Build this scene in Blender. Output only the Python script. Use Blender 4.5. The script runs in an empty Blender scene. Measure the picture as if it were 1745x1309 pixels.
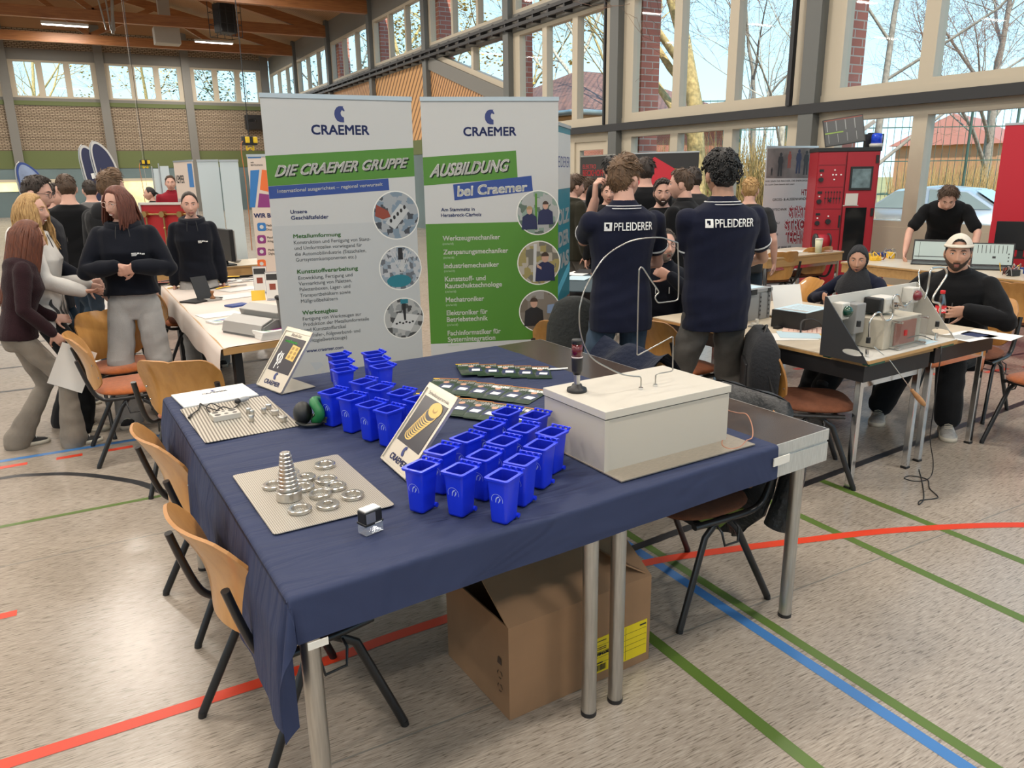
import bpy, bmesh, math, random
import numpy as np
from math import sin, cos, pi, radians, atan2, sqrt, exp, hypot
from mathutils import Vector, Matrix
from mathutils.bvhtree import BVHTree
from mathutils.geometry import tessellate_polygon

S = bpy.context.scene
COL = S.collection

# ---------------------------------------------------------------- camera
FPX = 1307.7
CH = 1.745
YAW, PITCH, ROLL = radians(28.705), radians(15.393), radians(-0.838)
CF = Vector((sin(YAW)*cos(PITCH), cos(YAW)*cos(PITCH), -sin(PITCH)))
_rt = Vector((cos(YAW), -sin(YAW), 0)); _up = _rt.cross(CF)
CR = _rt*cos(ROLL) + _up*sin(ROLL)
CU = _up*cos(ROLL) - _rt*sin(ROLL)
CO = Vector((0, 0, CH))
cd = bpy.data.cameras.new('camera'); cam = bpy.data.objects.new('camera', cd); COL.objects.link(cam)
cd.sensor_width = 36; cd.lens = FPX/1745*36; cd.clip_start = .05; cd.clip_end = 400
cam.matrix_world = Matrix((( CR.x, CU.x, -CF.x, 0), (CR.y, CU.y, -CF.y, 0), (CR.z, CU.z, -CF.z, CH), (0, 0, 0, 1)))
S.camera = cam

# ---------------------------------------------------------------- world, sun, exposure
S.view_settings.view_transform = 'Standard'; S.view_settings.look = 'None'
S.view_settings.gamma = 1; S.view_settings.use_curve_mapping = False
S.view_settings.exposure = 0.14
LAMP_W = 195
W = bpy.data.worlds.new('sky'); S.world = W; W.use_nodes = True
nt = W.node_tree; nt.nodes.clear()
wo = nt.nodes.new('ShaderNodeOutputWorld'); bg = nt.nodes.new('ShaderNodeBackground')
tc = nt.nodes.new('ShaderNodeTexCoord'); sx = nt.nodes.new('ShaderNodeSeparateXYZ')
rp = nt.nodes.new('ShaderNodeValToRGB')
nt.links.new(tc.outputs['Generated'], sx.inputs[0]); nt.links.new(sx.outputs['Z'], rp.inputs[0])
nt.links.new(rp.outputs[0], bg.inputs['Color']); nt.links.new(bg.outputs[0], wo.inputs[0])
e = rp.color_ramp.elements
e[0].position = 0.0; e[0].color = (.62, .82, .92, 1)
e[1].position = .75; e[1].color = (.20, .48, .88, 1)
q = e.new(.10); q.color = (.50, .78, .92, 1)
q = e.new(.32); q.color = (.36, .67, .92, 1)
bg.inputs['Strength'].default_value = 1.7
sd = bpy.data.lights.new('sun', 'SUN'); sun = bpy.data.objects.new('sun', sd); COL.objects.link(sun)
sd.energy = 6.0; sd.angle = radians(.6); sd.color = (1, .90, .74)
sun.rotation_euler = Vector((.22, .55, -.80)).to_track_quat('-Z', 'Y').to_euler()
try:
    S.cycles.use_denoising = True
    S.cycles.max_bounces = 6; S.cycles.diffuse_bounces = 3; S.cycles.glossy_bounces = 3
    S.cycles.transmission_bounces = 4; S.cycles.transparent_max_bounces = 12
    S.cycles.caustics_reflective = False; S.cycles.caustics_refractive = False
    S.cycles.sample_clamp_indirect = 4
except Exception: pass

# ---------------------------------------------------------------- where a pixel of the photograph lies in the hall
def ray(px, py): return CF + CR*((px-872.5)/FPX) - CU*((py-654.5)/FPX)
def at(px, py, z=0.0):
    d = ray(px, py); return CO + d*((z-CH)/d.z)
def dep(px, py, D): return CO + ray(px, py)*D
def wallx(px, py, X=8.2):
    d = ray(px, py); return CO + d*(X/d.x)
def wally(px, py, Y):
    d = ray(px, py); return CO + d*(Y/d.y)
def onplane(px, py, P, N):
    d = ray(px, py); return CO + d*((P-CO).dot(N)/d.dot(N))
def pix(P):
    v = Vector(P)-CO; w = v.dot(CF); return (872.5+FPX*v.dot(CR)/w, 654.5-FPX*v.dot(CU)/w)

# ---------------------------------------------------------------- materials
def lin(c):
    if isinstance(c, str):
        c = [int(c[i:i+2], 16)/255 for i in (0, 2, 4)]
        return tuple(x/12.92 if x <= .04045 else ((x+.055)/1.055)**2.4 for x in c)
    return tuple(c)
MATS = {}
def mat(name, col, rough=.5, metal=0., noise=0., nscale=8., bump=0., bscale=60., spec=.5, trans=0., emit=0., coat=0., stretch=None, sheen=0., alpha=1.):
    if name in MATS: return MATS[name]
    m = bpy.data.materials.new(name); m.use_nodes = True; MATS[name] = m
    t = m.node_tree; b = t.nodes['Principled BSDF']; c = lin(col)
    b.inputs['Base Color'].default_value = (*c, 1); b.inputs['Roughness'].default_value = rough
    b.inputs['Metallic'].default_value = metal; b.inputs['Specular IOR Level'].default_value = spec
    if trans: b.inputs['Transmission Weight'].default_value = trans
    if coat: b.inputs['Coat Weight'].default_value = coat
    if sheen: b.inputs['Sheen Weight'].default_value = sheen
    if alpha < 1: b.inputs['Alpha'].default_value = alpha
    if emit:
        b.inputs['Emission Color'].default_value = (*c, 1); b.inputs['Emission Strength'].default_value = emit
    if noise or bump:
        tcn = t.nodes.new('ShaderNodeTexCoord'); vec = tcn.outputs['Object']
        if stretch:
            mp = t.nodes.new('ShaderNodeMapping'); mp.inputs['Scale'].default_value = stretch
            t.links.new(vec, mp.inputs[0]); vec = mp.outputs[0]
    if noise:
        n = t.nodes.new('ShaderNodeTexNoise'); n.inputs['Scale'].default_value = nscale; n.inputs['Detail'].default_value = 5
        t.links.new(vec, n.inputs['Vector'])
        r = t.nodes.new('ShaderNodeValToRGB'); t.links.new(n.outputs['Fac'], r.inputs[0])
        r.color_ramp.elements[0].position = .3; r.color_ramp.elements[1].position = .7
        r.color_ramp.elements[0].color = (*[max(0, x*(1-noise)) for x in c], 1)
        r.color_ramp.elements[1].color = (*[min(1, x*(1+noise)) for x in c], 1)
        t.links.new(r.outputs[0], b.inputs['Base Color'])
    if bump:
        n2 = t.nodes.new('ShaderNodeTexNoise'); n2.inputs['Scale'].default_value = bscale; n2.inputs['Detail'].default_value = 4
        t.links.new(vec, n2.inputs['Vector'])
        bp = t.nodes.new('ShaderNodeBump'); bp.inputs['Strength'].default_value = bump; bp.inputs['Distance'].default_value = .02
        t.links.new(n2.outputs['Fac'], bp.inputs['Height']); t.links.new(bp.outputs[0], b.inputs['Normal'])
    return m
def nodes(m): return m.node_tree, m.node_tree.nodes['Principled BSDF']
def wave_mat(name, c0, c1, scale, axis='X', rough=.5, metal=0., dist=0., bump=0., sharp=.5, rot=(0, 0, 0), coord='Object', width=.03):
    """two-tone bands (slats, grooves, wood figure)"""
    if name in MATS: return MATS[name]
    m = mat(name, c0, rough, metal); t, b = nodes(m)
    tcn = t.nodes.new('ShaderNodeTexCoord'); mp = t.nodes.new('ShaderNodeMapping'); mp.inputs['Rotation'].default_value = rot
    w = t.nodes.new('ShaderNodeTexWave'); w.bands_direction = axis; w.inputs['Scale'].default_value = scale
    w.inputs['Distortion'].default_value = dist; w.inputs['Detail'].default_value = 2
    t.links.new(tcn.outputs[coord], mp.inputs[0]); t.links.new(mp.outputs[0], w.inputs['Vector'])
    r = t.nodes.new('ShaderNodeValToRGB'); t.links.new(w.outputs['Fac'], r.inputs[0])
    r.color_ramp.elements[0].position = max(0, sharp-width); r.color_ramp.elements[1].position = min(1, sharp+width)
    r.color_ramp.elements[0].color = (*lin(c1), 1); r.color_ramp.elements[1].color = (*lin(c0), 1)
    t.links.new(r.outputs[0], b.inputs['Base Color'])
    if bump:
        bp = t.nodes.new('ShaderNodeBump'); bp.inputs['Strength'].default_value = bump; bp.inputs['Distance'].default_value = .01
        t.links.new(r.outputs[0], bp.inputs['Height']); t.links.new(bp.outputs[0], b.inputs['Normal'])
    return m
def wood_mat(name, c0, c1, rough=.4, scale=(1, 14, 14), coat=0., ns=3.):
    if name in MATS: return MATS[name]
    m = mat(name, c0, rough, coat=coat); t, b = nodes(m)
    tcn = t.nodes.new('ShaderNodeTexCoord'); mp = t.nodes.new('ShaderNodeMapping'); mp.inputs['Scale'].default_value = scale
    n = t.nodes.new('ShaderNodeTexNoise'); n.inputs['Scale'].default_value = ns; n.inputs['Detail'].default_value = 6; n.inputs['Distortion'].default_value = .6
    r = t.nodes.new('ShaderNodeValToRGB')
    t.links.new(tcn.outputs['Object'], mp.inputs[0]); t.links.new(mp.outputs[0], n.inputs['Vector']); t.links.new(n.outputs['Fac'], r.inputs[0])
    r.color_ramp.elements[0].position = .32; r.color_ramp.elements[1].position = .68
    r.color_ramp.elements[0].color = (*lin(c1), 1); r.color_ramp.elements[1].color = (*lin(c0), 1)
    t.links.new(r.outputs[0], b.inputs['Base Color'])
    return m
def brick_mat(name, c1, c2, mortar, scale, bw=.5, rh=.25, msize=.02, rot=(0, 0, 0), bump=.3, rough=.8):
    if name in MATS: return MATS[name]
    m = mat(name, c1, rough); t, b = nodes(m)
    tcn = t.nodes.new('ShaderNodeTexCoord'); mp = t.nodes.new('ShaderNodeMapping'); mp.inputs['Rotation'].default_value = rot
    k = t.nodes.new('ShaderNodeTexBrick'); k.inputs['Scale'].default_value = scale
    k.inputs['Color1'].default_value = (*lin(c1), 1); k.inputs['Color2'].default_value = (*lin(c2), 1); k.inputs['Mortar'].default_value = (*lin(mortar), 1)
    k.inputs['Mortar Size'].default_value = msize; k.inputs['Brick Width'].default_value = bw; k.inputs['Row Height'].default_value = rh
    if any(rot):   # upright walls: run the courses along x+y, rows along z
        sp = t.nodes.new('ShaderNodeSeparateXYZ'); ad = t.nodes.new('ShaderNodeMath'); cb = t.nodes.new('ShaderNodeCombineXYZ'); t.links.new(tcn.outputs['Object'], sp.inputs[0])
        t.links.new(sp.outputs['X'], ad.inputs[0]); t.links.new(sp.outputs['Y'], ad.inputs[1]); t.links.new(ad.outputs[0], cb.inputs['X']); t.links.new(sp.outputs['Z'], cb.inputs['Y']); t.links.new(cb.outputs[0], k.inputs['Vector'])
    else: t.links.new(tcn.outputs['Object'], mp.inputs[0]); t.links.new(mp.outputs[0], k.inputs['Vector'])
    t.links.new(k.outputs['Color'], b.inputs['Base Color'])
    return m
def glass_mat(name, tint=(1, 1, 1), refl=.06, rough=.0, opac=0., ocol=(.5, .5, .5)):
    """thin pane: mostly see-through with a mirror part"""
    if name in MATS: return MATS[name]
    m = bpy.data.materials.new(name); m.use_nodes = True; MATS[name] = m
    t = m.node_tree; t.nodes.clear()
    o = t.nodes.new('ShaderNodeOutputMaterial'); tr = t.nodes.new('ShaderNodeBsdfTransparent'); g = t.nodes.new('ShaderNodeBsdfGlossy')
    tr.inputs[0].default_value = (*tint, 1); g.inputs['Roughness'].default_value = rough
    fr = t.nodes.new('ShaderNodeFresnel'); fr.inputs['IOR'].default_value = 1.45
    mx = t.nodes.new('ShaderNodeMixShader')
    if refl is None: t.links.new(fr.outputs[0], mx.inputs[0])
    else: mx.inputs[0].default_value = refl
    t.links.new(tr.outputs[0], mx.inputs[1]); t.links.new(g.outputs[0], mx.inputs[2]); last = mx.outputs[0]
    if opac:
        d = t.nodes.new('ShaderNodeBsdfDiffuse'); d.inputs[0].default_value = (*ocol, 1)
        m2 = t.nodes.new('ShaderNodeMixShader'); m2.inputs[0].default_value = opac
        t.links.new(last, m2.inputs[1]); t.links.new(d.outputs[0], m2.inputs[2]); last = m2.outputs[0]
    t.links.new(last, o.inputs[0])
    return m

# ---------------------------------------------------------------- mesh builder
def basis(d, hint=None):
    d = Vector(d).normalized()
    h = Vector(hint) if hint else (Vector((0, 0, 1)) if abs(d.z) < .9 else Vector((1, 0, 0)))
    x = h.cross(d)
    if x.length < 1e-6: x = Vector((1, 0, 0)).cross(d)
    x.normalize(); return x, d.cross(x)
def T(x=0, y=0, z=0, rz=0, rx=0, ry=0):
    return Matrix.Translation((x, y, z)) @ Matrix.Rotation(rz, 4, 'Z') @ Matrix.Rotation(ry, 4, 'Y') @ Matrix.Rotation(rx, 4, 'X')
def frame(o, x, y):
    x = Vector(x).normalized(); z = x.cross(Vector(y)).normalized(); y = z.cross(x)
    return Matrix(((x.x, y.x, z.x, o[0]), (x.y, y.y, z.y, o[1]), (x.z, y.z, z.z, o[2]), (0, 0, 0, 1)))
class MB:
    def __init__(s, M=None):
        s.v = []; s.f = []; s.fm = []; s.fs = []; s.mats = []; s.mi = 0; s.M = M
    def use(s, m):
        if m not in s.mats: s.mats.append(m)
        s.mi = s.mats.index(m); return s
    def add(s, vs, fs, smooth=False):
        k = len(s.v)
        s.v.extend([tuple(s.M @ Vector(p)) for p in vs] if s.M else [tuple(p) for p in vs])
        for f in fs: s.f.append([i+k for i in f]); s.fm.append(s.mi); s.fs.append(smooth)
        return s
    def box(s, c, d, R=None, bev=0.):
        hx, hy, hz = d[0]/2, d[1]/2, d[2]/2; c = Vector(c)
        if bev > 0:
            bm = bmesh.new(); bmesh.ops.create_cube(bm, size=1)
            for v in bm.verts: v.co = Vector((v.co.x*d[0], v.co.y*d[1], v.co.z*d[2]))
            bmesh.ops.bevel(bm, geom=list(bm.edges), offset=bev, segments=2, affect='EDGES', profile=.5)
            bm.verts.index_update(); vs = [v.co.copy() for v in bm.verts]; fs = [[v.index for v in f.verts] for f in bm.faces]; bm.free()
        else:
            vs = [Vector((x, y, z)) for x in (-hx, hx) for y in (-hy, hy) for z in (-hz, hz)]
            fs = [(0, 1, 3, 2), (4, 6, 7, 5), (0, 4, 5, 1), (2, 3, 7, 6), (0, 2, 6, 4), (1, 5, 7, 3)]
        if R is not None: vs = [R @ v for v in vs]
        return s.add([v+c for v in vs], fs)
    def b2(s, lo, hi, bev=0.):
        return s.box([(a+b)/2 for a, b in zip(lo, hi)], [b-a for a, b in zip(lo, hi)], None, bev)
    def cyl(s, p0, p1, r0, r1=None, n=16, cap=True, smooth=True):
        p0 = Vector(p0); p1 = Vector(p1); r1 = r0 if r1 is None else r1
        x, y = basis(p1-p0); vs = []
        for p, r in ((p0, r0), (p1, r1)):
            vs += [p+(x*cos(2*pi*i/n)+y*sin(2*pi*i/n))*r for i in range(n)]
        s.add(vs, [(i, (i+1) % n, n+(i+1) % n, n+i) for i in range(n)], smooth)
        if cap: s.add(vs, [list(range(n))[::-1], list(range(n, 2*n))])
        return s
    def tube(s, pts, r, n=8, closed=False, cap=True, sq=None):
        pts = [Vector(p) for p in pts]; N = len(pts); vs = []; x = None
        for i, p in enumerate(pts):
            a = pts[(i-1) % N] if (closed or i) else p; b = pts[(i+1) % N] if (closed or i < N-1) else p
            d = (b-a).normalized() if (b-a).length > 1e-9 else Vector((0, 0, 1))
            if x is None: x, y = basis(d)
            else:
                x = x-d*x.dot(d)
                if x.length < 1e-6: x, y = basis(d)
                x.normalize(); y = d.cross(x)
            rr = r[i] if isinstance(r, (list, tuple)) else r
            rx, ry = (rr, rr) if sq is None else (rr, rr*sq)
            vs += [p+x*cos(2*pi*k/n)*rx+y*sin(2*pi*k/n)*ry for k in range(n)]
        fs = []
        for i in range(N if closed else N-1):
            j = (i+1) % N
            fs += [(i*n+k, i*n+(k+1) % n, j*n+(k+1) % n, j*n+k) for k in range(n)]
        s.add(vs, fs, True)
        if cap and not closed: s.add(vs, [list(range(n))[::-1], list(range((N-1)*n, N*n))])
        return s
    def loft(s, rings, cap=True, smooth=True, closed=True):
        n = len(rings[0]); vs = [p for r in rings for p in r]; fs = []
        for i in range(len(rings)-1):
            for k in range(n if closed else n-1):
                fs.append((i*n+k, i*n+(k+1) % n, (i+1)*n+(k+1) % n, (i+1)*n+k))
        if cap and closed: fs += [list(range(n))[::-1], list(range((len(rings)-1)*n, len(rings)*n))]
        return s.add(vs, fs, smooth)
    def lathe(s, prof, c=(0, 0, 0), n=24, M=None, smooth=True, cap=True):
        c = Vector(c); rings = []
        for r, z in prof:
            ring = [Vector((max(r, 1e-5)*cos(2*pi*k/n), max(r, 1e-5)*sin(2*pi*k/n), z)) for k in range(n)]
            rings.append([(M @ p if M else p)+c for p in ring])
        return s.loft(rings, cap, smooth)
    def prism(s, poly, z0, z1, M=None):
        n = len(poly); vs = [Vector((p[0], p[1], z)) for z in (z0, z1) for p in poly]
        if M: vs = [M @ v for v in vs]
        return s.add(vs, [list(range(n))[::-1], list(range(n, 2*n))]+[(i, (i+1) % n, n+(i+1) % n, n+i) for i in range(n)])
    def grid(s, fn, nu, nv, smooth=True):
        vs = [fn(i/nu, j/nv) for i in range(nu+1) for j in range(nv+1)]
        return s.add(vs, [(i*(nv+1)+j, (i+1)*(nv+1)+j, (i+1)*(nv+1)+j+1, i*(nv+1)+j+1) for i in range(nu) for j in range(nv)], smooth)
    def ball(s, c, r, n=16, m=10, R=None):
        c = Vector(c); r = (r, r, r) if not isinstance(r, (tuple, list)) else r; rings = []
        for j in range(1, m):
            a = pi*j/m-pi/2
            ring = [Vector((r[0]*cos(a)*cos(2*pi*k/n), r[1]*cos(a)*sin(2*pi*k/n), r[2]*sin(a))) for k in range(n)]
            rings.append([(R @ p if R is not None else p)+c for p in ring])
        b0 = Vector((0, 0, -r[2])); b1 = Vector((0, 0, r[2]))
        if R is not None: b0 = R @ b0; b1 = R @ b1
        k0 = [p for q in rings for p in q]; L = len(k0)
        fs = [(i*n+k, i*n+(k+1) % n, (i+1)*n+(k+1) % n, (i+1)*n+k) for i in range(m-2) for k in range(n)]
        fs += [(L, (k+1) % n, k) for k in range(n)]+[(L+1, (m-2)*n+k, (m-2)*n+(k+1) % n) for k in range(n)]
        return s.add(k0+[b0+c, b1+c], fs, True)
    def build(s, name, parent=None, loc=None, rz=0, mats=None, smooth=None, mat=None):
        me = bpy.data.meshes.new(name); me.from_pydata(s.v, [], s.f)
        for m in (mats or s.mats or ([mat] if mat else [])): me.materials.append(m)
        me.polygons.foreach_set('material_index', s.fm)
        me.polygons.foreach_set('use_smooth', s.fs if smooth is None else [smooth]*len(s.f))
        me.validate(); me.update()
        o = bpy.data.objects.new(name, me); COL.objects.link(o)
        if parent is not None: o.parent = parent
        if loc is not None: o.location = loc
        if rz: o.rotation_euler = (0, 0, rz)
        return o
def nb(m, M=None): return MB(M).use(m)
def tag(o, label=None, cat=None, group=None, kind=None):
    if label: o['label'] = label
    if cat: o['category'] = cat
    if group: o['group'] = group
    if kind: o['kind'] = kind
    return o
def thing(name, label, cat, loc=(0, 0, 0), rz=0, group=None):
    o = bpy.data.objects.new(name, None); COL.objects.link(o); o.location = loc; o.rotation_euler = (0, 0, rz); o.empty_display_size = .1
    return tag(o, label, cat, group)
def kids(o): return [c for c in bpy.data.objects if c.parent == o]
def copy_tree(o, parent=None):
    c = o.copy(); COL.objects.link(c)
    if parent is not None: c.parent = parent
    for ch in kids(o): copy_tree(ch, c)
    return c
def structure(o): o['kind'] = 'structure'; return o

# ---------------------------------------------------------------- lettering
def text_geo(s, bold=0., shear=0., spacing=1., lead=1.):
    cu = bpy.data.curves.new('text', 'FONT'); cu.body = s; cu.size = 1; cu.offset = bold; cu.shear = shear
    cu.space_character = spacing; cu.space_line = lead; cu.resolution_u = 3
    o = bpy.data.objects.new('text', cu); COL.objects.link(o)
    dg = bpy.context.evaluated_depsgraph_get(); me = bpy.data.meshes.new_from_object(o.evaluated_get(dg))
    vs = np.array([v.co[:2] for v in me.vertices]) if len(me.vertices) else np.zeros((0, 2)); fs = [list(p.vertices) for p in me.polygons]
    bpy.data.objects.remove(o); bpy.data.curves.remove(cu); bpy.data.meshes.remove(me)
    return vs, fs
def embolden(vs, fs, b):
    """heavier strokes: the same outlines laid a hair apart"""
    n = len(vs); off = [(-b, -b), (b, -b), (-b, b), (b, b), (0, 0)]
    return np.concatenate([vs+np.array(o) for o in off]), [[i+k*n for i in f] for k in range(5) for f in fs]
def text_into(mb, s, box, M=None, bold=.012, shear=0., fit='h', spacing=1., lead=1., z=0., align='l', warp=None):
    """lettering inside box=(x0,y0,x1,y1); fit 'h' keeps proportions by height, 'w' by width, 'b' stretches to both"""
    vs, fs = text_geo(s, 0, shear, spacing, lead)
    if not len(vs): return
    if bold >= .003: vs, fs = embolden(vs, fs, bold)
    lo = vs.min(0); hi = vs.max(0); d = np.maximum(hi-lo, 1e-6); w = box[2]-box[0]; h = box[3]-box[1]
    if fit == 'b': sc = np.array([w/d[0], h/d[1]])
    elif fit == 'w': sc = np.array([w/d[0]]*2)
    else: sc = np.array([h/d[1]]*2)
    p = (vs-lo)*sc
    if align == 'c': p[:, 0] += (w-d[0]*sc[0])/2
    if align == 'r': p[:, 0] += w-d[0]*sc[0]
    if fit == 'w' : p[:, 1] += (h-d[1]*sc[1])/2
    p += np.array(box[:2])
    P = [Vector((x, y, z)) for x, y in p]
    if warp: P = [warp(v) for v in P]
    if M: P = [M @ v for v in P]
    mb.add(P, fs)

# ================================================================ THE HALL
XW, YE, XL, YB = 8.2, 36.92, -18.6, -7.0
M_floor = mat('linoleum floor', (.40, .375, .345), .24)
def _floor():
    t, b = nodes(M_floor)
    tcn = t.nodes.new('ShaderNodeTexCoord')
    def nz(sc, s, det, dis=0):
        mp = t.nodes.new('ShaderNodeMapping'); mp.inputs['Scale'].default_value = sc
        n = t.nodes.new('ShaderNodeTexNoise'); n.inputs['Scale'].default_value = s; n.inputs['Detail'].default_value = det; n.inputs['Distortion'].default_value = dis
        t.links.new(tcn.outputs['Object'], mp.inputs[0]); t.links.new(mp.outputs[0], n.inputs['Vector']); return n.outputs['Fac']
    a = nz((4.5, 48, 1), 4.2, 8, .5); c = nz((1, 1.6, 1), .9, 3)
    r = t.nodes.new('ShaderNodeValToRGB'); t.links.new(a, r.inputs[0]); el = r.color_ramp.elements
    el[0].position = .34; el[0].color = (.17, .142, .114, 1); el[1].position = .68; el[1].color = (.43, .38, .318, 1)
    k = el.new(.42); k.color = (.305, .262, .218, 1); k = el.new(.55); k.color = (.36, .312, .262, 1)
    r2 = t.nodes.new('ShaderNodeValToRGB'); t.links.new(c, r2.inputs[0])
    r2.color_ramp.elements[0].color = (.93, .92, .90, 1); r2.color_ramp.elements[0].position = .35; r2.color_ramp.elements[1].color = (1, 1, 1, 1); r2.color_ramp.elements[1].position = .65
    mx = t.nodes.new('ShaderNodeMix'); mx.data_type = 'RGBA'; mx.blend_type = 'MULTIPLY'; mx.inputs['Factor'].default_value = 1
    t.links.new(r.outputs[0], mx.inputs['A']); t.links.new(r2.outputs[0], mx.inputs['B'])
    # welded seams every 2 m along x
    sp = t.nodes.new('ShaderNodeSeparateXYZ'); t.links.new(tcn.outputs['Object'], sp.inputs[0])
    pm = t.nodes.new('ShaderNodeMath'); pm.operation = 'PINGPONG'; pm.inputs[1].default_value = 1.0; t.links.new(sp.outputs['Y'], pm.inputs[0])
    lt = t.nodes.new('ShaderNodeMath'); lt.operation = 'LESS_THAN'; lt.inputs[1].default_value = .0035; t.links.new(pm.outputs[0], lt.inputs[0])
    m2 = t.nodes.new('ShaderNodeMix'); m2.data_type = 'RGBA'; t.links.new(lt.outputs[0], m2.inputs['Factor'])
    t.links.new(mx.outputs['Result'], m2.inputs['A']); m2.inputs['B'].default_value = (.2, .19, .17, 1)
    t.links.new(m2.outputs['Result'], b.inputs['Base Color'])
_floor()
M_grey = mat('grey painted steel', (.17, .165, .15), .5)
M_grey2 = mat('dark grey column', (.12, .125, .12), .5)
M_cream = mat('cream window frame', (.50, .44, .34), .5)
M_green = mat('green wall band', (.105, .13, .045), .7)
M_blueg = mat('blue grey wall panel', (.12, .17, .18), .7, noise=.15, nscale=.6)
M_glulam = wood_mat('glulam beam', (.36, .15, .05), (.24, .09, .03), .45, (.6, 9, 9))
M_slat = wave_mat('slatted ceiling', (.42, .24, .12), (.05, .028, .016), 2.62, 'Y', .6, sharp=.22, width=.06)
M_slatw = wave_mat('slatted wall', (.60, .33, .13), (.17, .08, .03), 1.97, 'DIAGONAL', .6, sharp=.25, width=.06, rot=(0, radians(90), 0))
M_slatv = wave_mat('slatted wall steep', (.55, .30, .13), (.15, .07, .03), 2.13, 'Y', .6, sharp=.3, width=.06, rot=(radians(-40), 0, 0))
M_perf = brick_mat('perforated brick', (.42, .34, .25), (.35, .28, .20), (.10, .07, .045), 2.3, .5, .17, .045, rot=(radians(90), 0, 0))
M_wall = mat('plain wall', (.42, .40, .36), .8)
M_brick = brick_mat('red brick', (.56, .20, .14), (.47, .155, .105), (.55, .46, .38), 1.35, .5, .17, .014, rot=(radians(90), 0, radians(90)))
M_brick2 = brick_mat('red brick side', (.42, .13, .08), (.34, .10, .065), (.42, .36, .30), 3.6, .5, .17, .012, rot=(radians(90), 0, 0))
M_black = mat('black plastic', (.012, .012, .013), .45)
M_rail = mat('black rail', (.02, .02, .022), .5)
M_glass = glass_mat('window glass', (.97, .99, .99), .008)
M_lamp = mat('lamp diffuser', (1, .97, .9), .5, emit=9)
M_white = mat('white paint', (.72, .71, .68), .5)

structure(nb(M_floor).b2((-23, -9, -.1), (10.35, 45.4, 0)).build('floor'))

# painted court lines: thin strips a fraction of a millimetre proud of the linoleum
M_lr = mat('red line', (.62, .042, .010), .45); M_lb = mat('blue line', (.045, .17, .42), .45); M_lg = mat('green line', (.085, .145, .025), .45)
M_lk = mat('black line', (.018, .019, .022), .4); M_lr2 = mat('faded red line', (.55, .08, .05), .4)
def line(pts, w, m, z=.0008):
    pts = [Vector((p[0], p[1], 0)) for p in pts]; L = []; R = []
    for i, p in enumerate(pts):
        d = (pts[min(i+1, len(pts)-1)]-pts[max(i-1, 0)]).normalized(); n = Vector((-d.y, d.x, 0))*w/2
        L.append(p+n+Vector((0, 0, z))); R.append(p-n+Vector((0, 0, z)))
    n = len(pts)
    structure(nb(m).add(L+R, [(n+i, n+i+1, i+1, i) for i in range(n-1)]).build('floor_line'))
def arcpts(cx, cy, r, a0, a1, n=40): return [(cx+r*cos(radians(a0+(a1-a0)*i/n)), cy+r*sin(radians(a0+(a1-a0)*i/n))) for i in range(n+1)]
def smooth(pts, n=8):
    P = [Vector((*p, 0)) if len(p) == 2 else Vector(p) for p in pts]; out = []
    for i in range(len(P)-1):
        a = P[max(i-1, 0)]; b = P[i]; c = P[i+1]; d = P[min(i+2, len(P)-1)]
        for k in range(n):
            t = k/n; out.append(.5*((2*b)+(c-a)*t+(2*a-5*b+4*c-d)*t*t+(3*b-a-3*c+d)*t**3))
    out.append(P[-1]); return out
line(smooth([(-8, 2.5), (-.45, 2.505), (.9, 2.545), (1.5, 2.56), (2.06, 2.51), (2.45, 2.42), (2.86, 2.30), (3.35, 2.14), (3.94, 1.86), (4.6, 1.4), (5.1, .9), (5.5, .2)]), .055, M_lr, .0014)
line([(1.71, 2.47), (1.71, -3)], .05, M_lg); line([(1.71, 2.53), (1.71, 9)], .05, M_lg, .0006)
line([(2.105, 12), (2.105, -3)], .05, M_lb); line([(2.175, 12), (2.175, -3)], .045, M_lg)
line([(3.07, 5.5), (3.07, -3)], .05, M_lg); line([(3.55, 2.80), (3.55, -3)], .05, M_lg)
line([(1.75, 2.62), (9, 3.30)], .05, M_lk, .0011)
line([(-9, 5.55), (.0, 5.665), (1.6, 5.72)], .05, M_lb)
for x0, x1 in ((-.95, -.80), (-.66, -.51), (-.35, -.20), (-.05, .10), (.25, .40), (.55, .70)): line([(x0, 5.52), (x1, 5.525)], .05, M_lr)
for x0, x1 in ((-.8, -.46), (-1.5, -1.15)): line([(x0, 3.5), (x1, 3.5)], .05, M_lr)
line(smooth([(-1.9, 5.0), (-1.2, 5.28), (-.64, 5.31), (-.46, 5.27), (-.24, 5.15), (-.02, 4.93), (.13, 4.72), (.3, 4.3), (.42, 3.8)]), .05, M_lk)
line([(-9, 4.44), (1.9, 4.53)], .035, M_lg)
for y in (7.6, 8.6, 9.9, 11.4): line([(-9, y), (2.6, y+.05)], .05, M_lk)
for x0, x1, y in ((5.0, 5.25, 4.75), (5.45, 5.7, 4.65), (6.75, 7.05, 3.7), (7.2, 7.5, 3.62), (6.3, 6.55, 3.9)): line([(x0, y), (x1, y-.02)], .05, M_lr2)
line([(7.0, 4.6), (6.7, 2.6)], .035, M_lk); line([(5.2, 4.2), (8, 3.9)], .03, M_lk)

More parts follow.
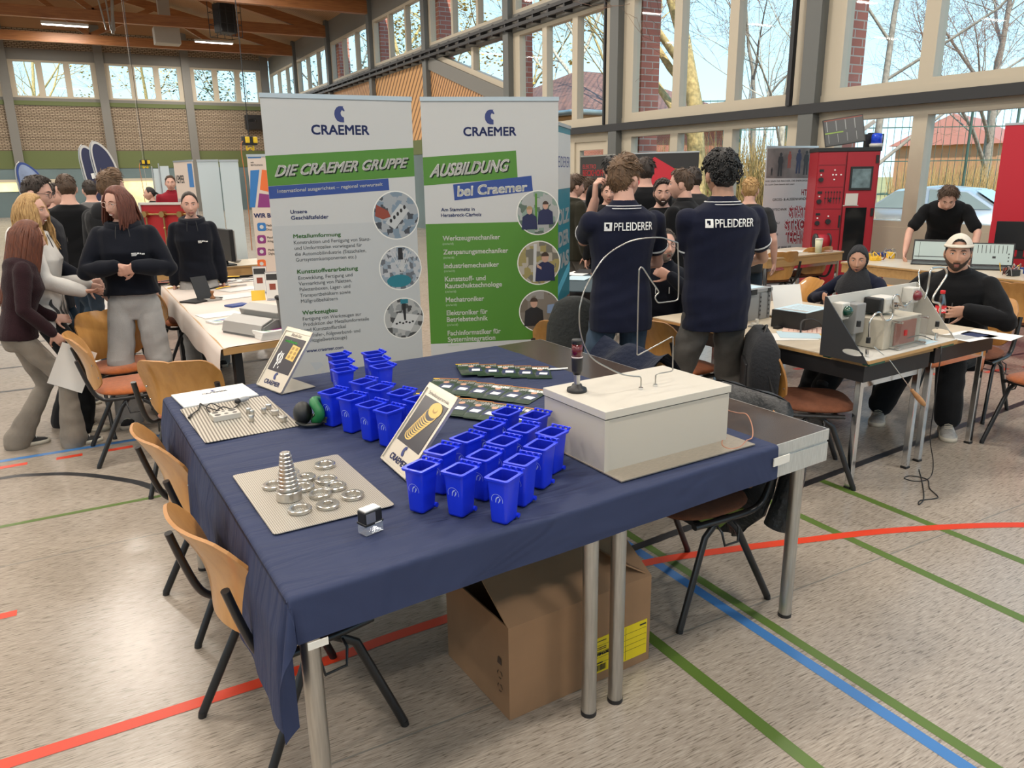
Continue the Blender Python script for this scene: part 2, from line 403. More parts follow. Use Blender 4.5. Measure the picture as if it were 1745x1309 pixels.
# right-hand glazed wall
YC = [-5.35, -1.2, 2.95, 7.06, 11.11, 14.83, 19.1, 23.2, 27.5, 32.1, YE]
wr = MB()
wr.use(M_grey2)
for y in YC[:-1]:
    wr.b2((XW-.12, y-.115, 0), (XW+.2, y+.115, 7.0))
wr.use(M_cream)
def bay(y0, y1): return y0+.115, y1-.115
nwin = 0
def window(y0, y1, z0, z1, n, edge, mull, X=XW, axis='y', fm=None, depth=.14):
    """one glazed bay: frame with n panes between; axis tells which way the wall runs"""
    global nwin
    nwin += 1; fb = nb(fm or M_cream); g = nb(M_glass)
    w = (y1-y0-2*edge-(n-1)*mull)/n
    def bx(mb, a0, a1, b0, b1, t0, t1):
        if axis == 'y': mb.b2((X+t0, a0, b0), (X+t1, a1, b1))
        else: mb.b2((a0, X+t0, b0), (a1, X+t1, b1))
    bx(fb, y0, y1, z0, z0+.07, 0, depth); bx(fb, y0, y1, z1-.07, z1, 0, depth)
    bx(fb, y0, y0+edge, z0+.07, z1-.07, 0, depth); bx(fb, y1-edge, y1, z0+.07, z1-.07, 0, depth)
    for i in range(n):
        a = y0+edge+i*(w+mull)
        if i < n-1: bx(fb, a+w, a+w+mull, z0+.07, z1-.07, 0, depth)
        bx(g, a, a+w, z0+.07, z1-.07, depth*.55, depth*.55+.008)
    o = structure(fb.build('window_%d' % nwin)); g.build('pane', o)
    return o
for i in range(len(YC)-1):
    y0, y1 = bay(YC[i], YC[i+1])
    wr.use(M_grey); wr.b2((XW-.02, y0, 4.46), (XW+.2, y1, 4.80)); wr.b2((XW, y0, 6.05), (XW+.2, y1, 7.0))
    window(y0, y1, 4.80, 6.05, 3, .12, .10)
    if YC[i+1] < 14.9:
        wr.use(M_cream); wr.b2((XW-.01, y0, 2.36), (XW+.16, y1, 2.60))
        window(y0, y1, 2.60, 4.46, 3, .26, .17)
        if i != 4 and YC[i+1] < 14:
            wr.use(M_cream); wr.b2((XW-.01, y0, 0), (XW+.2, y1, 1.08))
            window(y0, y1, 1.08, 2.36, 3, .26, .17)
# bay with the door (11.11 to 14.83)
wr.use(M_cream); wr.b2((XW-.01, 12.42, 0), (XW+.2, 14.71, 2.36)); wr.b2((XW-.01, 11.23, 0), (XW+.2, 11.42, 2.36))
wr.b2((XW-.01, 11.42, 2.26), (XW+.2, 12.42, 2.36))
dr = structure(nb(M_cream).b2((XW+.02, 11.42, 0), (XW+.10, 11.55, 2.26)).b2((XW+.02, 12.29, 0), (XW+.10, 12.42, 2.26)).b2((XW+.02, 11.55, 2.12), (XW+.10, 12.29, 2.26)).b2((XW+.02, 11.55, 0), (XW+.10, 12.29, .95)).build('door_1'))
nb(M_glass).b2((XW+.05, 11.55, .95), (XW+.06, 12.29, 2.12)).build('pane', dr)
nb(M_black).b2((XW-.03, 11.47, 1.02), (XW+.02, 11.52, 1.14)).build('handle', dr)
# solid part of the wall beyond the glazing, with the sloping brace and its window
wr.use(M_blueg); wr.b2((XW, 14.95, 0), (XW+.2, YE, 2.25))
wr.use(M_green); wr.b2((XW-.01, 14.95, 2.25), (XW+.2, YE, 2.62))
for i in range(6, len(YC)-1):
    y0, y1 = bay(YC[i], YC[i+1]); wr.use(M_slatw if i != 7 else M_slatv); wr.b2((XW, y0, 2.62), (XW+.2, y1, 4.46))
def yz(poly, x0, x1): return lambda mb: mb.add([(x, a, b) for x in (x0, x1) for a, b in poly], [list(range(len(poly)))[::-1], list(range(len(poly), 2*len(poly)))]+[(k, (k+1) % len(poly), len(poly)+(k+1) % len(poly), len(poly)+k) for k in range(len(poly))])
wr.use(M_slatv); yz([(14.95, 2.62), (18.98, 2.62), (18.98, 4.30), (14.95, 3.12)], XW, XW+.2)(wr)
wr.use(M_grey); yz([(14.95, 3.08), (18.98, 4.26), (18.98, 4.46), (18.6, 4.46), (14.95, 3.40)], XW-.06, XW+.2)(wr)
structure(wr.build('wall_right'))
fb = nb(M_cream); yz([(14.95, 3.40), (18.6, 4.46), (18.2, 4.46), (14.95, 3.52)], XW, XW+.14)(fb); fb.b2((XW, 16.55, 3.9), (XW+.14, 16.67, 4.46)); fb.b2((XW, 14.95, 3.52), (XW+.14, 15.05, 4.46))
fo = structure(fb.build('window_90')); gg = nb(M_glass); yz([(14.95, 3.50), (18.2, 4.46), (14.95, 4.46)], XW+.07, XW+.078)(gg); gg.build('pane', fo)
# rails along the wall
structure(nb(M_rail).b2((XW-.13, -6.9, 2.40), (XW-.07, 12.9, 2.515)).build('trim_1'))
tr = nb(M_rail)
tr.b2((XW-.20, 9, 4.50), (XW-.14, YE-.2, 4.56)); tr.b2((XW-.2, 9, 4.62), (XW-.14, YE-.2, 4.68))
for y in np.arange(9.2, YE-.4, .55): tr.b2((XW-.19, y, 4.48), (XW-.0, y+.05, 4.70))
structure(tr.build('trim_2'))
structure(nb(M_rail).b2((XW-.16, 7.30, 2.515), (XW-.10, 7.36, 7)).b2((XW-.15, 11.32, 2.515), (XW-.11, 11.36, 7)).build('trim_3'))

# end wall
XC = [-18.2, -14.9, -11.6, -8.35, -5.05, -1.75, 1.56, 4.77, 8.0]
we = MB()
we.use(M_grey)
for x in XC: we.b2((x-.16, YE-.14, 0), (x+.16, YE+.3, 7.6))
we.b2((XL, YE, 4.54), (XW, YE+.3, 4.84)); we.b2((XL, YE-.02, 6.22), (XW, YE+.3, 6.62))
we.use(M_green); we.b2((XL, YE-.05, 4.56), (XW, YE, 4.72)); we.b2((XL, YE-.02, 2.16), (XW, YE+.3, 2.85))
we.use(M_perf); we.b2((XL, YE, 2.85), (XW, YE+.3, 4.54))
we.b2((XL, YE, 6.62), (XW, YE+.3, 7.35))
we.use(M_slat); we.add([(XL, YE+.01, 7.35), (XW, YE+.01, 7.35), (XW, YE+.01, 7.36), (-5.2, YE+.01, 9.9), (XL, YE+.01, 7.36)], [(0, 1, 2, 3, 4)])
we.use(M_blueg); we.b2((XL, YE, 0), (XW, YE+.3, 2.16))
structure(we.build('wall_back'))
for i in range(len(XC)-1):
    window(XC[i]+.16, XC[i+1]-.16, 4.84, 6.22, 3, .18, .22, X=YE+.02, axis='x')
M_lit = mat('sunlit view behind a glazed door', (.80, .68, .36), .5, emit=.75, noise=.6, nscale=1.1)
for k, (x0, x1) in enumerate(((1.55, 3.0), (-.95, -.2), (-3.6, -.05))):
    z0, z1 = ((.2, 1.64), (.2, 1.56), (1.30, 1.66))[k]
    o = structure(nb(M_cream).b2((x0-.1, YE-.06, z0), (x0, YE+.02, z1)).b2((x1, YE-.06, z0), (x1+.1, YE+.02, z1)).b2((x0-.1, YE-.06, z1), (x1+.1, YE+.02, z1+.1)).build('door_%d' % (k+2)))
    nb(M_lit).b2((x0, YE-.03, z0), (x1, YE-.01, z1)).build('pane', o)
# left wall and the wall behind the camera (unseen; open bands high up added to let daylight in)
wl = nb(M_wall); wl.b2((XL-.3, YB, 0), (XL, YE, 3.2)); wl.b2((XL-.3, YB, 6.2), (XL, YE, 7.2))
for y in range(int(YB), int(YE), 4): wl.b2((XL-.3, y, 3.2), (XL, y+.6, 6.2))
structure(wl.build('wall_left'))
wf = nb(M_wall).b2((XL-.3, YB-.3, 0), (XW+.3, YB, 2.9)).b2((XL-.3, YB-.3, 5.9), (XW+.3, YB, 7.3))
wf.add([(XL, YB, 7.3), (XW+.3, YB, 7.3), (XW+.3, YB, 7.31), (-5.2, YB, 9.95), (XL, YB, 7.31), (XL, YB-.3, 7.3), (XW+.3, YB-.3, 7.3), (XW+.3, YB-.3, 7.31), (-5.2, YB-.3, 9.95), (XL, YB-.3, 7.31)], [(0, 1, 2, 3, 4), (9, 8, 7, 6, 5)])
for x in range(int(XL), int(XW)+1, 3): wf.b2((x-.2, YB-.3, 2.9), (x+.2, YB, 5.9))
structure(wf.build('wall_front'))
# roof: boarded slopes on glulam trusses
def roofz(x): return 6.72+(XW-x)*.234 if x > -5.2 else 6.72+(XW+5.2)*.234-(-5.2-x)*.234
rf = nb(M_slat)
rf.add([(XW+.4, YB-.5, roofz(XW+.4)), (-5.2, YB-.5, roofz(-5.2)), (XL-1, YB-.5, roofz(XL-1)), (XW+.4, YE+.5, roofz(XW+.4)), (-5.2, YE+.5, roofz(-5.2)), (XL-1, YE+.5, roofz(XL-1)),
        (XW+.4, YB-.5, roofz(XW+.4)+.3), (-5.2, YB-.5, roofz(-5.2)+.3), (XL-1, YB-.5, roofz(XL-1)+.3), (XW+.4, YE+.5, roofz(XW+.4)+.3), (-5.2, YE+.5, roofz(-5.2)+.3), (XL-1, YE+.5, roofz(XL-1)+.3)],
       [(0, 1, 4, 3), (1, 2, 5, 4), (6, 9, 10, 7), (7, 10, 11, 8), (0, 3, 9, 6), (2, 8, 11, 5), (0, 6, 7, 1), (1, 7, 8, 2), (3, 4, 10, 9), (4, 5, 11, 10)])
structure(rf.build('ceiling'))
for k, y in enumerate(YC[3:-1]):
    tb = nb(M_glulam)
    tb.b2((XL, y-.1, 6.22), (XW-.12, y+.1, 6.52))
    def bar(x0, z0, x1, z1, h=.13, w=.09):
        d = Vector((x1-x0, 0, z1-z0)); n = Vector((-d.z, 0, d.x)).normalized()*h
        p = [Vector((x0, 0, z0)), Vector((x1, 0, z1))]; vs = []
        for s in (-w, w):
            for q, sg in ((p[0], -1), (p[1], -1), (p[1], 1), (p[0], 1)): vs.append(q+n*sg+Vector((0, y+s, 0)))
        tb.add(vs, [(0, 1, 2, 3), (7, 6, 5, 4), (0, 4, 5, 1), (1, 5, 6, 2), (2, 6, 7, 3), (3, 7, 4, 0)])
    bar(XW-.1, 6.42, -5.2, roofz(-5.2)-.24, .14); bar(-5.2, roofz(-5.2)-.24, XL, roofz(XL)-.24, .14)
    for x0, x1 in ((5.2, 3.4), (1.2, 3.4), (1.2, -1.6), (-5.2, -1.6)): bar(x0, 6.5, x1, roofz(x1)-.3, .08, .06)
    structure(tb.build('beam_%d' % (k+1)))


# the bays above were measured for a wall 8.2 m away; the true hall is 45 m long, so set it out to that scale (floor stays at 0)
HK = 45.0/YE
for o in [o for o in bpy.data.objects if o.type == 'MESH' and not o.name.startswith('floor')]:
    me = o.data; co = np.empty(len(me.vertices)*3); me.vertices.foreach_get('co', co); co = co.reshape(-1, 3); z = co[:, 2]
    co[:, :2] *= HK; co[:, 2] = np.where(np.abs(z) < .002, 0, CH+(z-CH)*HK); me.vertices.foreach_set('co', co.ravel()); me.update()
XW, YE, XL, YB = XW*HK, YE*HK, XL*HK, YB*HK
YC = [y*HK for y in YC]; XC = [x*HK for x in XC]
def hz(z): return CH+(z-CH)*HK

# strip lights hung under the trusses
M_lamph = mat('lamp housing', (.6, .6, .58), .5)
lamp0 = None
for i, (x, y) in enumerate([(x*HK, y*HK) for y in (-4.2, 0, 4.2, 8.6, 12.9, 17.2, 21.3, 25.6, 29.8, 34.0) for x in (-12, -5.2, -.2, 4.6)]):
    if lamp0 is None:
        lamp0 = thing('ceiling_light', 'x', 'light', (x, y, hz(6.62)), 0, 'strip lights under the roof')
        nb(M_lamph).box((0, 0, .05), (1.5, .2, .08)).build('housing', lamp0)
        nb(M_lamp).box((0, 0, 0), (1.44, .16, .02)).build('diffuser', lamp0)
        ld = bpy.data.lights.new('strip_light', 'AREA'); ld.shape = 'RECTANGLE'; ld.size = 1.44; ld.size_y = .3; ld.energy = LAMP_W; ld.color = (1, .925, .82)
        lo = bpy.data.objects.new('strip_light', ld); COL.objects.link(lo); lo.parent = lamp0; lo.location = (0, 0, -.03)
        lm = lamp0
    else:
        lm = copy_tree(lamp0); lm.location = (x, y, hz(6.62))
    if i//4 in (7, 8) and i % 4 > 1: lm.location = {30: (.52, 33.9, hz(6.1)), 31: (5.85, 35.7, hz(6.1)), 34: (.50, 37.6, hz(6.6)), 35: (5.6, 41.0, hz(6.62))}[i]
    lm['label'] = 'strip light under the roof, %s row from the windows, %s bay along the hall' % (['fourth', 'third', 'second', 'first'][i % 4], ['rearmost', 'ninth', 'eighth', 'seventh', 'sixth', 'fifth', 'fourth', 'third', 'second', 'farthest'][i//4])

# ================================================================ CHAIRS
M_ply = wood_mat('oak plywood', (.57, .285, .080), (.46, .215, .052), .30, (7, 7, 1.2), .3)
M_plye = mat('plywood edge', (.40, .19, .06), .5)
M_orange = mat('orange wool', (.34, .085, .013), .95, noise=.18, nscale=30, bump=.25, bscale=180, sheen=.3)
M_brownw = mat('brown wool', (.16, .055, .025), .95, noise=.15, nscale=30, bump=.2, bscale=180)
M_tube = mat('black chair steel', (.014, .014, .015), .32, spec=.5)
M_alu = mat('brushed aluminium', (.52, .51, .48), .36, 1., noise=.12, nscale=9, stretch=(18, 18, 1))
M_chrome = mat('chrome', (.72, .72, .72), .12, 1.)
def backrest_bm(w=.46, h=.34):
    b = nb(M_ply); nu, nv = 20, 12; th = .011
    def shape(i, j, off):
        s = i/nu*2-1; t = j/nv
        # rounded corners, narrower bottom
        hw = w/2*(1-.10*(1-t)**2)
        ex = 1-.30*max(0, (t-.62)/.38)**2.4*0
        k = abs(s)
        ztop = h*(1-.24*max(0, (k-.60)/.40)**3.2)-.010*exp(-(s/.09)**2)
        zbot = h*.16*max(0, (k-.55)/.45)**2.4
        z = zbot+(ztop-zbot)*t
        x = hw*s
        y = .055*(s*s)*1.15-.10*(z/h)*1.0+.035*sin(z/h*pi)-.02
        n = Vector((-.5*s, 1, .3)).normalized()
        p = Vector((x, y, z))+n*off
        return p
    F = [[shape(i, j, th/2) for j in range(nv+1)] for i in range(nu+1)]; K = [[shape(i, j, -th/2) for j in range(nv+1)] for i in range(nu+1)]
    vs = [p for r in F for p in r]+[p for r in K for p in r]; n1 = (nu+1)*(nv+1); q = nv+1
    b.add(vs, [(i*q+j, (i+1)*q+j, (i+1)*q+j+1, i*q+j+1) for i in range(nu) for j in range(nv)]+[(n1+i*q+j, n1+i*q+j+1, n1+(i+1)*q+j+1, n1+(i+1)*q+j) for i in range(nu) for j in range(nv)], True)
    b.use(M_plye); ring = [i*q for i in range(nu+1)]+[nu*q+j for j in range(1, q)]+[i*q+nv for i in range(nu-1, -1, -1)]+[j for j in range(nv-1, 0, -1)]
    b.add(vs, [(ring[k], n1+ring[k], n1+ring[(k+1) % len(ring)], ring[(k+1) % len(ring)]) for k in range(len(ring))])
    return b
def seat_bm(m, w=.45, d=.43):
    b = nb(m)
    def pt(u, v, up):
        a = 2*pi*u; c, s_ = cos(a), sin(a); n = 3.4
        r = (abs(c)**n+abs(s_)**n)**(-1/n); rr = v
        x = w/2*r*c*rr; y = d/2*r*s_*rr
        z = (.028*sqrt(max(0, 1-rr**6))+.008*(1-rr*rr)) if up else -.016*sqrt(max(0, 1-rr**8))
        yy = y/(d/2); z += .012*yy*yy-.035*max(0, yy-.45)**2-.010*(x/(w/2))**2*0
        return Vector((x, y, z))
    N, K = 40, 9; rings = [[pt(i/N, sin(k/K*pi/2), False) for i in range(N)] for k in range(1, K+1)]+[[pt(i/N, sin(k/K*pi/2), True) for i in range(N)] for k in range(K-1, 0, -1)]
    b.loft(rings); return b
def make_chair(seatm, name='stacking_chair'):
    t = thing(name, 'x', 'chair')
    seat_bm(seatm).build('seat', t, (0, .02, .445))
    br = backrest_bm().build('backrest', t, (0, -.20, .475))
    sc = nb(M_chrome)
    for sx in (-1, 1):
        for z in (.09, .17): sc.ball((sx*.205, .045-.10*z/.34+.01, z), (.006, .004, .006), 8, 6)
    sc.build('screw', br)
    for sx in (-1, 1):
        x = sx*.225
        fr = nb(M_tube).tube(smooth([(x*1.02, -.275, .69), (x*1.02, -.245, .58), (x*1.01, -.215, .49), (x*1.0, -.185, .445), (x*.99, -.13, .422), (x*.97, .02, .418), (x*.95, .16, .418)], 5), .0125, 10, sq=1.25)
        fr.build('side_frame', t)
        b = nb(M_tube).tube([(x*.9, .02, .415), (x*.95, .10, .36), (x*1.08, .235, .015)], .0125, 10, sq=1.2); b.cyl((x*1.083, .238, .0), (x*1.08, .235, .018), .014); b.build('leg', t)
        b = nb(M_tube).tube([(x*.9, -.02, .415), (x*.95, -.07, .36), (x*1.08, -.245, .015)], .0125, 10, sq=1.2); b.cyl((x*1.083, -.248, .0), (x*1.08, -.245, .018), .014); b.build('leg', t)
        nb(M_tube).tube([(x*1.0, .05, .40), (x*1.12, .05, .385), (x*1.16, .04, .33), (x*1.16, -.03, .33), (x*1.12, -.04, .385), (x*1.0, -.04, .40)], .005, 6).build('linking_hook', t)
    nb(M_tube).box((0, .0, .412), (.43, .03, .02)).box((0, .12, .412), (.42, .025, .02)).build('cross_bar', t)
    return t
CHAIR0 = {}
def chair(x, y, face, label, kind='orange', group=None, z=0):
    m = {'orange': M_orange, 'brown': M_brownw}[kind]
    if kind not in CHAIR0: CHAIR0[kind] = make_chair(m); t = CHAIR0[kind]
    else: t = copy_tree(CHAIR0[kind])
    t.location = (x, y, z); t.rotation_euler = (0, 0, radians(face-90)); t['label'] = label
    t['group'] = group or 'oak and orange stacking chairs'
    return t
chair(.42, 2.24, 12, 'oak backed orange chair pushed under the nearest corner of the blue table')
chair(.38, 3.13, 8, 'oak backed orange chair at the blue table, second from the near corner')
chair(.47, 4.58, 58, 'oak backed chair behind the far left corner of the blue table')
chair(.125, 5.44, 3, 'oak backed orange chair seen from its side, next to the beige jeans')
chair(.15, 6.06, -70, 'oak backed orange chair in front of the wide light grey jeans')
chair(2.06, 2.25, 181, 'chair under the right end of the blue table with a jacket on its back', 'brown')

# ================================================================ THE BLUE TABLE: two stage decks side by side
TO = Vector((.3056, 1.6285, 0)); TU = Vector((.9962, .0868, 0)); TV = Vector((-.0428, .9991, 0))
TZ = .81
def tp(u, v, z=TZ): return TO+TU*u+TV*v+Vector((0, 0, z))
TM = Matrix(((TU.x, TV.x, 0, TO.x), (TU.y, TV.y, 0, TO.y), (0, 0, 1, 0), (0, 0, 0, 1)))
M_deck = wood_mat('dark stage ply', (.070, .050, .040), (.050, .037, .031), .26, (2, 9, 9))
M_galv = mat('weathered aluminium frame', (.56, .57, .55), .42, .55, noise=.10, nscale=12, stretch=(14, 14, 2))
for k, (u0, lab) in enumerate(((0, 'left stage deck on round aluminium legs under the blue cloth'), (1.022, 'right stage deck with bare dark top along its right side'))):
    t = thing('stage_table', lab, 'table', tp(u0, 0, 0), 0, 'stage decks under the blue cloth')
    L = Matrix(((TU.x, TV.x, 0, 0), (TU.y, TV.y, 0, 0), (0, 0, 1, 0), (0, 0, 0, 1)))
    nb(M_deck, L).b2((.004, .004, TZ-.012), (1.008, 1.946, TZ+.0005)).build('top_panel', t)
    f = nb(M_galv, L)
    for a, b in (((0, 0), (1.012, .02)), ((0, 1.93), (1.012, 1.95)), ((0, .02), (.02, 1.93)), ((.992, .02), (1.012, 1.93))):
        f.b2((a[0], a[1], TZ-.125), (b[0], b[1], TZ-.052)); f.b2((a[0], a[1], TZ-.042), (b[0], b[1], TZ))
        ex = .006; f.b2((a[0]+(ex if b[0]-a[0] < .1 else 0), a[1]+(ex if b[1]-a[1] < .1 else 0), TZ-.052), (b[0]-(ex if b[0]-a[0] < .1 else 0), b[1]-(ex if b[1]-a[1] < .1 else 0), TZ-.042))
    f.build('frame', t)
    for a in (.053, .959):
        for b in (.085, 1.865):
            lg = nb(M_alu, L).cyl((a, b, .012), (a, b, TZ-.02), .0255, n=24).build('leg', t)
            nb(M_black, L).cyl((a, b, 0), (a, b, .014), .027, n=24).build('foot_cap', lg)

# cloth
M_cloth = mat('navy table cloth', (.029, .039, .088), .72, noise=.06, nscale=3, bump=.08, bscale=700, spec=.25)
def _folds():
    t, b = nodes(M_cloth); tcn = t.nodes.new('ShaderNodeTexCoord'); mp = t.nodes.new('ShaderNodeMapping'); mp.inputs['Scale'].default_value = (1.2, 7, 2); mp.inputs['Rotation'].default_value = (0, 0, radians(-12))
    n = t.nodes.new('ShaderNodeTexNoise'); n.inputs['Scale'].default_value = 1.6; n.inputs['Detail'].default_value = 3; n.inputs['Distortion'].default_value = .8
    bp = t.nodes.new('ShaderNodeBump'); bp.inputs['Strength'].default_value = .55; bp.inputs['Distance'].default_value = .05
    t.links.new(tcn.outputs['Object'], mp.inputs[0]); t.links.new(mp.outputs[0], n.inputs['Vector']); t.links.new(n.outputs['Fac'], bp.inputs['Height'])
    old = b.inputs['Normal'].links[0].from_node; t.links.new(bp.outputs[0], old.inputs['Normal'])
_folds()
UC = 1.725
def clothpt(a, b):
    zt = TZ+.004; R = .012
    wob = lambda s, k: .5*sin(7.3*s+k)+.35*sin(15.1*s+1.7*k)+.25*sin(26*s+2.2*k)
    def over(h):  # rounding over the edge
        if h < R*pi/2: t = h/R; return R*sin(t), R*(1-cos(t))
        return R, R+h-R*pi/2
    if a >= 0 and b >= 0:
        z = zt+.0020*sin(a*9+b*4)*sin(b*7-a*3)+.0016*sin(b*31+3*sin(a*5))*exp(-((a-.25)/.35)**2)+.0026*exp(-((b-1.25-.25*a)/.05)**2)+.0014*exp(-((b-.95-.2*a)/.03)**2)
        return tp(a, b, z)
    if a < 0 and b >= 0:
        o, dn = over(-a); wv = min(1, -a/.12)
        o += wv*(.016+.015*wob(b, .4)*(-a/.34+.3)+.012*(-a/.34))
        return tp(-o, b, zt-dn)
    if a >= 0 and b < 0:
        o, dn = over(-b); wv = min(1, -b/.1)
        return tp(a, -o-wv*(.003+.003*wob(a, 1.1)), zt-dn)
    r = hypot(a, b); al = atan2(-b, -a); o, dn = over(r); k = .30*sin(2*al)**2
    out = o*1.0+max(0, r-.01)*k
    d = Vector((-cos(al*1.0)-.05, -sin(al)*1.0, 0)).normalized()
    return tp(0, 0, 0)+TU*(d.x*out-.0)+TV*(d.y*out)+Vector((0, 0, zt-dn+max(0, r-.01)*(1-sqrt(1-k*k))))
def axis_samples(lo, hi, fine):
    neg = [lo+(0-lo)*i/fine for i in range(fine)]; neg = [-abs(x) for x in neg]
    e_ = [-.02, -.015, -.010, -.005]
    return sorted(set([round(x, 5) for x in neg if x < -.021]+e_))+[hi*i/60 for i in range(61)]
cb = nb(M_cloth)
def hem_left(b): return .345+.03*sin(b*2.1+.5)-.03*max(0, b-1.2)
As = axis_samples(-1.0, UC, 26); Bs = axis_samples(-.128, 1.945, 10)
As = [a for a in As]
rows = []
for a in As:
    row = []
    for b in Bs:
        aa = a*hem_left(max(b, 0)) if a < -.03 else a
        row.append(clothpt(aa, b))
    rows.append(row)
nA, nB = len(As), len(Bs)
cb.add([p for r in rows for p in r], [(i*nB+j, (i+1)*nB+j, (i+1)*nB+j+1, i*nB+j+1) for i in range(nA-1) for j in range(nB-1)], True)
cl = tag(cb.build('tablecloth'), 'navy blue cloth draped over the big display table', 'tablecloth')
M_tape = mat('white tape', (.70, .68, .62), .6)
for (u, w) in ((.045, .05), (1.735, .085)):
    o = nb(M_tape, TM).box((u, -.022, TZ-.128 if u < 1 else TZ-.05), (w, .004, .018 if u < 1 else .03)).build('tape_strip')
    tag(o, 'white tape holding the blue cloth to the %s' % ('front leg corner' if u < 1 else 'bare aluminium deck end'), 'tape')

def onT(px, py, z=TZ+.0085): return at(px, py, z)
ZT = TZ+.0085
# ---------------------------------------------------------------- metal mats
M_groove = wave_mat('grooved metal sheet', (.66, .62, .54), (.22, .19, .15), 26, 'X', .35, .6, sharp=.42, width=.12, rot=(0, 0, radians(3)))
def _perf():
    m = mat('perforated metal sheet', (.6, .56, .5), .38, .6); t, b = nodes(m)
    tcn = t.nodes.new('ShaderNodeTexCoord'); mp = t.nodes.new('ShaderNodeMapping'); mp.inputs['Rotation'].default_value = (0, 0, radians(45)); mp.inputs['Scale'].default_value = (1, 1, 1)
    v = t.nodes.new('ShaderNodeTexChecker'); v.inputs['Scale'].default_value = 240; v.inputs['Color1'].default_value = (.66, .62, .55, 1); v.inputs['Color2'].default_value = (.30, .27, .22, 1)
    t.links.new(tcn.outputs['Object'], mp.inputs[0]); t.links.new(mp.outputs[0], v.inputs['Vector']); t.links.new(v.outputs['Color'], b.inputs['Base Color'])
    return m
M_perfm = _perf()
def rrect(w, h, r, n=5):
    out = []
    for cx, cy, a in ((w/2-r, h/2-r, 0), (-w/2+r, h/2-r, 90), (-w/2+r, -h/2+r, 180), (w/2-r, -h/2+r, 270)):
        out += [(cx+r*cos(radians(a+90*i/n)), cy+r*sin(radians(a+90*i/n))) for i in range(n+1)]
    return out
for m, cx, cy, rz, lab in ((M_groove, .443, 3.09, 3.6, 'grooved metal sheet on the blue cloth beside the notepad'), (M_perfm, .4995, 2.211, 2.6, 'perforated metal sheet on the blue cloth under the loose rings')):
    b = nb(m); b.prism(rrect(.35, .50, .012), 0, .002)
    tag(b.build('metal_mat', None, (cx, cy, ZT), radians(rz)), lab, 'mat', 'metal sheets on the blue cloth')
ZM = ZT+.002
# ---------------------------------------------------------------- rings and the stacked tower
M_ring = mat('turned aluminium', (.62, .60, .56), .28, 1., noise=.1, nscale=60)
def ring_bm(R, r, h):
    return nb(M_ring).lathe([(r, 0), (R-.002, 0), (R, .002), (R, h*.45), (R-.0012, h*.5), (R, h*.55), (R, h-.002), (R-.002, h), (r+.0015, h), (r, h-.0015), (r, 0)], n=56, cap=False, smooth=False)
rings = [(554, 792, .60, 'at the far right corner of the ring group'), (519.5, 814, .42, 'directly right of the tower, farther of two'), (556, 817.6, .70, 'second from the far end, right of the middle'), (571.7, 829, .60, 'right of the middle, touching its neighbour'),
         (516.6, 830, .60, 'directly right of the tower, nearer of two'), (545.6, 841.7, .75, 'with a wide opening in the middle of the group'), (601, 844, .62, 'farthest right, close to the stamp'), (559, 860, .42, 'with a small hole at the near side of the group'),
         (511, 868, .68, 'nearest the table edge, in front of the tower'), (466, 827, .60, 'alone on the left of the tower'), (492, 806, .55, 'half hidden behind the tower')]
for px, py, k, lab in rings:
    p = onT(px, py, ZM+.006); R = .0335
    tag(ring_bm(R, R*k, .012).build('metal_ring', None, (p.x, p.y, ZM)), 'flat aluminium ring '+lab, 'ring', 'loose rings on the metal sheet')
p = onT(493.4, 850, ZM); z = ZM
tiers = [(.0375, .030)]+[(.0305-.00155*i, .0118) for i in range(9)]+[(.0155, .0105)]
for i, (R, h) in enumerate(tiers):
    o = nb(M_ring).lathe([(1e-4, 0), (R-.002, 0), (R, .002), (R, h-.002), (R-.002, h), (1e-4, h)], n=56, smooth=False).build('stacked_disc', None, (p.x, p.y, z)); z += h
    nm = ['thick wide bottom disc', 'lowest thin disc above the wide base', 'second thin disc', 'third thin disc', 'fourth thin disc', 'fifth thin disc', 'sixth thin disc', 'seventh thin disc', 'eighth thin disc', 'ninth thin disc', 'small topmost disc']
    tag(o, nm[i]+' of the tapering metal tower', 'disc', 'discs of the tapering tower')
# ---------------------------------------------------------------- hole block and plugs
p = onT(384, 712, ZM)
t = thing('hole_block', 'small metal block with six round recesses on the grooved sheet', 'block', (p.x, p.y, ZM), radians(6))
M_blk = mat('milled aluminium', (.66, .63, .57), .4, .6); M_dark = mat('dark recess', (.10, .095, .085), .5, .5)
nb(M_blk).box((0, 0, .011), (.105, .075, .022), None, .0015).build('body', t)
hb = nb(M_dark)  # flat dark discs: the shade inside the holes is painted on
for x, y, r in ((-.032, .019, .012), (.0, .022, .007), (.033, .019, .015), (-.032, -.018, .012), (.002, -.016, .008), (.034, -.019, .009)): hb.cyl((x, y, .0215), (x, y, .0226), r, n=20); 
hb.build('recess_shade', t)
for px, py, r, h, lab in ((424, 704, .010, .022, 'farthest left of the loose plugs'), (430, 707, .009, .021, 'second from left, behind the front plug'), (429, 718, .010, .026, 'front left one, nearest the hole block'), (450, 704, .010, .024, 'third along, tall and narrow'),
                          (458, 697, .012, .022, 'farthest back on the right'), (469, 707, .0145, .022, 'wide one with a rim on the right'), (483, 718, .015, .022, 'wide low one at the right end')):
    q_ = onT(px, py, ZM)
    tag(nb(M_ring).lathe([(1e-4, 0), (r-.001, 0), (r, .001), (r, h*.62), (r*1.0, h*.64), (r*1.1 if r > .014 else r, h*.66), (r*1.1 if r > .014 else r, h-.001), (r-.001, h), (1e-4, h)], n=24).build('metal_plug', None, (q_.x, q_.y, ZM)),
        'small turned metal plug, '+lab, 'plug', 'turned metal plugs')
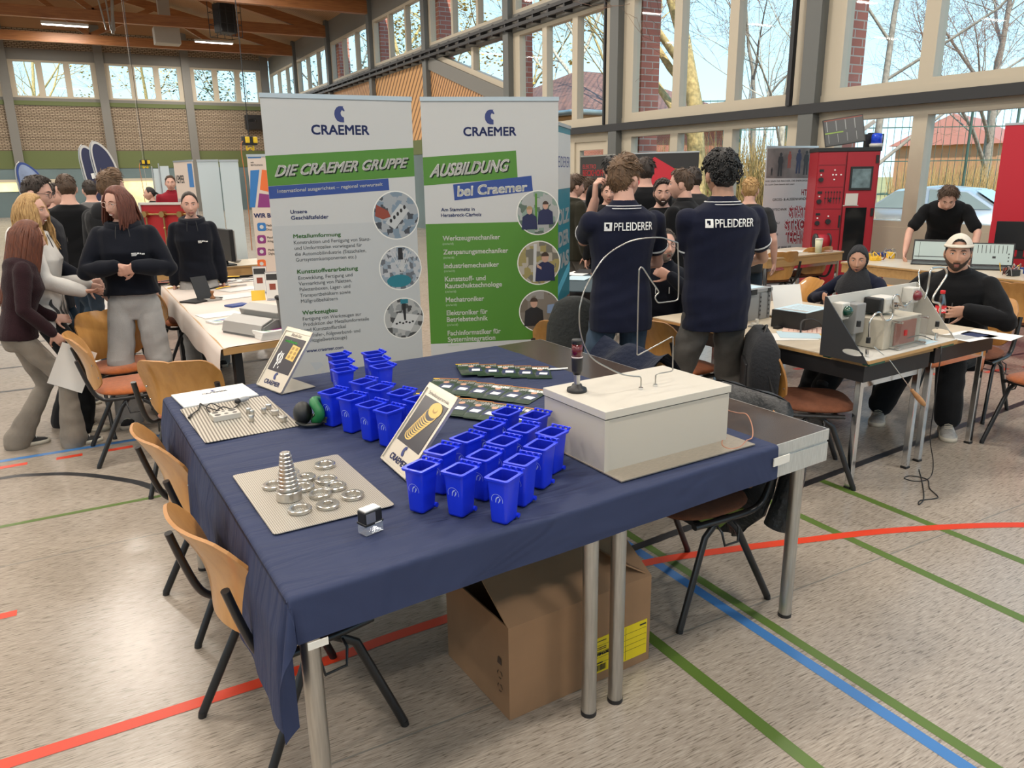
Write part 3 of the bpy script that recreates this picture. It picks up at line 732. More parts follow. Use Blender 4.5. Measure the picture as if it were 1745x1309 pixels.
# ---------------------------------------------------------------- notepad with letterhead
M_paper = mat('white paper', (.74, .73, .70), .7); M_ink = mat('navy print', (.030, .045, .17), .6); M_inkk = mat('black print', (.02, .02, .022), .6); M_inkg = mat('grey print', (.35, .36, .36), .7)
HORSE = [(.50, .98), (.34, .97), (.18, .88), (.06, .70), (.02, .48), (.06, .28), (.18, .10), (.36, .01), (.62, 0), (.62, .30), (.50, .36), (.44, .46), (.43, .58), (.47, .68), (.52, .74), (.58, .70), (.64, .66), (.70, .70), (.66, .80), (.60, .90), (.62, 1.0), (.56, .96)]
def logo(mb, x, y, w, M, z):
    """horse-head C above the company word, centred at x, word baseline at y, word width w"""
    s = w*.27; mb.add([M @ Vector((x-s*.36+a*s, y+w*.205+b*s, z)) for a, b in HORSE], [tuple(range(len(HORSE)))])
    text_into(mb, 'CRAEMER', (x-w/2, y, x+w/2, y+w*.165), M, bold=.024, fit='b', z=z)
t = thing('notepad', 'white notepad with a company letterhead at the far left table corner', 'notepad', (.411, 3.468, ZT), radians(6.5))
nb(M_paper).b2((-.155, -.118, 0), (.155, .118, .006)).build('sheet', t)
lb = nb(M_ink); logo(lb, .01, .03, .11, Matrix.Identity(4), .0066); lb.build('letterhead', t)
wb = nb(M_inkg)
for i in range(3): wb.b2((-.13, -.02-.02*i, .0062), (.11-.05*(i == 2), -.0192-.02*i, .0064))
wb.build('ruled_line', t)
# cable tester: black lead with grey hand piece
g = onT(415, 686, ZM)
t = thing('cable_handset', 'black lead with a grey handset lying across the notepad edge', 'cable', (0, 0, 0))
Rz = Matrix.Rotation(radians(28), 3, 'Z')
hs = MB().use(mat('grey plastic', (.32, .33, .34), .35)); hs.ball((g.x, g.y, ZM+.014), (.034, .013, .011), 20, 12, Rz); hs.build('handset', t)
nb(M_black).ball(Vector((g.x, g.y, ZM+.013))+Rz @ Vector((-.028, 0, 0)), (.014, .0135, .0115), 14, 10, Rz).build('end_cap', t)
cp = [onT(a, b, ZM+.006) for a, b in ((407, 689), (395, 697), (380, 700), (362, 704), (352, 698), (362, 694), (380, 698), (376, 704), (356, 701), (345, 690), (341, 688), (338, 698), (330, 704), (324, 710))]
for i in range(2, 9): cp[i].z += .008*((i % 3))
nb(M_black).tube(smooth(cp, 6), .0026, 6).build('lead', t)
nb(M_black).cyl(onT(326, 707, ZM+.006), onT(322, 712, ZM+.006), .005).build('plug', t)
# green and black work goggles
g = onT(531, 722, ZT)
t = thing('work_goggles', 'green and black folded work goggles between the metal sheet and the bins', 'goggles', (g.x, g.y, ZT), radians(-20))
M_grn = mat('green rubber', (.012, .16, .045), .45); M_blkr = mat('black rubber', (.012, .013, .013), .5)
b = nb(M_blkr); b.ball((-.03, .0, .045), (.036, .048, .045), 22, 14); b.build('shell', t)
b = nb(M_grn)
rg = []
for k in range(28):
    a = 2*pi*k/28
    rg.append(Vector((.028+.012*cos(2*a), .050*cos(a), .052+.038*sin(a))))
b.tube(rg, .017, 10, closed=True, sq=1.15); b.build('band', t)
nb(M_blkr).ball((.034, 0, .052), (.018, .036, .026), 16, 10).build('lens', t)
b = MB().use(M_blkr); text_into(b, 'uvex', (-.036, -.012, .036, .012), frame((.035, -.045, .034), (.72, -.42, -.1), (.1, .25, 1)), bold=.05, fit='b'); b.build('lettering', t)
b = nb(M_blkr); b.tube(smooth([(-.05, -.03, .02), (-.02, -.05, .012), (.03, -.045, .012), (.05, -.02, .02), (.05, .03, .02)], 6), .010, 8, sq=.6); b.build('strap', t)
# ---------------------------------------------------------------- leaning display stands
M_standf = mat('champagne aluminium', (.62, .57, .48), .35, .7); M_dkp = mat('dark picture', (.022, .02, .03), .3); M_gold = mat('golden print', (.70, .46, .11), .35)
M_goldd = mat('golden print shade', (.35, .2, .04), .4); M_greenp = mat('green print', (.05, .45, .06), .5); M_whitep = mat('white print', (.85, .85, .83), .5)
def display(P0, rz, th, label, kind):
    t = thing('display_stand', label, 'display stand', (P0.x, P0.y, ZT), rz)
    # local: x along the bottom edge, y backwards, panel leans back by th
    c, s = cos(th), sin(th); w, h = .228, .305
    M = Matrix(((1, 0, 0, 0), (0, c, -s, 0), (0, s, c, .004), (0, 0, 0, 1)))  # x, up the panel, out of the panel (towards the viewer is +z local of M)
    f = nb(M_standf, M); f.b2((0, 0, -.006), (w, h, 0)); f.b2((0, 0, 0), (w, .008, .004)); f.b2((0, h-.02, 0), (w, h, .004)); f.b2((0, 0, 0), (.007, h, .004)); f.b2((w-.007, 0, 0), (w, h, .004)); f.build('panel', t)
    base = nb(M_standf if kind == 1 else M_groove); base.b2((0, 0, 0), (w, .17, .003)); base.build('base_plate', t)
    nb(M_dkp, M).b2((.022, .085, 0), (w-.022, h-.045, .0012)).build('picture', t)
    lb = nb(M_ink, M); logo(lb, w/2, .020, .135, Matrix.Identity(4), .0014); lb.build('logo', t)
    tb = nb(M_inkk, M); text_into(tb, 'Scheibenpyramide' if kind == 2 else 'Block-Set', (.035 if kind == 2 else .07, h-.040, w-.035 if kind == 2 else w-.07, h-.024), None, fit='b', z=.0014, bold=.0); tb.build('lettering', t)
    if kind == 1:
        gb = nb(M_gold, M); gb.prism([(.118, .155), (.188, .150), (.192, .222), (.125, .228)], .0012, .0022)
        gb.use(M_goldd)
        for i in range(2):
            for j in range(3): 
                cx, cy = .140+.032*i, .168+.021*j; gb.add([(cx+.010*cos(2*pi*k/16), cy+.009*sin(2*pi*k/16), .0024) for k in range(16)], [tuple(range(16))])
        gb.build('golden_block', t)
        wbm = nb(M_whitep, M); random.seed(3)
        for i in range(16):
            x, y = .045+.055*random.random(), .095+.07*random.random(); wbm.b2((x, y, .0013), (x+.006, y+.006+.03*random.random(), .0018))
        wbm.build('white_figure', t)
        gr = nb(M_greenp, M); text_into(gr, 'metallwaren', (.045, .232, .15, .246), None, fit='b', z=.0016, bold=.03); gr.build('green_lettering', t)
    else:
        gb = nb(M_gold, M)
        for i in range(11):
            cx, cy = .080+.0055*i, .120+.0092*i; r = .029+.0012*i
            ring = [(cx+r*cos(2*pi*k/28), cy+r*.62*sin(2*pi*k/28)) for k in range(28)]; r2 = [(cx+(r-.0035)*cos(2*pi*k/28), cy+.0025+(r-.0035)*.62*sin(2*pi*k/28)) for k in range(28)]
            zz = .0014+.0001*i
            gb.use(M_dkp); gb.add([(x, y, zz-.00005) for x, y in ring], [tuple(range(28))])
            gb.use(M_gold); gb.add([(x, y, zz) for x, y in ring]+[(x, y, zz) for x, y in r2], [(k, (k+1) % 28, 28+(k+1) % 28, 28+k) for k in range(28)])
        cx, cy = .145, .232; gb.add([(cx+.043*cos(2*pi*k/28), cy+.027*sin(2*pi*k/28), .0027) for k in range(28)], [tuple(range(28))])
        gb.use(M_goldd); gb.add([(cx+.016*cos(2*pi*k/28), cy+.011*sin(2*pi*k/28), .0029) for k in range(28)], [tuple(range(28))])
        gb.use(M_gold); gb.add([(cx+.013*cos(2*pi*k/28), cy+.004+.009*sin(2*pi*k/28), .0030) for k in range(28)], [tuple(range(28))])
        gb.build('golden_discs', t)
    return t
display(Vector((.606, 3.553, 0)), radians(-74), radians(53), 'leaning picture stand with a golden block at the table back', 1)
display(Vector((.778, 2.350, 0)), radians(-89.6), radians(51), 'leaning picture stand with golden discs between the two groups of bins', 2)
# ---------------------------------------------------------------- self-inking stamp
g = onT(632, 905, ZT)
t = thing('self_inking_stamp', 'small black self inking stamp with a white top beside the perforated sheet', 'stamp', (g.x, g.y, ZT), radians(18))
M_clear = glass_mat('clear plastic', (.9, .92, .95), .2, .05, .3, (.6, .62, .68))
nb(M_black).box((0, 0, .047), (.056, .036, .036), None, .003).build('housing', t)
nb(M_black).box((0, 0, .029), (.060, .040, .007), None, .002).build('collar', t)
nb(M_clear).box((0, 0, .013), (.056, .036, .026)).build('clear_base', t)
nb(M_paper).box((0, 0, .0668), (.050, .031, .005), None, .0015).build('white_top', t)
nb(mat('silver label', (.45, .45, .46), .2, .8)).box((-.010, -.0185, .047), (.03, .0012, .028)).build('label_window', t)
b = nb(M_whitep); b.box((.012, -.0205, .029), (.022, .0008, .0025)).build('lettering', t)
# ---------------------------------------------------------------- toy wheelie bins
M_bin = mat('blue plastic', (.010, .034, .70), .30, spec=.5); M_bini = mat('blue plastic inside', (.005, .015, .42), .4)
def make_bin():
    t = thing('toy_bin', 'x', 'bin')
    b = nb(M_bin)
    def ring(w, d, z, yo=0): return [Vector((x, y+yo, z)) for x, y in rrect(w, d, .008, 3)]
    b.loft([ring(.050, .058, 0), ring(.052, .060, .006), ring(.060, .070, .085, .002), ring(.064, .076, .118, .003), ring(.064, .076, .128, .003)], True)
    b.M = None
    # open top: inner wall
    b.f.pop(); b.fm.pop(); b.fs.pop()
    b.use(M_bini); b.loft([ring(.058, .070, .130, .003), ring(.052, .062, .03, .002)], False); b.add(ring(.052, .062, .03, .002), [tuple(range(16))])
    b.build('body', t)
    r = nb(M_bin)
    o0 = ring(.076, .088, .124, .003); o1 = ring(.078, .090, .131, .003); i1 = ring(.058, .070, .131, .003); i0 = ring(.058, .070, .124, .003)
    r.loft([i0, o0, o1, i1], False, False); r.build('rim', t)
    h = nb(M_bin); h.cyl((-.036, .056, .136), (.036, .056, .136), .0028, n=8)
    for x in (-.03, -.01, .01, .03): h.box((x, .052, .133), (.004, .012, .009))
    h.build('hinge_bar', t)
    w = nb(M_bin)
    for x in (-.027, .027): w.cyl((x-.004, .030, .007), (x+.004, .030, .007), .007, n=12)
    w.build('wheel_stub', t)
    lg = nb(mat('pale blue print', (.42, .52, .85), .5))
    Mf = frame((0, -.0318, .070), (1, 0, 0), (0, -.12, 1))
    def ringp(r0, r1):
        lg.add([Mf @ Vector((r*cos(2*pi*k/24), r*sin(2*pi*k/24), .0012)) for r in (r0, r1) for k in range(24)], [(k, (k+1) % 24, 24+(k+1) % 24, 24+k) for k in range(24)])
    ringp(.0175, .0186)
    lg.add([Mf @ Vector((-.006+HX*.016, -.010+HY*.021, .0013)) for HX, HY in [(.0, .1), (.1, .0), (.25, .55), (.5, .8), (.8, .95), (.9, 1.05), (.7, 1.05), (.4, .95), (.1, .65)]], [tuple(range(9))])
    lg.add([Mf @ Vector((.002+HX*.010, -.009+HY*.018, .0013)) for HX, HY in [(.0, .0), (.25, .05), (.9, .6), (.85, .9), (.6, .9), (.5, .6)]], [tuple(range(6))])
    lg.add([Mf @ Vector((x, y, .0013)) for x, y in ((-.015, -.012), (.006, -.012), (.006, -.0105), (-.015, -.0105))], [(0, 1, 2, 3)])
    lg.build('emblem', t)
    return t
bin0 = None
Rb = [(720, 873, 'nearest the leaning disc picture, front row left'), (786, 880, 'second in the front row'), (859, 892, 'front corner one, nearest the table edge'), (754.5, 841, 'second row, behind the front left one'), (826, 852, 'middle of the second row'), (889, 862, 'second row, nearest the table edge'),
      (797, 817, 'third row, left end'), (858, 824, 'third row, middle'), (921, 832, 'third row, right end nearest the table edge'), (835, 792, 'fourth row, left end'), (892, 799, 'fourth row, middle'), (940, 807, 'fourth row, touching the white box'), (864, 766, 'back row left, next to the leaflets'), (911, 774, 'back row right, next to the white box')]
Lb = [(570, 726, 'front row, beside the green goggles'), (602, 737, 'front row, second from the goggles'), (635, 751, 'front row, third from the goggles'), (665, 761, 'front row, nearest the disc picture'), (621, 706, 'second row, left end'), (650, 718, 'second row, second along'), (686, 728, 'second row, third along'), (714, 741, 'half hidden behind the disc picture'),
      (578, 653, 'backmost of the left file of three'), (583, 668, 'middle of the left file of three'), (587, 683, 'front of the left file of three'), (637, 650, 'backmost of the right file of three'), (644, 663, 'middle of the right file of three'), (653, 676, 'front of the right file of three')]
random.seed(5)
for k, (px, py, lab) in enumerate(Rb+Lb):
    p = onT(px, py, ZT)
    o = bin0 if k else make_bin()
    if k == 0: bin0 = o
    else: o = copy_tree(bin0)
    right = k < 14
    a = (-63 if right else (-64 if k < 22 else -84))+random.uniform(-4, 4)
    fx = Vector((cos(radians(a)), sin(radians(a)), 0)); o.location = (p.x, p.y, ZT); o.rotation_euler = (0, 0, radians(a))
    o['label'] = 'small blue wheelie bin in the %s group, %s' % ('right' if right else 'left', lab)
    o['group'] = 'toy bins in the right group' if right else 'toy bins in the left group'
    # the pixel marks the lowest visible corner: step in by half the foot
    d = ray(px, py); d.z = 0; d.normalize(); o.location.x += d.x*.026; o.location.y += d.y*.026
# ---------------------------------------------------------------- leaflets
M_lf = mat('leaflet green', (.010, .030, .014), .35); M_lfp = mat('leaflet photo', (.05, .06, .05), .4, noise=.8, nscale=35); M_lfo = mat('leaflet orange', (.75, .25, .03), .4); M_skin0 = mat('printed skin', (.55, .30, .20), .5); M_lnav = mat('leaflet navy', (.02, .03, .09), .5); M_lyel = mat('leaflet yellow', (.75, .55, .03), .4)
def make_leaflet():
    t = thing('leaflet', 'x', 'leaflet'); w, h = .118, .225
    nb(M_lf).b2((0, 0, 0), (w, h, .0012)).build('sheet', t)
    b = nb(M_lfp); b.b2((.0, .028, .0012), (w*.5, .10, .0014)); b.build('photo', t)
    b = nb(M_lnav); b.prism([(.045, .06), (.11, .06), (.112, .13), (.085, .15), (.05, .13)], .0012, .0015); b.use(M_skin0); b.prism([(.07+.014*cos(2*pi*k/12), .162+.017*sin(2*pi*k/12)) for k in range(12)], .0012, .0016); b.use(M_whitep); b.prism([(.06, .075), (.098, .068), (.104, .104), (.066, .110)], .0015, .0018); b.build('printed_person', t)
    b = nb(M_whitep); text_into(b, 'AUSBILDUNG', (.006, .172, w-.003, .206), None, bold=.05, fit='b', z=.0018, shear=.25); b.build('lettering', t)
    b = nb(M_lfo); b.b2((0, h-.006, .0012), (w, h, .0015)); b.use(M_lyel); b.b2((0, h-.014, .0012), (.03, h-.006, .0016)); b.build('colour_bar', t)
    return t
lf0 = None
def leaf_row(a, b, n, first, last, rowname):
    """n overlapping leaflets between two top-edge pixels"""
    global lf0
    A = onT(*a, ZT); B = onT(*b, ZT); step = (B-A)/(n-1+1.15); ang0 = atan2(step.y, step.x)
    words = ['first', 'second', 'third', 'fourth', 'fifth', 'sixth', 'seventh', 'eighth']
    for i in range(n):
        q_ = A+step*i; an = ang0+radians(first+(last-first)*i/(n-1))
        o = make_leaflet() if lf0 is None else copy_tree(lf0)
        if lf0 is None: lf0 = o
        # anchor is the top left corner; the sheet hangs towards the viewer
        down = Vector((sin(an), -cos(an), 0))*.225
        o.location = (q_.x+down.x, q_.y+down.y, ZT+.0022*(n-1-i)+.0006); o.rotation_euler = (radians(.0), radians(1.0), an)
        o['label'] = 'dark green training leaflet, %s from the left in the %s fanned row' % (words[i], rowname); o['group'] = 'leaflets in the %s row' % rowname
leaf_row((776, 624), (929, 626), 5, 18, 8, 'back')
leaf_row((739.4, 649), (934, 664), 6, 14, -8, 'middle')
leaf_row((710, 675.6), (924, 697), 7, 18, -8, 'front')
o = MB().use(M_paper); q_ = onT(950, 629, ZT); o.prism([(-.05, -.008), (-.01, -.014), (.05, -.006), (.055, .012), (.01, .008), (-.03, .012)], 0, .003); tag(o.build('paper_scrap', None, (q_.x, q_.y, ZT), radians(-20)), 'torn white paper scrap behind the leaflets', 'paper')
# ---------------------------------------------------------------- white game box with the bent wire
BX, BY, BW, BD, BH = 1.3449, 1.8557, .557, .345, .205
t = thing('wire_game_box', 'white laminated box with a lid carrying a bent wire on the blue table', 'box', (BX, BY, ZT), radians(3.0))
M_lam = mat('white laminate', (.53, .49, .42), .38); M_lam_lit = mat('lit white laminate lid', (.58, .545, .475), .35)  # lid paler than the sides: the brighter lit top is in its colour
nb(mat('bare metal plate', (.50, .44, .36), .38, .7, noise=.15, nscale=20, stretch=(2, 20, 1))).b2((.0, -.085, 0), (.60, .26, .004)).build('base_plate', t)
nb(M_lam).b2((.004, .004, .004), (BW-.004, BD-.004, BH-.030)).b2((0, 0, .004), (.018, .004, BH-.031)).build('carcass', t)
nb(M_black).b2((.006, .006, BH-.030), (BW-.006, BD-.006, BH-.026)).build('gasket', t)
nb(M_lam_lit).b2((0, -.001, BH-.026), (BW, BD, BH), .0015).build('lid', t)
wm = t.matrix_world
ZL = ZT+BH
# bent wire in the vertical plane of its two posts
A = at(1092, 664, ZL); B = at(1116.6, 658.7, ZL); hd = (B-A); hd.z = 0; hd.normalize(); N = Vector((-hd.y, hd.x, 0))
WP = [(1092, 664), (1092.6, 642), (1079.5, 641.5), (1060, 638), (1038, 628), (1012, 613), (998, 594), (989, 566), (987, 536), (990, 515), (1000, 486), (1029, 440), (1063, 416), (1092, 407), (1125, 405), (1140, 409), (1155, 414), (1156.5, 470), (1156, 510), (1150, 513), (1121, 516.5), (1116, 508), (1118, 503), (1123.5, 498), (1108, 476), (1096, 457), (1092, 455), (1089, 460), (1087, 530), (1085.5, 604), (1088, 605), (1145, 574), (1147, 575), (1146.4, 630), (1144, 633), (1119, 637.5), (1117.3, 640), (1116.6, 658.7)]
wpts = [onplane(a, b, A, N) for a, b in WP]
def rounded(pts, k=3):
    out = [pts[0]]
    for i in range(1, len(pts)-1):
        a, b, c = pts[i-1], pts[i], pts[i+1]; r = min(.25, .02/max((a-b).length, 1e-4), .02/max((c-b).length, 1e-4))
        p, q2 = b+(a-b)*r, b+(c-b)*r
        for j in range(k+1): s_ = j/k; out.append(p*(1-s_)**2+b*2*s_*(1-s_)+q2*s_**2)
    return out+[pts[-1]]
seg = smooth([wpts[0]]+wpts[1:3], 1)+[*smooth(wpts[2:17], 5)][1:]+wpts[17:]
Mi = Matrix.Translation((BX, BY, ZT)) @ Matrix.Rotation(radians(3), 4, 'Z'); Mi = Mi.inverted()
nb(mat('bent steel wire', (.42, .40, .37), .3, 1.)).tube([Mi @ q for q in rounded(seg)], .0024, 8).build('bent_wire', t)
b = nb(M_chrome)
for q in (A, B): q2 = Mi @ q; b.cyl(q2, q2+Vector((0, 0, .008)), .008, n=6)
b.build('wire_post', t)
# signal lamp on the lid
q = at(983, 667, ZL)
t = thing('signal_lamp', 'black and red signal lamp standing on the white box lid', 'lamp', (q.x, q.y, ZL))
nb(M_black).lathe([(.0, 0), (.034, 0), (.035, .004), (.033, .012), (.020, .016), (.016, .026), (0, .026)], n=28).build('foot', t)
nb(M_alu).cyl((0, 0, .024), (0, 0, .062), .0105, n=20).build('stem', t)
nb(M_black).lathe([(0, .060), (.013, .060), (.018, .075), (.0195, .115), (.0195, .121), (0, .121)], n=28).build('socket', t)
nb(mat('red lens', (.10, .006, .01), .2, coat=.4)).lathe([(0, .121), (.0185, .121), (.0185, .166), (0, .166)], n=28).build('red_lens', t)
b = nb(mat('clear ring', (.6, .5, .5), .2)); b.lathe([(.0186, .119), (.0196, .119), (.0196, .123), (.0186, .123)], n=28, cap=False); b.build('ring', t)
nb(M_black).lathe([(0, .166), (.019, .166), (.0195, .178), (.018, .181), (0, .181)], n=28).build('cap', t)
# copper lead at the box
pts = [at(a, b, ZT+.004) for a, b in ((1238, 747), (1231, 751), (1232, 760), (1245, 765), (1262, 761), (1272, 751), (1282, 745), (1281, 730), (1272, 715))]
pts[-1].z += .02; pts[-2].z += .012; pts += [at(1258, 704, ZT+.03), at(1245, 701, ZT+.05), at(1240, 699, ZT+.06)]
tag(nb(mat('copper coloured lead', (.45, .20, .12), .4)).tube(smooth(pts, 6), .0022, 6).build('lead_wire'), 'thin copper coloured lead curling beside the white box', 'wire')
V3 = lambda *a: Vector(a)
# ---------------------------------------------------------------- cardboard box under the table
M_card = mat('brown cardboard', (.29, .165, .085), .8, noise=.10, nscale=5); M_cardi = mat('cardboard inside', (.20, .115, .06), .85)
P = at(868.7, 1229, 0); Q = at(1105, 1123, 0); R_ = at(772.5, 1117, 0)
w = (Q-P).length; an = atan2((Q-P).y, (Q-P).x); dpt = .43; hh = .345
t = thing('cardboard_box', 'large open cardboard box with a yellow parcel label under the blue table', 'box', (P.x, P.y, .001), an)
b = nb(M_card)
for lo, hi in (((0, 0, 0), (w, .006, hh)), ((0, dpt-.006, 0), (w, dpt, hh)), ((0, .006, 0), (.006, dpt-.006, hh)), ((w-.006, .006, 0), (w, dpt-.006, hh)), ((.006, .006, 0), (w-.006, dpt-.006, .006))): b.b2(lo, hi)
b.build('carton', t)
def flap(p0, p1, dvec, name):
    f = nb(M_card); d = Vector(dvec); p0 = Vector(p0); p1 = Vector(p1); n = d.cross(p1-p0).normalized()*.005
    vs = [p0, p1, p1+d, p0+d]; f.add(vs+[v+n for v in vs], [(3, 2, 1, 0), (4, 5, 6, 7), (0, 1, 5, 4), (1, 2, 6, 5), (2, 3, 7, 6), (3, 0, 4, 7)]); f.build('flap', t)
flap((0, 0, hh), (w, 0, hh), (0, .175, .105), 'f'); flap((0, dpt, hh), (w, dpt, hh), (0, -.12, .14), 'f'); flap((w, .01, hh), (w, dpt-.01, hh), (-.14, 0, .09), 'f')
M_yel = mat('yellow label', (.75, .58, .01), .6)
b = nb(M_yel); b.b2((w-.265, -.0015, .035), (w-.015, 0, .175)); lab = b.build('parcel_label', t)
ML = frame((w-.015, -.0018, .175), (-1, 0, 0), (0, 0, -1)); b = nb(M_inkk, ML)
random.seed(8); x = .19
while x < .24: wd = random.choice((.0015, .003, .004)); b.b2((x, .108, .0003), (x+wd, .132, .0006)); x += wd+random.choice((.0015, .003))
for y in (.03, .055, .078, .10): b.b2((.005, y, .0003), (.245, y+.001, .0006))
b.b2((.10, .005, .0003), (.101, .135, .0006)); b.b2((.005, .012, .0003), (.035, .018, .0006)); b.b2((.205, .098, .0003), (.24, .103, .0006))
for y in (.045, .038, .012): b.b2((.19, y, .0003), (.235, y+.003, .0006))
text_into(b, 'Craemer', (.125, .058, .24, .076), None, fit='b', bold=.04, z=.0006); b.build('lettering', lab)
MS = frame((-.0018, .075, .06), (0, -1, 0), (0, 0, 1)); b = nb(mat('box stamp print', (.07, .04, .025), .8), MS)
for cy in (.035, .085):
    for k in range(3):
        a0 = 2*pi*k/3; b.prism([(.02+.017*cos(a0+q)*s_, cy+.017*sin(a0+q)*s_) for q, s_ in ((0, 1), (.9, 1), (1.5, .8), (.9, .72), (0.1, .75))], .0003, .0006)
b.prism([(.006, .125), (.034, .125), (.030, .150), (.010, .150)], .0003, .0006); b.build('recycling_mark', t)
# carton and jacket on the chair under the table
tag(nb(M_cardi).box((0, 0, .065), (.20, .16, .13)).build('small_carton', None, (2.15, 2.28, .482), radians(20)), 'small brown carton on the chair under the blue table', 'carton')
M_quilt = mat('black quilted nylon', (.016, .018, .020), .45, bump=.5, bscale=38); M_lime = mat('lime lining', (.13, .21, .02), .6, noise=.15, nscale=20)
t = thing('quilted_jacket', 'black quilted jacket with lime lining over the chair under the table', 'jacket', (2.345, 2.255, 0), radians(1))
b = nb(M_quilt)
b.loft([[V3((w*.5)*0+d*cos(a)+xo+.012*sin(5*a+z*20), w*.5*sin(a), z) for a in [2*pi*i/40 for i in range(40)]] for w, d, xo, z in ((.10, .02, -.02, .20), (.22, .035, -.03, .27), (.40, .045, -.045, .36), (.47, .058, -.050, .48), (.495, .060, -.025, .62), (.47, .050, .010, .73), (.47, .055, .030, .80), (.42, .045, .035, .84), (.34, .02, .035, .852))])
b.build('shell', t)
sl = nb(M_quilt); sl.tube(smooth([(-.01, -.24, .74), (.02, -.27, .6), (.0, -.265, .45), (-.03, -.25, .33)], 5), [.05]*16, 12); sl.build('sleeve', t)
b = nb(M_lime); lq = [Vector(q) for q in ((-.34, -.10, .405), (-.20, -.14, .40), (-.10, -.14, .385), (-.20, -.10, .30), (-.30, -.06, .32))]; b.add(lq+[q+Vector((0, .01, .004)) for q in lq], [(0, 1, 2, 3, 4), (9, 8, 7, 6, 5)]+[(i, (i+1) % 5, 5+(i+1) % 5, 5+i) for i in range(5)]); b.build('lining', t)

# ================================================================ ROLL-UP BANNERS
M_bw = mat('banner white', (.52, .52, .51), .42); M_bg2 = mat('banner pale grey', (.465, .475, .475), .42); M_bgreen = mat('banner green', (.075, .215, .025), .42); M_bblue = mat('banner blue', (.028, .062, .25), .42)
M_gtxt = mat('green lettering', (.07, .21, .05), .5); M_dtxt = mat('dark grey lettering', (.11, .12, .13), .5); M_shad = mat('lettering drop edge', (.012, .03, .01), .5); M_cream2 = mat('cream lettering', (.74, .73, .68), .5)
M_map = mat('map grey', (.42, .45, .48), .5); M_railalu = mat('roll-up aluminium', (.55, .55, .55), .35, .9)
def photo_mat(name, a, b, c, s):
    m = mat(name, a, .35); t, bs = nodes(m)
    tcn = t.nodes.new('ShaderNodeTexCoord'); v = t.nodes.new('ShaderNodeTexVoronoi'); v.inputs['Scale'].default_value = s; v.distance = 'CHEBYCHEV'
    t.links.new(tcn.outputs['Object'], v.inputs['Vector']); r = t.nodes.new('ShaderNodeValToRGB'); t.links.new(v.outputs['Color'], r.inputs[0])
    r.color_ramp.interpolation = 'CONSTANT'; el = r.color_ramp.elements; el[0].position = 0; el[0].color = (*a, 1); el[1].position = .62; el[1].color = (*c, 1); k = el.new(.33); k.color = (*b, 1)
    t.links.new(r.outputs[0], bs.inputs['Base Color']); return m
M_ph1 = photo_mat('tool photo', (.05, .055, .065), (.32, .34, .36), (.18, .24, .30), 26); M_ph2 = photo_mat('spray photo', (.12, .13, .15), (.42, .43, .45), (.25, .30, .35), 40); M_ph3 = photo_mat('mould photo', (.06, .06, .06), (.38, .38, .37), (.24, .25, .25), 30)
M_ph4 = photo_mat('workshop photo', (.10, .14, .11), (.36, .37, .36), (.22, .30, .25), 22); M_ph5 = photo_mat('storage photo', (.16, .15, .12), (.40, .36, .30), (.30, .25, .10), 24); M_ph6 = photo_mat('office photo', (.16, .13, .10), (.20, .17, .14), (.28, .26, .24), 9)
M_pnavy = mat('printed navy', (.018, .022, .07), .45); M_pskin = mat('printed face', (.50, .30, .22), .45); M_pblack = mat('printed black', (.018, .017, .018), .45); M_phair = mat('printed hair', (.05, .03, .02), .45); M_pblue = mat('printed screen', (.22, .30, .45), .3); M_pred = mat('printed red', (.25, .05, .03), .4); M_pteal = mat('printed teal', (.02, .17, .22), .45)
class Panel:
    """a flat upright sheet known by its two upper corners; q(px,py) gives sheet coordinates of a spot of the photograph"""
    def __init__(s, TL, TR):
        s.o = Vector((TL[0], TL[1], 0)); d = Vector((TR[0]-TL[0], TR[1]-TL[1], 0)); s.w = d.length; s.x = d.normalized(); s.z = Vector((0, 0, 1)); s.n = s.x.cross(s.z); s.h = TL[2]
        s.rz = atan2(s.x.y, s.x.x); s.M = Matrix(((1, 0, 0, 0), (0, 0, -1, 0), (0, 1, 0, 0), (0, 0, 0, 1)))
    def q(s, px, py):
        p = onplane(px, py, s.o, s.n)-s.o; return p.dot(s.x), p.z
def quadmap(q):
    bl, br, tr, tl = [Vector((*p, 0)) for p in q]
    return lambda v: (bl*(1-v.x)+br*v.x)*(1-v.y)+(tl*(1-v.x)+tr*v.x)*v.y+Vector((0, 0, v.z))
def text_quad(mb, s, q, bold=.02, shear=0., z=.001, dx=0, dy=0, spacing=1.):
    f = quadmap(q); vs, fs = text_geo(s, 0, shear, spacing); vs, fs = embolden(vs, fs, bold) if bold >= .003 else (vs, fs); lo = vs.min(0); hi = vs.max(0)
    mb.add([f(Vector(((x-lo[0])/(hi[0]-lo[0]), (y-lo[1])/(hi[1]-lo[1]), z)))+Vector((dx, dy, 0)) for x, y in vs], fs)
def poly_into(mb, pts, z): mb.add([Vector((x, y, z)) for x, y in pts], [tuple(range(len(pts)))])
def ell(cx, cy, rx, ry, n=40): return [(cx+rx*cos(2*pi*k/n), cy+ry*sin(2*pi*k/n)) for k in range(n)]
def rollup(TL, TR, label, name='rollup_banner', base=True, group=None, sheet=None):
    P = Panel(TL, TR); t = thing(name, label, 'banner', (P.o.x, P.o.y, 0), P.rz, group)
    b = nb(sheet or M_bw, P.M); b.b2((0, .07, -.003), (P.w, P.h-.02, 0)); b.build('sheet', t)
    nb(M_railalu, P.M).b2((-.003, P.h-.025, -.012), (P.w+.003, P.h, .006)).build('top_rail', t)
    if base:
        nb(M_railalu).box((P.w/2, 0, .04), (P.w+.03, .12, .08), None, .015).build('base', t)
        nb(M_railalu).cyl((P.w/2, .03, .08), (P.w/2, .03, P.h-.01), .008, n=8).build('pole', t)
    return P, t
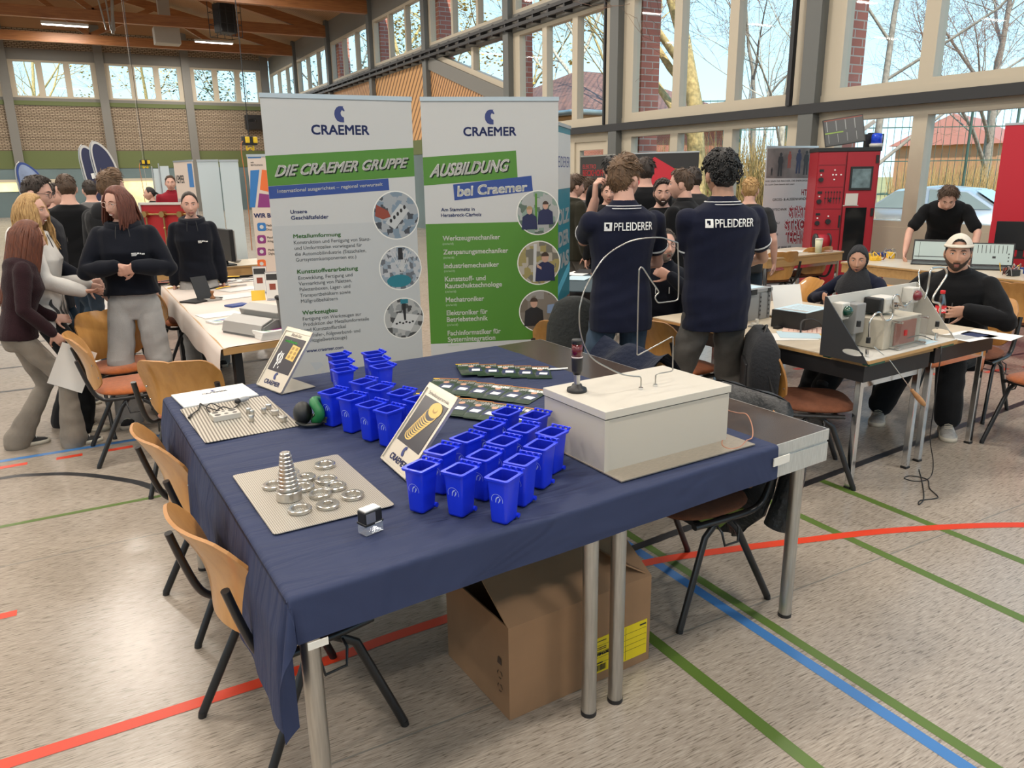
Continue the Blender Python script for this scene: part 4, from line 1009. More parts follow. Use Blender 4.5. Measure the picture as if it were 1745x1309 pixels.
def lines(P, t, items, f, m, name='lettering', bold=.012, z=.0012):
    for s, xl, yl, xr, yr, cap in items:
        b = nb(m, P.M); a = P.q(*f(xl, yl)); c = P.q(*f(xr, yr)); up = P.q(*f(xl, yl-cap)); h = up[1]-a[1]
        vs, fs = text_geo(s, 0); vs, fs = embolden(vs, fs, bold) if bold >= .003 else (vs, fs); lo = vs.min(0); hi = vs.max(0); base_h = .73
        sx_ = (c[0]-a[0])/(hi[0]-lo[0]); sy_ = h/base_h
        b.add([Vector((a[0]+(x-lo[0])*sx_, (a[1]+(c[1]-a[1])*0)+y*sy_, z)) for x, y in vs], fs)
        b.build(name, t)
def person_print(mb, cx, cy, s, shirt, hair=None, z=.003, head=1.):
    mb.use(shirt); poly_into(mb, [(cx-.62*s, cy-1.05*s), (cx-.55*s, cy-.1*s), (cx-.2*s, cy+.12*s), (cx+.2*s, cy+.12*s), (cx+.55*s, cy-.1*s), (cx+.62*s, cy-1.05*s)], z)
    mb.use(M_pskin); poly_into(mb, ell(cx, cy+.38*s, .22*s*head, .30*s*head, 18), z+.0003)
    mb.use(hair or M_phair); poly_into(mb, [(cx+.24*s*cos(a), cy+.46*s+.26*s*sin(a)) for a in [pi*k/10 for k in range(11)]], z+.0005)

# ---- banner with the company overview
f1 = lambda X, Y: (440+X/2.672, 150+Y/2.672)
P1, t1 = rollup((.985, 4.71, 2.2), (1.872, 4.647, 2.2), 'white roll-up banner headed with a green stripe reading die craemer gruppe')
b = nb(M_bg2, P1.M); x0, z0 = P1.q(*f1(70, 630)); b.b2((.0, .08, 0), (P1.w-.0, z0, .0004)); b.build('grey_panel', t1)
def band(P, t, f, q, m, name):
    b = nb(m, P.M); pts = [P.q(*f(*c)) for c in q]; b.prism(pts, 0, .0006); return b.build(name, t)
def clampx(P, q): return [(min(max(x, 0), P.w), y) for x, y in q]
def bandc(P, t, f, q, m, name, z=.0006):
    b = nb(m, P.M); pts = clampx(P, [P.q(*f(*c)) for c in q]); b.prism(pts, 0, z); return b.build(name, t)
bandc(P1, t1, f1, [(30, 448), (715, 402), (710, 272), (20, 309)], M_bgreen, 'green_band')
bandc(P1, t1, f1, [(40, 506), (597, 465), (592, 412), (30, 449)], M_bblue, 'blue_band', .0008)
lb = nb(M_ink, P1.M); a = P1.q(*f1(243, 213)); c = P1.q(*f1(507, 214)); logo(lb, (a[0]+c[0])/2, a[1], c[0]-a[0], Matrix.Identity(4), .0008); lb.build('logo', t1)
Q = [P1.q(*f1(*c)) for c in ((75, 405), (680, 362), (683, 316), (80, 352))]
b = nb(M_shad, P1.M); text_quad(b, 'DIE CRAEMER GRUPPE', Q, .028, .28, .0010, .007, -.007); b.use(M_cream2); text_quad(b, 'DIE CRAEMER GRUPPE', Q, .024, .28, .0016); b.build('headline', t1)
b = nb(M_cream2, P1.M); text_quad(b, 'International ausgerichtet \u2013 regional verwurzelt', [P1.q(*f1(*c)) for c in ((87, 484), (567, 450), (566, 430), (87, 462))], .015, 0, .0014); b.build('subline', t1)
lines(P1, t1, [('Unsere', 147, 572, 223, 569, 17), ('Gesch\u00e4ftsfelder', 150, 600, 321, 595, 18)], f1, M_ink, 'lettering', .02)
lines(P1, t1, [('Metallumformung', 160, 684, 377, 679, 18), ('Kunststoffverarbeitung', 178, 846, 455, 835, 19), ('Werkzeugbau', 201, 1033, 361, 1025, 19)], f1, M_gtxt, 'green_lettering', .025)
lines(P1, t1, [('Konstruktion und Fertigung von Stanz-', 163, 712, 512, 699, 17), ('und Umformteilen vorwiegend f\u00fcr', 166, 738, 473, 727, 17), ('die Automobilindustrie (Sitzschalen,', 168, 765, 492, 752, 17), ('Gurtsystemkomponenten etc.)', 172, 791, 447, 780, 17),
               ('Entwicklung, Fertigung und', 183, 874, 430, 863, 17), ('Vermarktung von Paletten,', 185, 900, 427, 890, 17), ('Palettenboxen, Lager- und', 189, 926, 420, 916, 17), ('Transportbeh\u00e4ltern sowie', 191, 953, 421, 943, 17), ('M\u00fcllgro\u00dfbeh\u00e4ltern', 195, 979, 362, 970, 17),
               ('Fertigung von Werkzeugen zur', 204, 1060, 470, 1042, 17), ('Produktion der Metallumformteile', 207, 1085, 505, 1066, 17), ('und Kunststoffartikel', 210, 1110, 400, 1098, 17), ('(Transfer-, Folgeverbund- und', 214, 1136, 465, 1117, 17), ('Spritzgie\u00dfwerkzeuge)', 217, 1160, 405, 1146, 17)], f1, M_dtxt, 'grey_lettering', .004)
lines(P1, t1, [('www.craemer.com', 220, 1205, 388, 1191, 16)], f1, M_ink, 'web_address', .02)
def circle_pic(P, t, f, cx, cy, rx, ry, m, extra):
    c = P.q(*f(cx, cy)); R = abs(P.q(*f(cx-rx, cy))[0]-c[0])
    R = min(R, P.w-c[0]+.012)
    b = nb(M_cream2, P.M); poly_into(b, ell(c[0], c[1], R*1.05, R*1.05), .0012); b.use(m); poly_into(b, ell(c[0], c[1], R, R), .0018)
    extra(b, c[0], c[1], R); b.build('round_picture', t)
def clip_ell(pts, cx, cy, R):
    out = []
    for x, y in pts:
        d = hypot(x-cx, y-cy)
        if d > R*.99: x, y = cx+(x-cx)*R*.99/d, cy+(y-cy)*R*.99/d
        out.append((x, y))
    return out
def ex1(b, cx, cy, R):
    b.use(M_pred); poly_into(b, clip_ell([(cx-.9*R, cy+.5*R), (cx-.35*R, cy+.2*R), (cx-.25*R, cy-.05*R), (cx-.6*R, cy-.15*R), (cx-.95*R, cy)], cx, cy, R), .0026)
    b.use(M_bg2); b.prism([(cx-.5*R, cy-.3*R), (cx+.2*R, cy+.5*R), (cx+.6*R, cy+.2*R), (cx-.1*R, cy-.6*R)], .002, .0025); b.use(M_pblack)
    for k in range(5): b.prism(ell(cx-.25*R+.16*k*R, cy-.22*R+.14*k*R, .06*R, .09*R, 10), .0025, .0028)
def ex2(b, cx, cy, R):
    b.use(M_bw); 
    for k in range(7): b.prism([(cx+.05*R, cy-.2*R), (cx+.08*R, cy-.2*R), (cx+(-.5+.17*k)*R+.03*R, cy+.8*R), (cx+(-.5+.17*k)*R, cy+.8*R)], .002, .0024)
    b.use(M_pteal); poly_into(b, clip_ell(ell(cx-.1*R, cy-.6*R, .6*R, .3*R, 18), cx, cy, R), .0026); b.use(M_pblack); b.prism([(cx-.1*R, cy+.4*R), (cx+.15*R, cy+.4*R), (cx+.12*R, cy+.95*R), (cx-.08*R, cy+.95*R)], .002, .0027)
def ex3(b, cx, cy, R):
    b.use(M_bw); b.prism(clip_ell([(cx-.7*R, cy-.4*R), (cx-.3*R, cy+.3*R), (cx+.8*R, cy+.1*R), (cx+.3*R, cy-.7*R)], cx, cy, R), .002, .0024); b.use(M_pblack); b.prism([(cx+.0*R, cy-.1*R), (cx+.1*R, cy-.1*R), (cx+.12*R, cy+.8*R), (cx-.08*R, cy+.8*R)], .0024, .003)
    for k in range(6): b.prism(ell(cx-.4*R+.17*k*R, cy-.25*R+.05*R*(k % 2), .06*R, .05*R, 10), .0024, .0028)
    b.use(M_pteal); poly_into(b, clip_ell([(cx-.15*R, cy+.75*R), (cx+.25*R, cy+.75*R), (cx+.25*R, cy+.97*R), (cx-.15*R, cy+.97*R)], cx, cy, R), .0032)
for cx, cy, m, ex in ((628, 580, M_ph1, ex1), (648, 820, M_ph2, ex2), (664, 1048, M_ph3, ex3)): circle_pic(P1, t1, f1, cx, cy, 102, 116, m, ex)
b = nb(M_map, P1.M)
for pts in ([(235, 1250), (285, 1248), (300, 1262), (280, 1275), (262, 1290), (250, 1270)], [(340, 1258), (370, 1235), (430, 1225), (437, 1240), (400, 1250), (380, 1262), (355, 1268)], [(285, 1290), (300, 1285), (305, 1305), (292, 1305)]): poly_into(b, [P1.q(*f1(*c)) for c in pts], .0012)
b.build('world_map', t1)
# ---- banner with the apprenticeships
f2 = lambda X, Y: (700+X/2.845, 150+Y/2.845)
P2, t2 = rollup((1.925, 4.63, 2.2), (2.735, 4.335, 2.2), 'roll-up banner with a large green field listing apprenticeships under ausbildung')
bandc(P2, t2, f2, [(30, 474), (518, 436), (510, 303), (20, 337)], M_bgreen, 'green_band')
bandc(P2, t2, f2, [(212, 545), (592, 500), (585, 425), (205, 468)], M_bblue, 'blue_band', .0009)
b = nb(M_bgreen, P2.M); z0 = P2.q(*f2(75, 660))[1]; z1 = P2.q(*f2(725, 1212))[1]; b.b2((0, z1+.0, 0), (P2.w, z0, .0005)); b.build('green_field', t2)
lb = nb(M_ink, P2.M); a = P2.q(*f2(255, 234)); c = P2.q(*f2(512, 232)); logo(lb, (a[0]+c[0])/2, a[1], c[0]-a[0], Matrix.Identity(4), .0008); lb.build('logo', t2)
Q = [P2.q(*f2(*c)) for c in ((90, 434), (475, 403), (478, 343), (100, 370))]
b = nb(M_shad, P2.M); text_quad(b, 'AUSBILDUNG', Q, .03, .28, .0010, .007, -.007); b.use(M_cream2); text_quad(b, 'AUSBILDUNG', Q, .026, .28, .0016); b.build('headline', t2)
b = nb(M_cream2, P2.M); text_quad(b, 'bei Craemer', [P2.q(*f2(*c)) for c in ((225, 528), (565, 500), (565, 455), (227, 474))], .03, 0, .0016); b.build('subline', t2)
lines(P2, t2, [('Am Stammsitz in', 147, 598, 310, 592, 17), ('Herzebrock-Clarholz', 147, 625, 343, 619, 17)], f2, M_ink, 'lettering', .02)
big = [('Werkzeugmechaniker', 155, 740, 433, 728, 24), ('Zerspanungsmechaniker', 158, 807, 472, 795, 24), ('Industriemechaniker', 161, 874, 427, 863, 24), ('Kunststoff- und', 165, 938, 363, 931, 24), ('Kautschuktechnologe', 167, 971, 442, 960, 24), ('Mechatroniker', 170, 1038, 355, 1030, 24), ('Elektroniker f\u00fcr', 174, 1102, 372, 1094, 24), ('Betriebstechnik', 175, 1134, 373, 1126, 24), ('Fachinformatiker f\u00fcr', 179, 1200, 436, 1187, 24), ('Systemintegration', 180, 1231, 410, 1220, 24)]
lines(P2, t2, big, f2, M_cream2, 'white_lettering', .02)
lines(P2, t2, [('(m/w/d)', x, y, x+52, y-2, 11) for x, y in ((155, 761), (158, 828), (162, 893), (168, 993), (171, 1058), (177, 1154), (182, 1251))], f2, mat('pale green lettering', (.42, .52, .36), .5), 'small_lettering', .0)
def e4(b, cx, cy, R):
    person_print(b, cx-.42*R, cy-.12*R, .62*R, M_pnavy, mat('printed blond', (.35, .25, .12), .5)); person_print(b, cx+.36*R, cy+.1*R, .62*R, M_pnavy, None, .0036); b.use(M_bgreen); b.prism([(cx-.15*R, cy-.8*R), (cx-.05*R, cy-.8*R), (cx-.05*R, cy+.9*R), (cx-.15*R, cy+.9*R)], .002, .0024)
def e5(b, cx, cy, R):
    person_print(b, cx+.30*R, cy-.05*R, .78*R, M_pnavy); b.use(M_bw); b.prism([(cx-.3*R, cy-.9*R), (cx-.15*R, cy-.9*R), (cx-.1*R, cy+.9*R), (cx-.25*R, cy+.9*R)], .002, .0024); b.use(M_pskin); b.prism([(cx-.1*R, cy-.05*R), (cx+.12*R, cy-.2*R), (cx+.12*R, cy-.32*R), (cx-.1*R, cy-.2*R)], .004, .0044)
def e6(b, cx, cy, R):
    person_print(b, cx-.30*R, cy+.12*R, .80*R, M_pblack); b.use(M_pblue); b.prism([(cx+.35*R, cy-.1*R), (cx+.8*R, cy-.15*R), (cx+.75*R, cy+.35*R), (cx+.38*R, cy+.3*R)], .004, .0046); b.use(M_bw); b.prism(clip_ell([(cx-.1*R, cy-.6*R), (cx+.7*R, cy-.45*R), (cx+.6*R, cy-.75*R), (cx-.2*R, cy-.95*R)], cx, cy, R), .004, .0044); b.use(M_pskin); b.prism([(cx-.05*R, cy-.5*R), (cx+.25*R, cy-.55*R), (cx+.25*R, cy-.68*R), (cx-.05*R, cy-.66*R)], .0046, .005)
for cx, cy, m, ex in ((617, 605, M_ph4, e4), (621, 848, M_ph5, e5), (626, 1082, M_ph6, e6)): circle_pic(P2, t2, f2, cx, cy, 100, 115, m, ex)
lines(P2, t2, [('www.craemer.com', 610, 1240, 668, 1232, 12)], f2, M_ink, 'web_address', .02)
# ---- teal banner of the neighbouring stand, mostly behind
P3, t3 = rollup((3.0, 4.84, 2.1), (3.56, 5.46, 2.1), 'narrow view of a white and teal roll-up behind the ausbildung banner', sheet=M_pteal)
b = nb(M_bw, P3.M); b.b2((0, 1.62, 0), (P3.w, 2.03, .001)); b.build('white_head', t3)
b = nb(M_ink, P3.M); text_into(b, 'PFLEIDERER', (.05, 1.78, P3.w-.03, 1.86), None, fit='b', z=.0016, bold=.0); b.build('lettering', t3)
b = nb(M_bw, P3.M)
for k, s in enumerate(('HOLZ', 'ODER', 'WAS')): text_into(b, s, (.06, 1.35-.17*k, P3.w-.06, 1.47-.17*k), None, fit='b', z=.0016, bold=.04)
b.build('headline', t3)
b = nb(mat('printed crowd', (.25, .12, .10), .5, noise=.9, nscale=16), P3.M); b.b2((0, .08, 0), (P3.w, .75, .001)); b.use(mat('cyan print', (.10, .42, .55), .5)); b.prism([(0, .75), (P3.w, .95), (P3.w, 1.02), (0, .82)], 0, .0014); b.build('picture', t3)

# ================================================================ PEOPLE
def fabric(name, col, bump=.16, bs=240, rough=.9, sheen=.15, noise=.06):
    return mat(name, col, rough, noise=noise, nscale=6, bump=bump, bscale=bs, sheen=sheen*.5, spec=.15)
SKIN = {'fair': mat('fair skin', (.58, .33, .25), .5, noise=.05, nscale=20), 'tan': mat('tan skin', (.46, .25, .17), .5, noise=.05, nscale=20), 'olive': mat('olive skin', (.40, .22, .145), .5, noise=.05, nscale=20)}
M_lips = mat('lips', (.36, .14, .12), .45); B_dark = mat('short dark beard', (.060, .038, .028), .9); B_grey = mat('short grey beard', (.22, .175, .145), .9); M_eyew = mat('eye white', (.62, .60, .58), .25); M_iris = mat('iris', (.03, .02, .015), .2); M_teeth = mat('teeth', (.75, .73, .68), .3)
def hairm(name, col, c2=None):
    if name in MATS: return MATS[name]
    c2 = c2 or tuple(x*.45 for x in col)
    return wood_mat(name, col, c2, .58, (40, 40, 5), 0, 3.)
H_brown = hairm('brown hair', (.085, .045, .022)); H_lbrown = hairm('light brown hair', (.16, .088, .042)); H_black = hairm('black hair', (.012, .011, .011)); H_dark = hairm('dark brown hair', (.035, .021, .014)); H_aub = hairm('auburn hair', (.165, .048, .020), (.07, .02, .01)); H_red = hairm('red brown hair', (.15, .045, .026), (.07, .02, .012)); H_blond = hairm('blond hair', (.50, .31, .12), (.24, .13, .045)); H_grey = hairm('greying hair', (.12, .10, .085), (.04, .035, .03))
F_navy = fabric('navy pique', (0.0083, 0.0104, 0.0259), .25, 420); F_navyh = fabric('navy black sweat', (0.0054, 0.0068, 0.0122)); F_black = fabric('black cotton', (0.0058, 0.0061, 0.0072)); F_char = fabric('charcoal sweat', (0.0158, 0.0166, 0.0187)); F_olive = fabric('olive sweat', (0.0252, 0.0238, 0.0158)); F_grey = fabric('grey jersey', (.13, .125, .125)); F_dgrey = fabric('dark grey jersey', (0.0252, 0.0259, 0.0274)); F_burg = fabric('burgundy knit', (0.0230, 0.0086, 0.0115), .4, 160); F_white = fabric('white sweat', (.60, .58, .55)); F_redp = fabric('red pique', (.22, .012, .022)); F_bei = fabric('beige fleece', (.45, .36, .28))
D_blue = fabric('blue denim', (.055, .085, .13), .3, 300, noise=.25); D_dark = fabric('dark denim', (.020, .034, .052), .3, 300, noise=.22); D_grey = fabric('washed grey denim', (.125, .116, .104), .3, 300, noise=.28); D_lgrey = fabric('pale grey denim', (.33, .32, .31), .3, 300, noise=.12); D_beige = fabric('beige grey denim', (.235, .205, .17), .3, 300, noise=.18); D_black = fabric('black denim', (.012, .013, .015), .3, 300)
M_rib = mat('white rib', (.65, .65, .66), .8); M_sole = mat('pale rubber sole', (.52, .48, .40), .6); M_shoek = mat('black suede', (.015, .015, .016), .8); M_shoec = mat('cream leather', (.55, .48, .37), .6); M_shoes = mat('silver mesh', (.34, .33, .31), .5, noise=.2, nscale=40); M_sock = mat('white sock', (.55, .55, .55), .9); M_specs = mat('dark spectacle frame', (.02, .018, .018), .3); M_specl = mat('light spectacle frame', (.55, .42, .36), .3)
def V(*a): return Vector(a)
def remesh(mb, vox, sm=3, wr=0., seed=0, wf=1.):
    """join overlapping closed pieces into one continuous surface"""
    me = bpy.data.meshes.new('tmp'); me.from_pydata(mb.v, [], mb.f); o = bpy.data.objects.new('tmp', me); COL.objects.link(o)
    m = o.modifiers.new('r', 'REMESH'); m.mode = 'VOXEL'; m.voxel_size = vox; m.use_smooth_shade = True
    if sm: s_ = o.modifiers.new('s', 'SMOOTH'); s_.iterations = sm; s_.factor = .5
    out = bpy.data.meshes.new_from_object(o.evaluated_get(bpy.context.evaluated_depsgraph_get()))
    bpy.data.objects.remove(o); bpy.data.meshes.remove(me)
    if wr:
        n = len(out.vertices); co = np.empty(n*3); out.vertices.foreach_get('co', co); co = co.reshape(-1, 3); no = np.empty(n*3); out.vertices.foreach_get('normal', no); no = no.reshape(-1, 3)
        x, y, z = co.T*wf; k = seed*1.7
        d = np.sin(44*z+5*np.sin(9*x+k)+4*np.sin(8*y+2*k)+k)*(.55+.45*np.sin(11*x-7*z+k))*.6+np.sin(27*z-19*x+14*y+3*np.sin(12*z+k))*.5+np.sin(70*z+30*x*np.sin(4*z)+20*y+k)*.25
        co += no*(d*wr)[:, None]; out.vertices.foreach_set('co', co.ravel())
    out.polygons.foreach_set('use_smooth', [True]*len(out.polygons)); out.update(); return out
def ring3(c, ax, ay, rx, ry, n=20, p=2.3):
    out = []
    for k in range(n):
        a = 2*pi*k/n; cc, ss = cos(a), sin(a); r = (abs(cc)**p+abs(ss)**p)**(-1/p); out.append(c+ax*(rx*r*cc)+ay*(ry*r*ss))
    return out
def limb(mb, pts, rs, n=12):
    """tapering closed tube with round joints"""
    mb.tube(pts, list(rs), n)
    for p, r in zip(pts, rs): mb.ball(p, r*.99, n, 8)
def ik(a, t, l1, l2, pole):
    d = t-a; L = d.length
    if L > (l1+l2)*.995: t = a+d*((l1+l2)*.995/L); d = t-a; L = d.length
    u = d.normalized(); pl = pole-u*pole.dot(u)
    if pl.length < 1e-5: pl = V(0, -1, 0)
    pl.normalize(); ca = (l1*l1+L*L-l2*l2)/(2*l1*L); ca = max(-1, min(1, ca)); sa = sqrt(1-ca*ca)
    return a+u*(l1*ca)+pl*(l1*sa), t
def lip_(z, pts):
    for (a, fa), (b, fb) in zip(pts, pts[1:]):
        if a <= z <= b: t = (z-a)/(b-a); t = t*t*(3-2*t); return fa+(fb-fa)*t
    return pts[0][1] if z < pts[0][0] else pts[-1][1]
NOSE = [(-.052, 0), (-.040, .015), (-.033, .0235), (-.022, .019), (.006, .008), (.024, .003), (.04, 0)]
def headpt(th, ph, fem=0., jaw=1.):
    hw, hd, hh = .0745, .094, .117
    x = hw*cos(ph)*sin(th); y = hd*cos(ph)*cos(th); z = hh*sin(ph)
    zz = max(0, -z/hh); f = cos(th)
    x *= 1-(.34+.07*fem)*zz**1.7*1; 
    if f > 0: y = y*(1-.10*zz**2)+.016*zz*f; x *= 1+.10*zz*(1-zz)*jaw
    else: y *= 1-.42*zz
    if z > 0 and f < 0: y *= 1.04
    # squarer lower face so that the chin is not a point
    if zz > .55: z = -hh*(.55+(zz-.55)*.93)
    if f > .1:
        ax = abs(x); w = min(1, (f-.1)*2)
        y += w*lip_(z, NOSE)*exp(-(x/(.0105+.006*exp(-((z+.036)/.010)**2)))**2)
        y -= w*.0085*exp(-((ax-.031)/.015)**2-((z-.011)/.011)**2)
        y += w*(.0045-.002*fem)*exp(-((ax-.028)/.024)**2-((z-.031)/.008)**2)
        y += w*.004*exp(-((ax-.044)/.018)**2-((z+.022)/.020)**2)
        y += w*.0055*exp(-(x/.021)**2)*(exp(-((z+.0605)/.0045)**2)+exp(-((z+.0725)/.0055)**2))
        y += w*.0065*exp(-(x/.020)**2-((z+.098)/.012)**2)
    return V(x, y, z)
def thmap(u): return 2*pi*u-.62*sin(2*pi*u)
HAIRLINE = [(0, .080), (35, .074), (55, .052), (70, .012), (84, -.018), (92, .020), (104, .012), (118, -.030), (140, -.066), (180, -.076)]
def hairz(th, up=0.):
    a = abs(math.degrees(th)) % 360; a = 360-a if a > 180 else a
    return lip_(a, HAIRLINE)+up
def build_head(mb, M, skin, o, hc):
    """adds the face to mb: skin, lips, eyes, brows, ears"""
    fem = o.get('fem', 0); nu, nv = o.get('hres', (64, 52)); mb.M = M
    P = [[headpt(thmap(i/nu-.5), -pi/2+pi*(j+.5)/nv*0.999, fem, o.get('jaw', 1)) for i in range(nu)] for j in range(nv)]
    vs = [p for r in P for p in r]+[V(0, -.01, -.112), V(0, 0, .117)]
    fl, fs = [], []
    sm = o.get('smile', 0)
    for j in range(nv-1):
        for i in range(nu):
            q = (j*nu+i, j*nu+(i+1) % nu, (j+1)*nu+(i+1) % nu, (j+1)*nu+i); c = (vs[q[0]]+vs[q[2]])/2
            zz = c.z-sm*.010*(c.x/.026)**2
            (fl if c.y > .05 and abs(c.x) < .024+.005*sm and -.0785 < zz < -.0565+.001*sm and abs(c.x) < .026*(1-((zz+.0675)/.018)**2) else fs).append(q)
    L = len(vs)-2; fs += [(L, (i+1) % nu, i) for i in range(nu)]+[(L+1, (nv-1)*nu+i, (nv-1)*nu+(i+1) % nu) for i in range(nu)]
    mb.use(skin).add(vs, fs, True); mb.use(M_lips).add(vs, fl, True)
    yf = lambda x, z: max((p.y for p in vs if abs(p.x-x) < .006 and abs(p.z-z) < .006), default=.08)
    for s in (-1, 1):
        ey = yf(s*.031, .011)
        mb.use(M_eyew).ball((s*.031, ey-.0075, .011), .0118, 14, 10)
        g = o.get('gaze', 0)
        mb.use(M_iris).ball((s*.031+g*.004, ey-.0012, .0106), (.0062, .0064, .0064), 12, 8)
        mb.use(skin).ball((s*.031, ey-.0075, .0172), (.0150, .0126, .0088), 14, 8)
        mb.ball((s*.031, ey-.0078, .0025), (.0140, .0116, .0050+.002*sm), 14, 8)
        mb.use(M_iris).tube([(s*(.031+.0125*t), ey+.0038-.006*t*t,   .0150-.0040*t*t) for t in (-1, -.5, 0, .5, 1)], .0012, 5)
        mb.use(hc).tube([V(s*x, yf(s*x, z)+.0015, z) for x, z in ((.014, .0275), (.024, .0325), (.036, .0335), (.047, .0275))], [.0022, .0033, .0030, .0014], 6)
        mb.use(skin).ball((s*.0735, -.006, -.006), (.010, .021, .031), 14, 10, Matrix.Rotation(s*radians(-14), 3, 'Z') @ Matrix.Rotation(radians(-10), 3, 'X'))
        mb.use(M_lips if False else skin).ball((s*.079, -.002, -.004), (.006, .012, .019), 10, 8)
    if sm > .4: mb.use(M_teeth).ball((0, yf(0, -.066)-.0045, -.0665), (.017, .007, .0042), 14, 8)
    elif o.get('open'): mb.use(M_iris).ball((0, yf(0, -.066)-.003, -.067), (.011, .006, .0035), 12, 8)
    mb.M = None
def build_hair(M, o, hm, name, parent, seed=1):
    st = o.get('hair', 'short'); mb = nb(hm, M); random.seed(seed)
    up = {'buzz': .01, 'tied': .012}.get(st, 0); nu, nv = 60, 44
    T0 = {'short': .016, 'crop': .010, 'curly': .030, 'quiff': .022, 'long': .013, 'bob': .016, 'tied': .012, 'buzz': .004, 'mop': .026}[st]
    def off(p, th):
        z0 = hairz(th, up); m = (p.z-z0)/.018; m = max(0, min(1, m)); m = m*m*(3-2*m)
        top = max(0, min(1, (p.z-.02)/.07)); t = T0*(.42+.58*top)
        if st == 'quiff': t += .020*max(0, cos(th))*top*exp(-((p.z-.09)/.04)**2)
        if st in ('long', 'bob'): t = T0
        if st in ('short', 'mop', 'curly', 'quiff'): t *= 1+.22*sin(17*p.x*8+3*th)*sin(60*p.z+4*th+seed)
        if st == 'curly': t *= 1+.15*sin(110*p.x+90*p.z)*sin(100*p.y+70*p.z)
        return m, t
    vs, mk = [], []
    for j in range(nv+1):
        for i in range(nu):
            th = thmap(i/nu-.5); ph = -pi/2+pi*j/nv; p = headpt(th, ph, 0, 0)
            if abs(th) < 1.2 and p.z < .07: p = V(p.x, min(p.y, .0935*cos(ph)*cos(th)), p.z)
            m, t = off(p, th); n = V(p.x/.0745**2, p.y/.094**2, p.z/.117**2).normalized()
            vs.append(p+n*(-.006+(.006+t)*m)); mk.append(m)
    fs = [(j*nu+i, j*nu+(i+1) % nu, (j+1)*nu+(i+1) % nu, (j+1)*nu+i) for j in range(nv) for i in range(nu) if max(mk[j*nu+i], mk[j*nu+(i+1) % nu], mk[(j+1)*nu+i], mk[(j+1)*nu+(i+1) % nu]) > 0]
    mb.add(vs, fs, True)
    def scalp(th, z): 
        ph = math.asin(max(-1, min(1, z/.117))); return headpt(th, ph, 0, 0)
    NL = o.get('locks', 320)
    if st in ('short', 'quiff', 'mop', 'crop'):
        for k in range(NL):
            th = random.uniform(-pi, pi); z = random.uniform(hairz(th)+.02, .114); p = scalp(th, z); n = V(p.x/.0745**2, p.y/.094**2, p.z/.117**2).normalized()
            d = V(random.uniform(-.5, .5), .9 if st == 'quiff' else .3, -.55+random.uniform(-.35, .35)); d = (d-n*d.dot(n)).normalized()+n*random.uniform(.05, .35 if z > .06 else .12); d.normalize(); L = T0*(1.0+random.random()*(1.5 if z > .06 else .5))*(1 if z > .05 else .75)
            b = p+n*T0*(.30 if z < .05 else .75); mb.tube([b, b+d*L*.5+n*L*.12, b+d*L], [.0034, .0030, .0008], 4)
    if st == 'curly':
        for k in range(int(NL*1.6)):
            th = random.uniform(-pi, pi); z = random.uniform(hairz(th)+.035, .115); p = scalp(th, z); n = V(p.x/.0745**2, p.y/.094**2, p.z/.117**2).normalized(); x, y = basis(n)
            r = .0085; b = p+n*T0*random.uniform(.55, 1.0); a0 = random.uniform(0, 6)
            mb.tube([b+x*r*cos(a0+q*1.1)+y*r*sin(a0+q*1.1)+n*(.002*q) for q in range(6)], [.004, .0045, .0045, .004, .0035, .001], 5)
    if st in ('long', 'bob'):
        L = o.get('hairlen', .42); wav = o.get('wave', 0.); lo = o.get('part', 62)
        for k in range(int(o.get('nlocks', 130)*1.6)):
            th = radians(random.choice((-1, 1))*random.uniform(lo, 180)); z = random.uniform(.0, .10) if abs(th) < 1.9 else random.uniform(-.04, .09)
            p = scalp(th, z); n = V(p.x, p.y, 0).normalized(); pts = [p+n*.010]; LL = L*random.uniform(.82, 1.04)
            fl = o.get('flip', 0.)
            q0 = scalp(th, max(-.03, z-.06)); q1 = V(q0.x*1.22, q0.y*1.12-.004, z-.07)
            pts = [p+n*.008, p*.4+q1*.6+n*.012, q1+n*.006]
            fwd = o.get('front', 0.)*(1 if abs(th) < 2.2 else 0)
            m_ = 9; spread = 1+.25*random.random(); ph0 = random.uniform(0, 6)
            for i in range(1, m_+1):
                s = i/m_; w = wav*sin(ph0+i*1.5)*(.4+s)
                pts.append(V(q1.x*(1+.12*s*spread)+w, q1.y*(1+.05*s)+fwd*s*.05-(.0 if fwd else .022*s)+wav*cos(ph0+i*1.5)*.6, q1.z-LL*s*.9)+n*(.006+fl*max(0, s-.7)))
            rr = .0078; mb.tube(pts, [rr*.7, rr, rr*1.1]+[rr*(1.1-.75*(i/m_)**2.2) for i in range(1, m_+1)], 6)
    if st == 'tied':
        mb.ball((0, -.098, .012), (.030, .026, .030), 16, 10)
        if o.get('tail'):
            mb.tube(smooth([(0, -.11, .015), (0, -.145, -.02), (.0, -.145, -.09), (0, -.13, -.17)], 4), .017, 8)
    h = mb.build(name, parent, smooth=True)
    if o.get('beard'):
        bm = nb(o.get('beardm', hm), M); vs, fs, mk = [], [], []
        nu, nv = 56, 40; d = o['beard']
        for j in range(nv+1):
            for i in range(nu):
                th = (i/nu-.5)*pi*1.12; z = -.113+.118*j/nv; ph = math.asin(max(-1, min(1, z/.117))); p = headpt(th, ph, 0, 1); a = abs(math.degrees(th))
                top = -.055 if a < 26 else (-.055+.050*min(1, (a-26)/55)**1.4); mouth = a < 15 and -.082 < p.z < -.055
                on = (p.z < top-.0 and not mouth) or (a < 20 and -.057 < p.z < -.046)
                n = V(p.x/.0745**2, p.y/.094**2, p.z/.14**2).normalized(); vs.append(p+n*(d if on else -.004)); mk.append(on)
